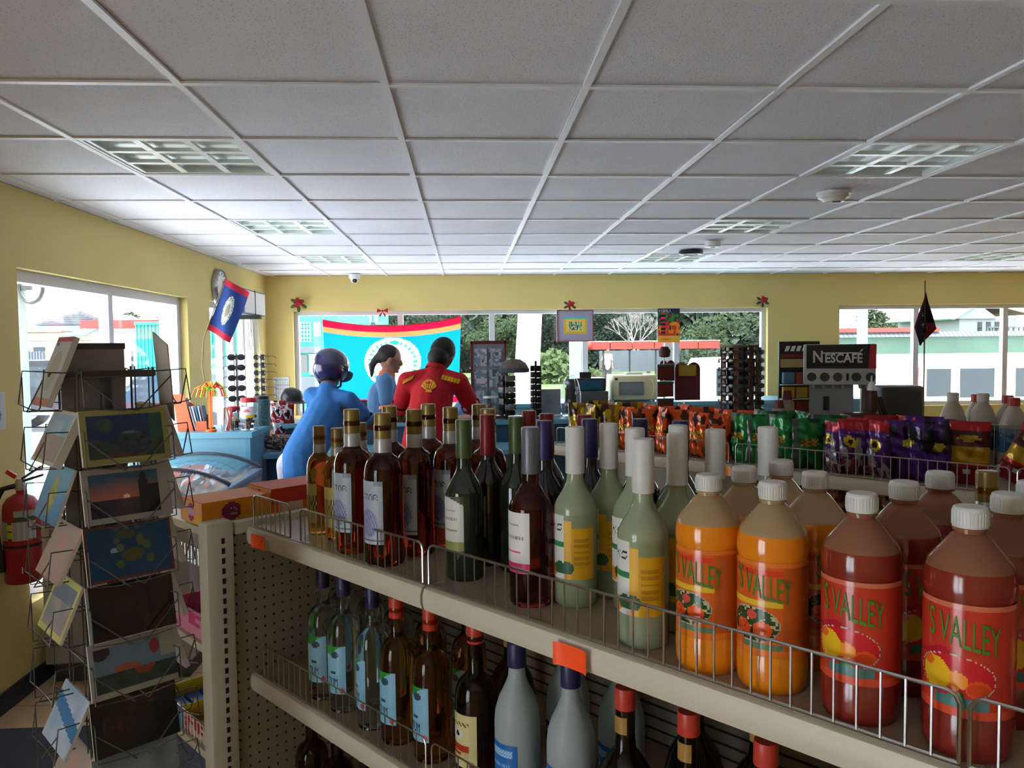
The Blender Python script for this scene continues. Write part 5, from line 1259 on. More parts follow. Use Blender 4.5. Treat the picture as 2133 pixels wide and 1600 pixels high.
def micro(t):
    M_mc = mat('cream_plastic', 'd0c8a0', .4)
    MB().bb(-.235, .235, -.16, .19, .012, .275, bev=.012).build('case', M_mc, t, True)
    MB().bb(-.232, .215, -.185, -.160, .02, .268, bev=.012).build('door', M_mc, t, True)
    MB().bb(-.175, .085, -.1885, -.1845, .065, .205, bev=.012).build('door_window', mat('grey_mesh', '7c8084', .4), t, True)
    MB().tube([(.165, -.19, .05), (.185, -.20, .09), (.19, -.20, .14), (.185, -.20, .19), (.165, -.19, .23)], .007, 8).build('handle', M_mc, t, True)
    MB().bb(-.215, -.185, -.1875, -.184, .225, .245).build('button', M_dark, t)
    for x in (-.2, .2):
        for y in (-.13, .15): MB().cyl((x, y, 0), (x, y, .013), .012, n=10).build('foot', M_black, t)
pm = ony(1316, 833, 7.95); item('microwave', 'cream coloured microwave oven on the counter under the back window', 'microwave', (pm.x, 7.95, 1.076), micro)
def tray(t): MB().bb(-.09, .09, -.07, .07, 0, .014, bev=.004).build('tray_base', M_white, t, True); MB().bb(-.08, .08, -.06, .06, .014, .02).build('cloth_pad', mat('pad', 'd8cdb8', .9), t)
item('tray', 'small white tray lying on top of the microwave', 'tray', (pm.x+.02, 7.97, 1.076+.2765), tray)
# red framed leaflet stand and display towers
def leaf_stand(t):
    MB().bb(-.13, .13, -.01, .01, .02, .60).build('back_board', mat('leaflet_grey', '8a9298', .5, noise=.5, nscale=9), t)
    for q in ((-.145, -.13, .0, .62), (.13, .145, .0, .62)): MB().bb(q[0], q[1], -.02, .02, q[2], q[3]).build('side_bar', mat('maroon_bar', '6a1c28', .4), t)
    MB().bb(-.145, .145, -.02, .02, .60, .625).build('top_bar', MATS['maroon_bar'], t); MB().bb(-.15, .15, -.09, .09, 0, .015).build('foot', MATS['maroon_bar'], t)
    for i in range(3):
        for j in range(2):
            painted('leaflet', 8, 10, (lambda i, j: lambda s, q: (-.115+.12*j+.10*s, -.022, .08+.17*i+.14*q))(i, j), (lambda i, j: lambda s, q: ['50586a', 'a0a8b0', '6a8898', 'c0b8bc'][int(vn(s*3+i*5, q*3+j*7)*3.99)])(i, j), M_print, t)
item('leaflet_stand', 'maroon framed leaflet stand on the counter right of the red polo', 'display stand', (ony(1018, 800, 6.25).x, 6.25, 1.079), leaf_stand)
def tower(n, hgt, w, cols, nm):
    def f(t):
        MB().lathe([(0, 0), (w*.8, 0), (w*.8, .012), (.01, .02), (.01, hgt), (0, hgt)], 20).build('stand_pole', M_black, t, True)
        for k in range(n):
            z = .03+k*(hgt-.06)/n
            for a in range(4):
                c = cols[(k*4+a) % len(cols)]
                o = MB().box((0, 0, 0), (w*.75, .012, (hgt-.06)/n*.93), bev=.003).build(nm, mat('tower_'+c, c, .35), t, True)
                o.location = (w*.5*math.sin(a*PI/2+.4), -w*.5*math.cos(a*PI/2+.4), z+.02); o.rotation_euler = (0, 0, a*PI/2+.4)
    return f
item('watch_stand', 'tall black and silver watch display tower, left of two', 'display stand', (ony(1056, 800, 6.1).x, 6.1, 1.079), tower(7, .38, .105, ['141416', 'a0a0a0', '1c1c20', '24242a', '88888c'], 'watch_box'))
item('watch_stand', 'tall black display tower with maroon top, right of two', 'display stand', (ony(1116, 790, 6.1).x, 6.1, 1.079), tower(8, .46, .065, ['141416', '402028', 'a0988c', '1c1c20'], 'watch_box'))
def cap_(t):
    MB().lathe([(.12, 0), (.135, .03), (.11, .08), (.06, .115), (0, .125)], 24, sx=1.1).build('crown', mat('striped_knit', '6a625c', .9, noise=.5, nscale=25), t, True); MB().lathe([(.12, -.015), (.14, -.01), (.14, .025), (.125, .03)], 24, sx=1.1).build('brim_band', mat('knit_band', '3c4650', .9), t, True)
item('knitted_hat', 'grey striped knitted hat on top of the watch display', 'hat', (ony(1070, 752, 6.1).x, 6.1, 1.46), cap_, 0).scale = (.8, .8, .8)
def jewel(t):
    MB().lathe([(0, 0), (.10, 0), (.10, .015), (.085, .02), (.085, .18), (.06, .28), (.035, .33), (0, .335)], 24).build('clear_case', M_jar, t, True)
    b = MB(); b.lathe([(0, .02), (.06, .02), (.05, .2), (.03, .30), (0, .30)], 12); b.build('display_core', M_dark, t, True)
    for k in range(12): a = random.uniform(-2.6, -.5); z = random.uniform(.04, .28); r = .062-.08*max(0, z-.18); c = random.choice(['d8d8dc', 'e0d040', '9a9aa8', 'c8c8cc']); MB().sph((r*math.cos(a), r*math.sin(a), z), (.012, .012, .016), 8, 6).build('trinket', mat('trinket_'+c, c, .3), t, True)
item('trinket_tower', 'clear tapered display case of silver trinkets before the back window', 'display case', (ony(1188, 840, 6.4).x, 6.35, 1.079), jewel)
def white_box(t):
    MB().bb(-.09, .09, -.02, .02, 0, .22).build('stand_board', mat('grey_print_board', '8a949c', .5, noise=.4, nscale=12), t); MB().bb(-.10, .10, -.06, .06, -.0, .012).build('foot', M_white, t)
item('small_poster_stand', 'small grey printed board standing behind the black display towers', 'sign', (ony(1145, 800, 6.3).x, 6.32, 1.079), white_box)
def pen_tub(t):
    MB().lathe([(0, 0), (.05, 0), (.055, .17), (.05, .17)], 20).build('tub_wall', M_jar, t, True); MB().lathe([(0, .17), (.06, .17), (.06, .182), (0, .182)], 20).build('lid', M_white, t, True)
    b = MB()
    for k in range(30): a = random.uniform(0, 6.3); q = random.uniform(0, .04); b.sph((q*math.cos(a), q*math.sin(a), random.uniform(.015, .12)), .012, 6, 4)
    b.build('sweets', mat('pink_sweets', 'a0706c', .5), t, True)['kind'] = 'stuff'
item('sweet_tub', 'clear tub with white lid in front of the leaflet stand', 'jar', (ony(1022, 850, 6.1).x, 6.08, 1.079), pen_tub)
# red heart-shaped card display and clip strip
def heart(t):
    M_h = mat('maroon_card', '5c1820', .5)
    MB().cyl((0, 0, 0), (0, 0, .10), .008, n=8).build('stand_pole', M_chrome, t, True); MB().bb(-.08, .08, -.06, .06, 0, .008).build('foot', M_black, t)
    def hs(cx, w, z0, z1):
        pts = [(cx-w/2, 0, z0), (cx+w/2, 0, z0)]
        for k in range(9): a = k*PI/8; pts.append((cx+w/4+w/4*math.cos(a), 0, z1+w/4*math.sin(a)))
        for k in range(9): a = k*PI/8; pts.append((cx-w/4+w/4*math.cos(a), 0, z1+w/4*math.sin(a)))
        return pts
    MB().prism(hs(.03, .21, .12, .38), (0, .012, 0)).build('heart_panel', M_h, t)
    MB().prism(hs(-.14, .12, .28, .42), (0, .012, 0)).build('heart_panel', M_h, t)
    MB().bb(-.045, .10, -.006, -.001, .32, .41).build('yellow_panel', mat('yellow_card', 'b09030', .5), t)
    MB().bb(-.21, .06, -.012, -.007, .415, .422).build('shelf_bar', M_chrome, t)
item('red_card_display', 'maroon double heart shaped card display with yellow panel', 'display stand', (ony(1425, 800, 6.2).x, 6.2, 1.079), heart)
def strip_(t):
    MB().cyl((0, 0.02, 0), (0, 0.02, .62), .006, n=8).build('stand_pole', M_chrome, t, True); MB().bb(-.07, .07, -.05, .07, 0, .01).build('foot', M_black, t)
    MB().lathe([(.02, .56), (.045, .57), (.05, .62), (.03, .66), (.0, .665)], 20).build('top_cap', mat('maroon_cap', '4a1820', .5), t, True)
    for k in range(3):
        MB().bb(-.065, .065, -.03, .015, .03+.16*k, .16+.16*k, bev=.004).build('hanging_pack', mat('pack_red', '6a241c', .4, noise=.4, nscale=20), t); MB().bb(-.067, .067, -.033, .017, .155+.16*k, .175+.16*k).build('blue_header', mat('pack_blue', '2a4a58', .4), t)
item('hanging_pack_stand', 'narrow stand of brown and blue snack packs right of the microwave', 'display stand', (ony(1388, 850, 6.0).x, 6.05, 1.079), strip_).scale = (1, 1, .85)
# ------------------------------------------------------------------ coffee island
ZI = 1.031
def carousel(t):
    MB().lathe([(0, 0), (.17, 0), (.17, .02), (.03, .03), (0, .03)], 32).build('turntable', M_black, t, True)
    MB().lathe([(0, .03), (.05, .03), (.05, .60), (0, .60)], 8).build('core', M_dark, t, True)
    MB().lathe([(0, .60), (.135, .60), (.135, .615), (0, .615)], 8).build('top_plate', mat('carousel_top', '5a4438', .5), t)
    for k in range(8):
        a = k*PI/4+.2; o = MB().box((0, 0, .315), (.035, .012, .57)).build('wooden_strip', M_wood, t); o.location = (.135*math.cos(a), .135*math.sin(a), 0); o.rotation_euler = (0, 0, a+PI/2)
        if k % 2 == 0: o = MB().box((0, 0, .42), (.05, .004, .2)).build('mirror', mat('dark_mirror', '1c2024', .05, .9), t); o.location = (.10*math.cos(a+.4), .10*math.sin(a+.4), 0); o.rotation_euler = (0, 0, a+.4+PI/2)
cl = (ony(1543, 800, 5.45).x, 5.45, ZI)
item('sunglasses_carousel', 'tall revolving sunglasses carousel with brown wooden strips', 'display stand', cl, carousel)
CW = ['leftmost', 'second', 'third', 'fourth', 'fifth', 'sixth', 'seventh', 'rightmost']; RW = ['top', 'second', 'third', 'fourth', 'fifth', 'sixth', 'seventh', 'eighth', 'bottom']
angs = sorted([(k*PI/4+.2+PI/8) % (2*PI) for k in range(8)], key=lambda a: math.cos(a))
for ci_, a in enumerate(angs):
    if math.sin(a) > .75: continue
    for k in range(9):
        o = link('sunglasses', SG, None, (cl[0]+.155*math.cos(a), cl[1]+.155*math.sin(a), ZI+.565-k*.060), a+PI/2)
        o.scale = (.8, .8, .8)
        tag(o, 'sunglasses on the wooden carousel, %s column from the left, %s row' % (CW[ci_], RW[k]), 'sunglasses', 'sunglasses on the carousel')
def coffee(t):
    M_g = mat('machine_grey', '8a9094', .4); M_w = mat('machine_white', 'a8aaa4', .4)
    MB().bb(-.235, .235, -.17, .22, .33, .615, bev=.008).build('upper_housing', M_w, t, True)
    MB().bb(-.19, .10, -.05, .22, .03, .33).build('lower_housing', M_g, t); MB().bb(-.22, .235, -.20, .22, 0, .03, bev=.005).build('drip_base', M_g, t, True); MB().bb(.16, .225, .05, .22, .03, .33).build('side_column', M_g, t)
    MB().bb(-.215, .235, -.178, -.170, .445, .612).build('brand_panel', mat('brand_navy', '10101c', .25), t); MB().prism([(.185, -.1795, .447), (.234, -.1795, .447), (.234, -.1795, .61), (.195, -.1795, .61)], (0, .001, 0)).build('red_band', mat('brand_red', 'a01828', .3), t)
    M_l = mat('brand_silver', 'b8b8bc', .4)
    for txt, size, x in (('N', .118, -.140), ('ESCAFE', .088, .026)):
        me = textmesh(txt, size, .001, .0022); me.materials.clear(); me.materials.append(M_l)
        for v in me.vertices: v.co = (v.co.x*(.84 if len(txt) > 1 else .8), -.1795-v.co.z, v.co.y*1.0)
        o = link('lettering', me, t); o.location = (x, 0, .488)
    MB().bb(-.118, .135, -.181, -.179, .550, .558).build('letter_bar', M_l, t); MB().prism([(.128, -.181, .562), (.139, -.181, .562), (.152, -.181, .580), (.140, -.181, .580)], (0, .002, 0)).build('accent_mark', M_l, t)
    for x in (-.18, -.095, -.01, .11, .20):
        b = MB(); b.lathe([(0, 0), (.028, 0), (.031, .003), (.031, 0)], 24); bmesh.ops.rotate(b.b, verts=b.b.verts, matrix=Matrix.Rotation(PI/2, 3, 'X')); o = b.build('selector_button', mat('button_dark', '3c3a34', .4), t, True); o.location = (x, -.1705, .385)
    MB().bb(.045, .062, -.174, -.170, .36, .41).build('coin_slot', M_black, t)
    for x in (-.16, -.10, -.03, .03, .14, .19): MB().lathe([(.010, .30), (.014, .33), (0, .33)], 12, c=(x, -.08, 0)).build('nozzle', M_grey, t, True)
    MB().bb(-.10, -.06, -.056, -.05, .14, .24).build('cup_sensor', M_black, t)
item('coffee_machine', 'grey coffee machine with black brand panel and round buttons', 'coffee machine', (ony(1757, 800, 5.3).x, 5.38, ZI), coffee, -.42)
def cups(n, r, m, n2=0):
    def f(t):
        for k in range(n):
            MB().lathe([(0, .012*k), (r*.72, .012*k), (r, .012*k+.07), (r*1.04, .012*k+.072), (r*1.0, .012*k+.074), (r*.68, .012*k+.006)], 18).build('cup', m, t, True)
        for k in range(n2): MB().lathe([(0, .012*n+.02+.01*k), (r*.9, .012*n+.02+.01*k), (r*.66, .012*n+.09+.01*k), (0, .012*n+.09+.01*k)], 18).build('upturned_cup', mat('maroon_cup', '6a2a30', .5), t, True)
    return f
M_cup = mat('paper_cup', 'b09c98', .6)
item('cup_stack', 'stack of paper cups with a maroon top, left of two by the coffee machine', 'paper cups', (ony(1622, 850, 5.25).x, 5.25, ZI), cups(9, .042, M_cup, 4)); item('cup_stack', 'taller stack of paper cups with a maroon top, right of two', 'paper cups', (ony(1640, 850, 5.35).x+.02, 5.40, ZI), cups(13, .040, M_cup, 5))
def tub(t): MB().lathe([(0, 0), (.075, 0), (.082, .10), (.078, .10)], 28).build('tub_wall', mat('tub_plastic', 'b8b0a4', .4), t, True); MB().lathe([(0, .10), (.086, .10), (.086, .112), (.0, .114)], 28).build('lid', mat('blue_lid', '3c7cb8', .4), t, True)
item('plastic_tub', 'round white plastic tub with a blue lid in front of the coffee machine', 'tub', (ony(1676, 850, 5.1).x, 5.12, ZI), tub)
def stand2(t):
    MB().bb(-.16, .16, 0, .02, 0, .64).build('back_panel', M_black, t); MB().bb(-.15, .15, -.004, 0, .545, .62).build('header', mat('header_dark', '1c1c20', .4), t); MB().bb(-.15, .15, -.005, 0, .515, .545).build('red_stripe', mat('stripe_red', '7a2420', .4), t)
    MB().bb(-.15, .15, -.005, 0, .44, .505).build('cream_strip', mat('strip_cream', 'b8a468', .5), t)
    b = MB()
    for k in range(5): b.prism([(-.12+.045*k, -.006, .565), (-.09+.045*k, -.006, .565), (-.075+.045*k, -.006, .605), (-.105+.045*k, -.006, .605)], (0, .002, 0))
    b.build('header_letters', M_white, t)
    cs = [('5a8aa8', 'a85040'), ('c89a30', 'c0a040'), ('c8a020', '8a3028'), ('c8b060', '5a5048')]
    for r_ in range(4):
        for c_ in range(3): 
            o = MB().box((-.10+.1*c_, -.03, .36-.11*r_), (.088, .04, .085), bev=.003).build('snack_box', mat('box_'+cs[r_][c_ % 2], cs[r_][c_ % 2], .5), t)
        MB().bb(-.155, .155, -.06, 0, .305-.11*r_, .312-.11*r_).build('wire_shelf', M_white, t)
    MB().bb(-.17, .17, -.1, .05, 0, .012).build('foot', M_black, t)
item('snack_box_stand', 'black topped stand of small snack boxes behind the coffee machine', 'display stand', (ony(1672, 800, 5.7).x, 5.76, ZI), stand2)
def mon(t):
    MB().bb(-.17, .17, -.12, .12, .03, .30, bev=.03).build('case', mat('toaster_grey', '4c4e54', .5), t, True); MB().bb(-.14, .14, -.10, .10, 0, .03).build('foot_plate', M_black, t)
    MB().bb(-.13, .13, -.123, -.119, .06, .26).build('front_plate', mat('plate_grey', '42444a', .5), t)
item('grey_appliance', 'rounded dark grey appliance right of the coffee machine', 'appliance', (ony(1880, 830, 5.5).x, 5.6, ZI), mon)
def roller(t):
    M_mb = mat('maroon_plastic', '4c2428', .45)
    MB().bb(-.11, .11, -.09, .09, 0, .15, bev=.03).build('case', M_mb, t, True); MB().bb(.06, .11, -.03, .05, .15, .30, bev=.01).build('column', M_mb, t, True); MB().lathe([(.0, .30), (.028, .30), (.02, .345), (.006, .36), (.004, .40), (0, .40)], 14, c=(.085, .01, 0)).build('bottle_nozzle', M_white, t, True)
    for k in range(3): MB().tube([(.09+.02*k, -.02, .26), (.13+.03*k, -.03, .14-.02*k), (.20+.04*k, -.04, .05)], .008, 6).build('black_cable', M_black, t, True)
item('maroon_dispenser', 'maroon dispenser with white nozzle and black cables behind purple bags', 'dispenser', (ony(1812, 860, 4.9).x, 5.03, ZI+.0), roller)
def tray2(t): MB().bb(-.22, .22, -.15, .15, 0, .05, bev=.004).build('tray_body', mat('dark_tray', '3a2c30', .4), t, True); MB().bb(-.235, .235, -.16, .16, .05, .062, bev=.003).build('clear_lid', M_jar, t, True); MB().bb(-.20, .20, -.13, .13, .062, .066).build('lid_panel', M_grey, t)
item('pastry_tray', 'low dark tray with a clear lid right of the maroon dispenser', 'tray', (ony(1960, 880, 5.1).x, 5.35, ZI), tray2)
# little black and red flag on a pole
pf_ = ony(1938, 850, 5.2)
t = thing('small_banner_flag', 'small drooping black and red flag on a thin upright pole before the right window', 'flag', (pf_.x, 5.28, ZI), 0)
MB().lathe([(0, 0), (.05, 0), (.05, .015), (.012, .03), (0, .03)], 16).build('stand', M_black, t, True); MB().tube([(0, 0, .02), (-.003, 0, 1.06)], .005, 8).build('pole', M_pole, t, True)
def bf(s, q): 
    if vn(s*14, q*18) > .86 and .2 < s < .6: return '8a8a90'
    return '7a1422' if (q < .42 and s > .55) or s < .06 else '14121c'
def bpos(s, q):
    w_ = .155*(1-abs(q-.32)/.68) if q > .32 else .155*(q/.32)
    return (-.070*(1-abs(q-.35)/.65)+w_*s*(.98), .012*math.sin(s*9+q*4), .60+.375*q)
painted('flag_cloth', 30, 40, bpos, bf, M_cloth, t, smooth=True)
# ------------------------------------------------------------------ snack bags on the far shelf
def bagfn(kind, k):
    def yel(s, q): return 'c8a418' if vn(s*7+k, q*5) > .45 else ('3a2a20' if s < .5 else '8a5a14')
    def orr(s, q):
        if .45 < q < .6 and .15 < s < .85: return 'd8b020' if (int(s*14)+int(q*30)) % 3 else '8a3010'
        return 'e0561a' if vn(s*6+k, q*6) > .38 else '4a1c14'
    def grn(s, q):
        if .48 < q < .6 and .25 < s < .8: return 'b8902c' if (int(s*14)+int(q*40)) % 3 else '3a5a20'
        if s < .22: return '4c5450'
        return '127a3a' if vn(s*5+k, q*5+2) > .36 else '0c3c20'
    def pur(s, q):
        if q > .82: return 'a8182c'
        cx = .35+.3*h2(k, 1); cy = .58+.1*h2(k, 2)
        if ell(s+.4*(q-cy), q, cx, cy, .2, .10): return 'c8b020' if not ell(s, q, cx, cy, .08, .05) else '30181c'
        if q < .3: return ['7a2030', '8a8488', '381430'][int(vn(s*6+k, q*9)*2.99)]
        return 'c84aa8' if vn(s*9+k, q*9+3) > .86 else ('4c2470' if vn(s*5+k, q*5) > .35 else '8c8c98')
    def prp(s, q):
        if ell(s-.5*(q-.6), q, .3+.4*h2(k, 3), .55+.12*h2(k, 4), .16, .08): return 'b09c20'
        return '4a1c78' if vn(s*5+k, q*5+1) > .4 else '1c1028'
    def tor(s, q):
        if q > .84: return 'b01824'
        if q < .26: return '8a1c28' if vn(s*10, q*14) > .35 else 'b8b0b0'
        if .3 < q < .36: return 'b82020'
        if .36 <= q < .62: return 'b89420' if vn(s*8, q*6) > .3 else 'b0761c'
        return 'a8902c' if ell(s, q, .5, .74, .3, .05) else '4c1c20'
    def blu(s, q):
        if word('5', s, q, .25, .75, .38, .62): return 'd8c820'
        if .3 < q < .66: return 'c03c24'
        if q > .78: return '1c4ca8'
        return '2468c0' if q > .66 else '3060a8'
    return dict(y=yel, o=orr, g=grn, p=pur, v=prp, t=tor, b=blu)[kind]
def bag(kind, u, v, label, rz=0, lean=0, w=.13, h=.185, d=.05, k=0, group=None):
    t = thing('snack_bag', label, 'snack bag', G(u, v, 1.203), GA+rz, group); t.rotation_euler = (lean, 0, GA+rz)
    snack(t, w, h, d, bagfn(kind, k)); return t
protos = {}
plan = [('y', -2.27, .19, 'yellow'), ('y', -2.18, .19, 'yellow'), ('y', -2.09, .19, 'yellow'), ('o', -2.0, .185, 'orange'), ('o', -1.91, .18, 'orange'), ('o', -1.82, .19, 'orange'), ('o', -1.73, .185, 'orange'), ('o', -1.64, .18, 'orange'), ('o', -1.56, .18, 'orange'),
 ('g', -1.47, .185, 'green'), ('g', -1.38, .185, 'green'), ('g', -1.29, .19, 'green'), ('g', -1.20, .18, 'green'), ('p', -1.11, .175, 'red and purple'), ('p', -1.03, .19, 'red and purple'), ('p', -.95, .19, 'red and purple'), ('v', -.88, .195, 'purple'), ('v', -.83, .19, 'purple'), ('v', -.78, .185, 'purple')]
ORD = ['first', 'second', 'third', 'fourth', 'fifth', 'sixth', 'seventh']
cnt = {}
for i, (kd, u, h, cn) in enumerate(plan):
    n = cnt.get(cn, 0); cnt[cn] = n+1
    for row in range(2):
        lab = '%s snack bag, %s of that colour from the left, %s row' % (cn, ORD[n], ['front', 'back'][row])
        rz = random.uniform(-.75, -.2) if i % 2 else random.uniform(.1, .7)
        bag(kd, u+row*.03, 2.675+row*.12+random.uniform(-.01, .01), lab, rz, random.uniform(-.08, .08), .115, h+row*.006, .045, i, cn+' snack bags on the far shelf')
for j, (u, l, ln) in enumerate([(-.69, 'red and yellow tortilla bag standing upright, left of three', 0), (-.575, 'red and yellow tortilla bag leaning right, middle of three', .45), (-.48, 'red and yellow tortilla bag leaning right, right of three', .55)]):
    t = bag('t', u, 2.70, l, .1, 0, .115, .20 if j == 0 else .185, .045, j, 'tortilla bags on the far shelf'); t.rotation_euler = (0, ln, GA+.1)
    if ln: t.location.z += .02
bag('b', -.365, 2.68, 'blue and red snack bag with a yellow number five at the right edge', .1, 0, .10, .185, .045); bag('b', -.25, 2.68, 'blue and red snack bag cut off by the right edge of the picture', .1, 0, .10, .185, .045)
# milk jugs on the rear of the far gondola
def jug(label, u, v, red, sc=1):
    t = thing('milk_jug', label, 'milk jug', G(u, v, 1.2018), GA, 'white jugs behind the snack bags'); t.scale = (sc*.80, sc*.80, sc*1.02)
    M_mj = mat('milk_jug_white', 'b0ab9c', .4); 
    MB().lathe([(0, .004), (.048, 0), (.055, .01), (.055, .14), (.052, .16), (.038, .195), (.022, .215), (.019, .225), (0, .225)], 28).build('jug_body', M_mj, t, True)
    MB().lathe([(0, .22), (.024, .22), (.024, .245), (.021, .248), (0, .248)], 20).build('cap', M_redc if red else M_capw, t, True)
    wrap('label', t, .055, .06, .145, -1.5, 1.5, 30, 14, lambda s, q: ('2c5a8c' if .2 < s < .8 else '1c3a60') if q < .8 and vn(s*9, q*6) > .3 else '6a8a90', None)
for i, (u, v, r, s, l) in enumerate([(-.86, 3.14, False, 1.04, 'large white milk jug with pale cap, leftmost'), (-.765, 3.15, False, 1.04, 'large white milk jug with pale cap, second from left'), (-.665, 3.13, True, 1, 'white jug with red cap, third from the left'), (-.565, 3.13, True, 1, 'white jug with red cap, fourth from the left'),
   (-.465, 3.13, True, 1, 'white jug with red cap, fifth from the left'), (-.36, 3.13, False, .98, 'white jug with pale cap at the right edge of the picture'), (-.71, 3.25, True, 1, 'red capped jug in the rear row behind the second pair'), (-.52, 3.25, True, 1, 'red capped jug in the rear row, further right'), (-.81, 3.25, True, 1, 'red capped jug in the rear row behind the pale caps')]): jug(l, u, v, r, s)
# packets on the lower far shelf
def lowfn(k): return lambda s, q: ['7a2c14', '2c1410', 'a84a1c', '9a9080', '4a1c14'][int(vn(s*5+k*3, q*5+k)*4.99)]
for k in range(14):
    u = -1.42+.10*k; t = thing('snack_packet', 'brown and orange snack packet on the dark shelf below, %s from the left' % (['first', 'second', 'third', 'fourth', 'fifth', 'sixth', 'seventh', 'eighth', 'ninth', 'tenth', 'eleventh', 'twelfth', 'thirteenth', 'fourteenth'][k]), 'snack packet', G(u, 2.70, .973), GA+random.uniform(-.3, .3), 'brown packets on the lower far shelf')
    snack(t, .11, .16, .05, lowfn(k))
# ------------------------------------------------------------------ goods on the end cap
def box_print(name, label, cat, u0, u1, v0, v1, z0, z1, fn_side, fn_front, topc, group=None, closed=False):
    t = thing(name, label, cat, G((u0+u1)/2, (v0+v1)/2, z0), GA, group); hu, hv, h = (u1-u0)/2, (v1-v0)/2, z1-z0
    b = MB(); b.bb(-hu, hu, -hv, hv, 0, .004); b.bb(-hu, hu, -hv, -hv+.003, .004, h); b.bb(-hu, hu, hv-.003, hv, .004, h); b.bb(-hu, -hu+.003, -hv, hv, .004, h); b.bb(hu-.003, hu, -hv, hv, .004, h); b.build('box', mat('carton_'+topc, topc, .6), t)
    if closed: MB().bb(-hu, hu, -hv, hv, h, h+.002).build('lid', mat('carton_'+topc, topc, .6), t)
    painted('side_print', 40, 12, lambda s, q: (hu+.0006, -hv+2*hv*s, h*q), fn_side, M_print, t); painted('front_print', 16, 12, lambda s, q: (-hu+2*hu*s, -hv-.0006, h*q), fn_front, M_print, t)
    return t
def oside(s, q):
    if ell(s, q, .42, .5, .14, .4): return '8a8078' if word('X2', s, q, .34, .5, .35, .65) else '6a1c38'
    return 'c87818' if q > .25 or s < .4 else 'b08a30'
def ofront(s, q): return ('c8a8c0' if abs(q-.5) < .15 else 'a83a7a') if ell(s, q, .5, .5, .16, .4) else ('e8b050' if vn(s*5, q*5) > .4 else 'e8a888')
B1 = box_print('display_carton', 'orange display carton with purple roundel on top of the end cap, nearest', 'carton', -2.075, -1.938, .80, .985, 1.2, 1.258, oside, ofront, 'd87828', closed=True)
B2 = box_print('display_carton', 'red and orange display carton on the end cap behind the first one', 'carton', -2.075, -1.938, .99, 1.26, 1.2, 1.268, lambda s, q: 'b83020' if q > .4 or s > .6 else ('c8a088' if .1 < s < .35 else 'd0581c'), ofront, 'c84a24', closed=True)
B3 = box_print('display_carton', 'green and brown display carton on the end cap near the flasks', 'carton', -2.075, -1.938, 1.27, 1.56, 1.2, 1.26, lambda s, q: '3a6a2c' if vn(s*6, q*3) > .5 else '6a5a24', ofront, '4a5a2c', closed=True)
box_print('pink_carton', 'open pink display carton on the second end cap shelf', 'carton', -2.20, -1.97, .81, 1.02, .887, .955, lambda s, q: 'b02860', lambda s, q: 'd88aa8' if vn(s*6, q*6) > .4 else 'c83a78', 'c84a80')
box_print('blue_carton', 'open blue and yellow candy carton on the lower end cap shelf', 'carton', -2.29, -2.13, .81, 1.02, .602, .665, lambda s, q: '2c6ab0' if q < .7 else 'c8b830', lambda s, q: '3a88c8' if vn(s*7, q*6) > .45 else 'a8c0d0', 'c0b030')
box_print('red_carton', 'open red and yellow candy carton beside the blue one', 'carton', -2.12, -1.97, .81, 1.02, .602, .655, lambda s, q: 'c84a30', lambda s, q: 'd8c8b8' if vn(s*7, q*6) > .5 else 'b83830', 'c8a830')
for k in range(4): tag(MB().box((0, 0, 0), (.13, .04, .025), bev=.004).build('chocolate_bar', mat('bar_blue', '1c4aa0', .35), None, True), 'blue wrapped bar in the blue candy carton, %s from the front' % ['first', 'second', 'third', 'fourth'][k], 'chocolate bar', 'blue bars in the carton').location = G(-2.21, .84+.047*k, .6215)
for k in range(4): tag(MB().box((0, 0, 0), (.12, .04, .022), bev=.004).build('chocolate_bar', mat('bar_gold', 'b8902c', .3, .4), None, True), 'gold wrapped bar in the red candy carton, %s from the front' % ['first', 'second', 'third', 'fourth'][k], 'chocolate bar', 'gold bars in the carton').location = G(-2.045, .84+.047*k, .620)
for o in C.objects:
    if o.name.startswith('chocolate_bar'): o.rotation_euler = (0, 0, GA)
for k in range(5):
    t = thing('hanging_packet', 'dark striped packet standing in the end cap basket, %s' % ['nearest', 'second', 'third', 'fourth', 'farthest'][k], 'packet', G(-2.05-.02*(k % 2), .86+.13*k, .888), GA+PI/2, 'dark packets on the end cap')
    if k < 2: t.location = G(-2.08, 1.10+.11*k, .888)
    snack(t, .10, .20, .04, lambda s, q: ['1c1416', '8a7a78', '2c4a58'][int(vn(s*7, q*5)*2.99)])
fence(-2.30, -1.96, .806, 1.085, .05, .02, 'small wire basket rail on the end cap below the orange carton', False, .0012)
fence(-2.30, -1.96, .806, .602, .06, .02, 'wire rail at the front of the lower end cap shelf', False, .0012)
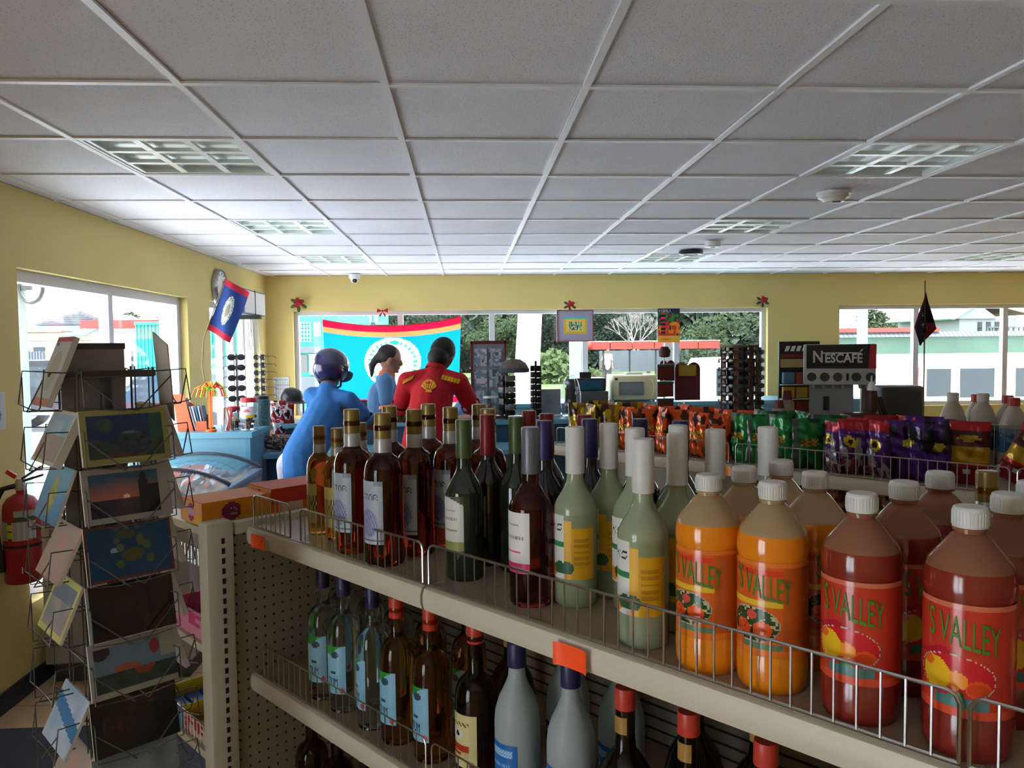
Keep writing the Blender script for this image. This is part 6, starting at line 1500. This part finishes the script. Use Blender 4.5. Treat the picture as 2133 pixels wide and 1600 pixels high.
# ------------------------------------------------------------------ outside
GZ = -.15
M_conc = mat('concrete_ground', (.76, .78, .82), .9, noise=.12, nscale=.6); M_grass = mat('grass_green', (.06, .10, .025), .95, noise=.35, nscale=.9, bump=1, bscale=20)
b = MB(); b.bb(-60, 60, YB+T, 20, GZ-.2, GZ); b.bb(-60, XL-T, -12, YB+T, GZ-.2, GZ); o = b.build('forecourt', M_conc); o['kind'] = 'structure'
b = MB(); b.bb(-2, 40, 20, 60, GZ-.2, GZ); o = b.build('grass_field', M_grass); o['kind'] = 'structure'
b = MB(); b.bb(-60, -2, 20, 60, GZ-.2, GZ); b.bb(40, 90, 8, 60, GZ-.2, GZ); o = b.build('far_ground', M_conc); o['kind'] = 'structure'
def tree(name, label, px, pyt, pyb, Y, wpx, seed, col, n=1500, bare=False, group='trees beyond the windows'):
    rnd = random.Random(seed); p = ony(px, pyb, Y); top = ony(px, pyt, Y).z; r = wpx/F*Y/2; zb = GZ; hgt = top-zb
    t = thing(name, label, 'tree', (p.x, Y, zb), 0, group)
    if bare:
        M_b = mat('bare_bark', (.16, .14, .14), .9)
        b = MB()
        def br(p0, d, L, rad, lv):
            p1 = p0+d*L; b.tube([p0, p1], rad, 5, True, rad*.6)
            if lv: 
                for _ in range(3): br(p1, (d+Vector((rnd.uniform(-.7, .7), rnd.uniform(-.5, .5), rnd.uniform(-.1, .5)))).normalized(), L*.72, rad*.6, lv-1)
        br(Vector((0, 0, 0)), Vector((0, 0, 1)), hgt*.33, .11, 5); b.build('branches', M_b, t); return t
    MB().tube([(0, 0, 0), (.1, 0, hgt*.35), (-.05, 0, hgt*.7)], r*.06+.05, 8, True, .05).build('trunk', mat('bark', (.12, .09, .07), .9), t, True)
    vs_, fs = [], []
    blobs = [(rnd.uniform(-.75, .75)*r, rnd.uniform(-.5, .5)*r, hgt*rnd.uniform(.25, .9), r*rnd.uniform(.3, .5)) for _ in range(14)]
    for k in range(int(n*2)):
        bx, by, bz_, br_ = blobs[k % 14]; th, ph = rnd.uniform(0, 6.283), math.acos(rnd.uniform(-1, 1)); q = br_*rnd.uniform(.7, 1.05)
        c = Vector((bx+q*math.sin(ph)*math.cos(th), by+q*math.sin(ph)*math.sin(th), min(hgt*1.0, bz_+q*math.cos(ph)*.8)))
        s = r*rnd.uniform(.05, .12); a = Vector((rnd.uniform(-1, 1), rnd.uniform(-1, 1), rnd.uniform(-1, 1))).normalized(); e = a.orthogonal().normalized(); a = a*s; e = e*s
        i = len(vs_); vs_ += [c-a*.5, c+e*.4, c+a*.5, c-e*.4]; fs.append((i, i+1, i+2, i+3))
    me = D.meshes.new('foliage'); me.from_pydata([tuple(v) for v in vs_], [], fs); me.materials.append(mat('foliage_'+str(col), col, .9, transl=.35, noise=.5, nscale=1.2))
    o = link('foliage', me, t); return t
G1, G2, G3 = (.018, .036, .020), (.032, .055, .020), (.05, .08, .025)
tree('leafy_tree', 'dark green tree behind the hanging flag right corner', 900, 640, 770, 44, 190, 1, G1, 3600)
tree('leafy_tree', 'bright green tree seen between flag and slanting white pillar', 1040, 640, 765, 42, 130, 2, G2, 2600)
tree('leafy_tree', 'dark green tree just left of the framed certificate', 1150, 640, 770, 48, 130, 3, G1, 3000)
tree('leafy_tree', 'tree right of the framed certificate behind the bare tree', 1260, 645, 760, 49, 140, 4, G1, 3000)
tree('leafy_tree', 'green tree just left of the narrow poster', 1350, 650, 760, 43, 90, 5, G1, 2600)
tree('bare_tree', 'bare white branched dead tree beside the narrow poster', 1325, 648, 760, 40, 80, 6, G1, bare=True)
tree('leafy_tree', 'sparse tree against white sky right of the poster', 1480, 648, 745, 34, 170, 7, G2, 1300)
tree('leafy_tree', 'low green bush tree at the right end of the big window', 1580, 690, 745, 34, 60, 8, G1, 800)
tree('leafy_tree', 'green tree behind the utility pole in the right window', 1870, 643, 700, 48, 170, 9, G2, 3200)
tree('leafy_tree', 'green tree left of the white gabled house', 1965, 645, 700, 52, 130, 10, G2, 2400)
tree('leafy_tree', 'small dark tree at the left side of the right window', 1765, 660, 700, 45, 50, 11, G1, 800)
tree('leafy_tree', 'green tree above the teal container in the left window', 290, 632, 700, 45, 120, 12, G2, 2400)
tree('leafy_tree', 'small tree behind the white post in the left window', 345, 632, 690, 42, 60, 13, G1, 900)
for k, (x, y, Y) in enumerate([(1465/2133*0+1465, 0, 0)]): pass
def shrub(px, py, Y, r, label, seed):
    rnd = random.Random(seed); p = ony(px, py, Y); t = thing('shrub', label, 'shrub', (p.x, Y, GZ), 0, 'shrubs on the grass')
    vs_, fs = [], []
    for k in range(500):
        a = Vector((rnd.gauss(0, 1), rnd.gauss(0, 1), rnd.gauss(0, 1))).normalized()*r*rnd.uniform(.6, 1); c = Vector((a.x, a.y, abs(a.z)+.05)); e = Vector((rnd.uniform(-1, 1), rnd.uniform(-1, 1), rnd.uniform(-1, 1))).normalized()*r*.12; f = e.orthogonal().normalized()*r*.1
        i = len(vs_); vs_ += [c-e, c+f, c+e, c-f]; fs.append((i, i+1, i+2, i+3))
    me = D.meshes.new('leaves'); me.from_pydata([tuple(v) for v in vs_], [], fs); me.materials.append(mat('shrub_leaf', G3, .9, transl=.3)); link('leaves', me, t)
    MB().tube([(0, 0, 0), (0, 0, r*.6)], .03, 6).build('stems', MATS['bark'], t)
shrub(1235, 745, 34, .8, 'yellow green shrub beside the pale pillar', 1); shrub(1322, 770, 30, .6, 'small shrub before the concrete block wall', 2); shrub(1150, 760, 38, 1.6, 'wide low shrub on the grass field left of the pillar', 3); shrub(1060, 762, 36, 1.2, 'low shrub on the grass field near the slanting pillar', 4)
def boxat(name, label, cat, x0, y0, x1, y1, Y, dpt, m, parts=()):
    """real box standing at depth Y whose front covers the given stretch of the view"""
    a, c = ony(x0, y1, Y), ony(x1, y0, Y); t = thing(name, label, cat, (a.x, Y, GZ)); w = c.x-a.x; h0 = max(0, a.z-GZ); h1 = c.z-GZ
    MB().bb(0, w, 0, dpt, h0, h1).build('wall', m, t)
    return t, w, h0, h1
M_tealb = mat('turquoise_paint', '2a8a80', .7); M_gw = mat('grey_wall', '50565c', .9, noise=.15, nscale=2); M_yw = mat('cream_siding', '8c8468', .8); M_rr = mat('red_roof', '962820', .7); M_wv = mat('white_vehicle', (.82, .83, .85), .25, coat=.6)
M_gl = mat('vehicle_glass', (.022, .03, .038), .1, spec=.25); M_tyre = mat('tyre', (.02, .02, .022), .8); M_hub = mat('wheel_hub', (.5, .5, .52), .3, .6)
# turquoise building seen through the left end of the back window
t, w, h0, h1 = boxat('turquoise_building', 'turquoise building with white screens behind the left end of the big window', 'building', 600, 640, 700, 905, 17, 6, M_tealb)
p = lambda x, y: (ony(x, y, 17).x-t.location.x, ony(x, y, 17).z-GZ)
for (x0, y0, x1, y1, nm, m) in [(622, 672, 648, 712, 'lattice_window', M_white), (655, 672, 668, 700, 'number_sign', M_white), (620, 722, 670, 735, 'awning', M_gw), (620, 740, 642, 775, 'doorway', M_dark), (645, 738, 672, 780, 'white_door', M_white), (620, 785, 672, 830, 'low_wall', M_gw)]:
    (a, z1), (c, z0) = p(x0, y0), p(x1, y1); MB().bb(a, c, -.06, .0, z0, z1).build(nm, m, t)
    if nm == 'lattice_window':
        for i in range(4): MB().bb(a+(c-a)*(i+.5)/4-.012, a+(c-a)*(i+.5)/4+.012, -.09, -.06, z0, z1).build('lattice_bar', M_tealb, t)
        for i in range(5): MB().bb(a, c, -.09, -.06, z0+(z1-z0)*(i+.5)/5-.012, z0+(z1-z0)*(i+.5)/5+.012).build('lattice_bar', M_tealb, t)
t, w, h0, h1 = boxat('canopy_building', 'grey and turquoise upper storey behind the flag top', 'building', 640, 630, 790, 672, 26, 3, M_tealb)
MB().bb(0, w*.45, -.1, 0, h0, h1*.98).build('grey_panel', M_gw, t)
for k in range(3): MB().bb(w*(.75+.09*k), w*(.8+.09*k), -.12, 0, h0, h1).build('white_column', M_white, t)
MB().bb(w*.1, w*.15, .5, .8, 0, h0).build('support', M_gw, t); MB().bb(w*.85, w*.9, .5, .8, 0, h0).build('support', M_gw, t)
# slanting white pillar and pale green pillar just outside
t = thing('slanting_pillar', 'bright white slanting pillar outside left of the framed certificate', 'pillar', (ony(1100, 760, 10.5).x, 10.5, GZ))
a0, a1, b0, b1 = [ony(x, y, 10.5) for x, y in ((1060, 880), (1113, 880), (1083, 630), (1130, 630))]
M_bp = mat('white_paint', (.85, .84, .78), .7)
MB().prism([(a0.x-t.location.x, 0, 0), (a1.x-t.location.x, 0, 0), (b1.x-t.location.x, 0, b1.z-GZ), (b0.x-t.location.x, 0, b0.z-GZ)], (0, .25, 0)).build('pillar_shaft', M_bp, t); MB().bb(-.3, .25, -.1, .35, 0, .08).build('pillar_foot', M_gw, t)
t = thing('green_pillar', 'pale green square pillar outside below the framed certificate', 'pillar', (ony(1200, 760, 12).x, 12, GZ)); MB().bb(-.085, .085, 0, .17, .12, 3.2).build('pillar_shaft', mat('pale_green_paint', '66786a', .8), t); MB().bb(-.11, .11, -.02, .2, 0, .12).build('pillar_foot', M_gw, t)
# red roofed open shed and block wall
t, w, h0, h1 = boxat('concrete_block_wall', 'grey concrete block wall on the grass behind the microwave', 'wall', 1250, 728, 1500, 775, 36, .2, M_gw)
t = thing('red_roofed_shed', 'long low shed with a red fascia and black posts behind the microwave', 'shed', (ony(1225, 730, 27).x, 27, GZ)); x1 = ony(1500, 730, 27).x-t.location.x; zt, zb = ony(1350, 711, 27).z-GZ, ony(1350, 727, 27).z-GZ
n = 6
for k in range(n): MB().bb(x1*k/n+.02, x1*(k+1)/n-.02, 0, .05, zb, zt).build('fascia_panel', M_rr, t)
MB().bb(0, x1, 0, 2.5, zt-.02, zt+.02).build('roof_sheet', mat('white_roof', (.8, .8, .8), .6), t)
for k in range(5): MB().tube([(.6+k*x1/5, .3, 0), (.6+k*x1/5, .3, zb-.05), (.7+k*x1/5, .3, zb)], .035, 6).build('post', M_black, t)
MB().sph((0, 0, (zb+zt)/2), .16, 10, 8).build('round_end', M_rr, t, True)
# vehicles
def wheel(t, x, y, r, side=-1):
    b = MB(); b.lathe([(0, -.1), (r, -.1), (r*1.02, -.05), (r*1.02, .05), (r, .1), (0, .1)], 24); bmesh.ops.rotate(b.b, verts=b.b.verts, matrix=Matrix.Rotation(PI/2, 3, 'X')); o = b.build('wheel', M_tyre, t, True); o.location = (x, y, r)
    b = MB(); b.lathe([(0, .0), (r*.6, 0), (r*.58, .03), (r*.2, .045), (0, .045)], 20); bmesh.ops.rotate(b.b, verts=b.b.verts, matrix=Matrix.Rotation(PI/2, 3, 'X')); h = b.build('hub_cap', M_hub, o, True); h.location = (0, -.10, 0)
    for k in range(6): a = k*PI/3; MB().box((0, 0, 0), (r*.09, .015, r*.30), M=Matrix.Translation((math.sin(a)*r*.36, -.148, math.cos(a)*r*.36)) @ Matrix.Rotation(a, 4, 'Y')).build('spoke', M_hub, o)
def vehicle(name, label, loc, L, W, H_, prof, m, wins, wheels, rz=0, r=.36, extra=None):
    """side profile in the x-z plane, extruded along y (its depth)"""
    t = thing(name, label, 'vehicle', loc, rz)
    b = MB(); b.prism([(x*L, 0, z*H_) for x, z in prof], (0, W, 0)); b.build('body', m, t)
    for x0, x1, z0, z1, sk in wins: MB().prism([(x0*L, -.008, z0*H_), (x1*L, -.008, z0*H_), ((x1-sk)*L, -.008, z1*H_), ((x0+(sk if sk > 0 else 0)*.3)*L, -.008, z1*H_)], (0, .012, 0)).build('side_window', M_gl, t)
    for x in wheels: wheel(t, x*L, .08, r); wheel(t, x*L, W-.08, r)
    return t
vp0 = ony(1825, 800, 11.5).x
van = vehicle('white_van', 'white passenger van parked outside the right window', (vp0, 11.5, GZ), 4.9, 1.9, 1.60, [(0, .22), (.0, .55), (.085, .98), (.14, 1.0), (.80, 1.0), (.90, .62), (.99, .52), (1, .2)], M_wv, [(.165, .245, .60, .87, 0), (.275, .43, .585, .87, 0), (.46, .62, .585, .87, 0), (.65, .84, .6, .86, .07)], [.19, .80])
MB().prism([(.52, -.02, 1.0), (.66, -.02, 1.0), (.68, -.02, 1.42), (.60, -.02, 1.42)], (0, .02, 0)).build('tail_light', mat('tail_light_red', 'd03848', .3), van)
MB().bb(1.9, 2.0, -.02, 0, .4, 1.6).build('door_seam', M_grey, van)
v2 = vehicle('white_car', 'white vehicle outside between the red display and the sunglasses carousel', (ony(1452, 800, 11).x, 11, GZ), 1.9, 1.7, 1.62, [(0, .2), (0, .6), (.10, .70), (.22, .98), (1, 1), (1, .2)], M_wv, [(.15, .45, .62, .9, -.02), (.5, .9, .62, .9, 0)], [.3, .85])
suv = vehicle('black_suv', 'black off-road car with a silver wheel outside the left window', (ony(-75, 800, 17.5).x, 17.5, GZ), 2.9, 1.8, 1.62, [(0, .25), (0, .6), (.12, .95), (.16, 1), (.70, 1), (.80, .66), (.98, .6), (1, .25)], mat('black_paint', (.012, .013, .018), .25, spec=.3), [(.17, .40, .64, .92, .01), (.44, .72, .64, .92, .05)], [.16, .80], r=.42)
sv_ = MB(); sv_.bb(.3, 2.7, -.03, 0, .42, .5); sv_.build('side_step', M_hub, suv)
v3 = vehicle('dark_pickup', 'dark vehicle with an orange lamp outside behind the rack', (ony(250, 800, 11.5).x, 11.5, GZ), 1.5, 1.8, 1.5, [(0, .25), (0, .62), (.1, .92), (.2, 1), (.7, .98), (.85, .62), (1, .55), (1, .25)], mat('dark_blue_paint', (.012, .02, .035), .25, spec=.3), [(.2, .5, .64, .9, .02)], [.25, .8])
MB().bb(.12, .5, -.03, 0, .78, .88).build('orange_lamp', mat('lamp_orange', 'e8703a', .3), v3)
# houses outside the left window
hs = thing('grey_gabled_house', 'grey gabled house with a red eave outside the left window', 'house', (ony(60, 700, 34).x, 34, GZ)); P24 = lambda x, y: (ony(x, y, 34).x-hs.location.x, ony(x, y, 34).z-GZ)
(ax, az), (bx_, bz_), (cx_, cz_) = P24(62, 678), P24(168, 647), P24(225, 672)
M_gd = mat('grey_gable', '5c585c', .8, noise=.2, nscale=1)
MB().prism([(ax, 0, az), (cx_, 0, cz_), (bx_, 0, bz_)], (0, 5, 0)).build('gable', M_gd, hs); MB().bb(ax+.2, cx_+1.4, .1, 5, 0, cz_-.1).build('wall', mat('pale_wall', '707880', .8), hs)
for k in range(7): 
    f = (k+.5)/7; z_ = az+(bz_-az)*f*.9; MB().bb(ax+(bx_-ax)*f+.1, cx_-(cx_-bx_)*f-.1, -.02, 0, z_-.02, z_+.02).build('siding_board', M_gw, hs)
(dx, dz), (ex, ez) = P24(172, 668), P24(290, 684); MB().bb(dx, ex+1, -.25, -.05, ez, dz).build('red_eave', M_rr, hs)
MB().bb(ax+3, ax+4.2, .05, .1, .8, 1.8).build('window', M_gl, hs)
ho = thing('cream_sided_house', 'low cream boarded house with a blue roof outside the left window', 'house', (ony(40, 740, 27).x, 27, GZ)); P19 = lambda x, y: (ony(x, y, 27).x-ho.location.x, ony(x, y, 27).z-GZ)
(w1, zt_) = P19(192, 692); n = 9
for k in range(n): MB().bb(0, w1, 0, .06, zt_*k/n, zt_*(k+1)/n-.015).build('siding_board', M_yw, ho)
MB().bb(0.02, w1-.02, .06, 3, 0, zt_).build('wall', M_yw, ho); MB().bb(-.2, w1*.62, -.2, 3.1, zt_, zt_+.06).build('roof_sheet', M_gd, ho)
(r0, _), (r1, rz_) = P19(112, 0), P19(192, 694); MB().prism([(r0, -.5, rz_-.14), (r1, -.5, rz_-.12), (r1, .3, rz_+.10), (r0+.4, .3, rz_+.12)], (0, 0, .05)).build('blue_roof', mat('blue_roof', '3c5478', .6), ho); MB().bb(w1*.2, w1*.35, -.03, 0, zt_*.45, zt_*.8).build('window', M_gl, ho)
t, w, h0, h1 = boxat('board_fence', 'weathered grey board fence outside at the left end', 'fence', 40, 732, 92, 780, 22, .04, M_dark)
for k in range(9): MB().bb(w*k/9+.01, w*(k+1)/9-.01, -.03, 0, 0, h1+random.uniform(-.06, .05)).build('board', M_gw, t)
t, w, h0, h1 = boxat('teal_container', 'turquoise corrugated container behind the white post in the left window', 'container', 285, 670, 372, 775, 16, 2.5, M_tealb)
for k in range(12): MB().bb(w*k/12+.02, w*(k+.5)/12, -.04, 0, .1, h1-.05).build('rib', M_tealb, t)
MB().bb(0, w, -.05, 0, h1-.06, h1).build('top_rail', mat('teal_dark', '2c9a88', .6), t)
for q in ((600, 760, 17.9),): pass
t, w, h0, h1 = boxat('teal_container', 'second turquoise container seen through the glass door', 'container', 425, 672, 500, 765, 15.5, 2.5, M_tealb)
for k in range(10): MB().bb(w*k/10+.02, w*(k+.5)/10, -.04, 0, .1, h1-.05).build('rib', M_tealb, t)
t = thing('white_post', 'white square post with turquoise banner outside the left window', 'post', (ony(340, 700, 11).x, 11, GZ)); MB().bb(-.05, .05, 0, .1, 0, 2.6).build('post_shaft', M_bp, t); MB().prism([(.05, .03, 2.45), (.15, .03, 2.5), (.12, .03, 2.0), (.05, .03, 1.9)], (0, .01, 0)).build('banner', M_tealb, t)
t = thing('utility_pole', 'pale utility pole with a black cable coil at the left edge of the left window', 'pole', (ony(43, 700, 9).x, 9, GZ)); MB().tube([(0, 0, 0), (0, 0, 4.6)], .07, 10).build('pole_shaft', mat('pale_pole', '646e6a', .8), t, True)
cc_ = ony(64, 599, 8.9); MB().tube([(cc_.x-t.location.x+.13*math.sin(a*PI/10), -.1, cc_.z-GZ+.17*math.cos(a*PI/10)) for a in range(0, 18)], .022, 6).build('cable_coil', M_black, t, True); MB().bb(0, cc_.x-t.location.x, -.10, -.06, cc_.z-GZ-.03, cc_.z-GZ+.02).build('bracket', M_black, t)
# right window: pole, long roof, white house
t = thing('utility_pole', 'grey concrete utility pole outside the right window', 'pole', (ony(1796, 700, 16).x, 16, GZ)); MB().tube([(0, 0, 0), (0, 0, 5)], .11, 10).build('pole_shaft', mat('grey_pole', '5c6468', .8), t, True); MB().bb(-.5, .5, -.03, .03, 4.4, 4.5).build('cross_arm', M_dark, t)
t = thing('long_market_stall', 'long low building with red roof strip and corrugated eave outside the right window', 'building', (ony(1735, 700, 20).x, 20, GZ)); e = ony(2150, 700, 20).x-t.location.x; z1, z2, z3 = ony(1850, 683, 20).z-GZ, ony(1850, 692, 20).z-GZ, ony(1850, 700, 20).z-GZ
MB().bb(0, e*.52, -.1, 3, z2, z1).build('red_roof_strip', M_rr, t); MB().bb(0, e, 0, 3, 0, z3).build('wall', mat('pale_green_wall', '40584a', .8, noise=.3, nscale=.8), t)
for k in range(44): MB().prism([(e*k/44, -.15, z3-.03), (e*(k+.9)/44, -.15, z3-.03), (e*(k+.9)/44, .0, z2), (e*k/44, .0, z2)], (0, .03, 0)).build('eave_sheet', M_gw, t)
for k in range(3): MB().bb(e*(.12+.3*k), e*(.26+.3*k), -.02, 0, z3*.25, z3*.75).build('shutter', mat('white_shutter', 'c8ccc8', .7), t)
t = thing('white_gabled_house', 'white two storey house with gable and balcony outside the right window', 'house', (ony(1998, 690, 34).x, 34, GZ)); Pw = lambda x, y: (ony(x, y, 34).x-t.location.x, ony(x, y, 34).z-GZ)
(g0, gz0), (g1_, gz1), (g2_, gz2) = Pw(1998, 662), Pw(2035, 636), Pw(2118, 664)
M_hw = mat('white_boards', '80868c', .8); MB().bb(0, g2_, 0, 5, 0, gz0).build('wall', M_hw, t); MB().prism([(g0-.3, -.2, gz0-.05), (g2_*.62, -.2, gz0-.05), (g1_, -.2, gz1)], (0, 5, 0)).build('gable', M_hw, t)
MB().prism([(g0-.5, -.4, gz0-.1), (g1_, -.4, gz1+.1), (g1_, -.4, gz1+.25), (g0-.7, -.4, gz0-.05)], (0, 5.4, 0)).build('roof_slope', mat('teal_trim', '7aa8a8', .7), t); MB().prism([(g1_, -.4, gz1+.1), (g2_+.4, -.4, gz0+.1), (g2_+.4, -.4, gz0+.3), (g1_, -.4, gz1+.25)], (0, 5.4, 0)).build('roof_slope', mat('pink_roof', '8a6868', .7), t)
MB().bb(g1_*.9, g2_*.98, -.9, 0, gz0-1.0, gz0-.92).build('balcony_floor', M_gw, t)
for k in range(9): MB().bb(g1_*.9+(g2_*.98-g1_*.9)*k/8-.03, g1_*.9+(g2_*.98-g1_*.9)*k/8+.03, -.9, -.84, gz0-.95, gz0-.5).build('baluster', M_gw, t)
MB().bb(g1_*.9, g2_*.98, -.92, -.82, gz0-.5, gz0-.44).build('handrail', M_gw, t)
for k in range(3): MB().bb(g1_*(1.05+.5*k), g1_*(1.3+.5*k), -.03, 0, gz0-.8, gz0-.2).build('window', M_gl, t)

# distant tree line behind the field
rnd = random.Random(5); vs_, fs = [], []
for k in range(9000):
    x = rnd.uniform(-8, 27); hh = 3.6+1.6*vn(x*.35, 2.2)+1.0*vn(x*1.3, 7.1); c = Vector((x, 56+rnd.uniform(-1.5, 1.5), GZ+hh*rnd.random()**.8)); a = Vector((rnd.uniform(-1, 1), rnd.uniform(-1, 1), rnd.uniform(-1, 1))).normalized()*.38; e = a.orthogonal()*.9
    i = len(vs_); vs_ += [c-a, c+e, c+a, c-e]; fs.append((i, i+1, i+2, i+3))
me = D.meshes.new('tree_line'); me.from_pydata([tuple(v) for v in vs_], [], fs); me.materials.append(mat('far_foliage', (.03, .05, .03), .9, noise=.5, nscale=.5))
tag(link('tree_line', me), 'distant dark green tree line behind the grass field', 'trees', kind='stuff')
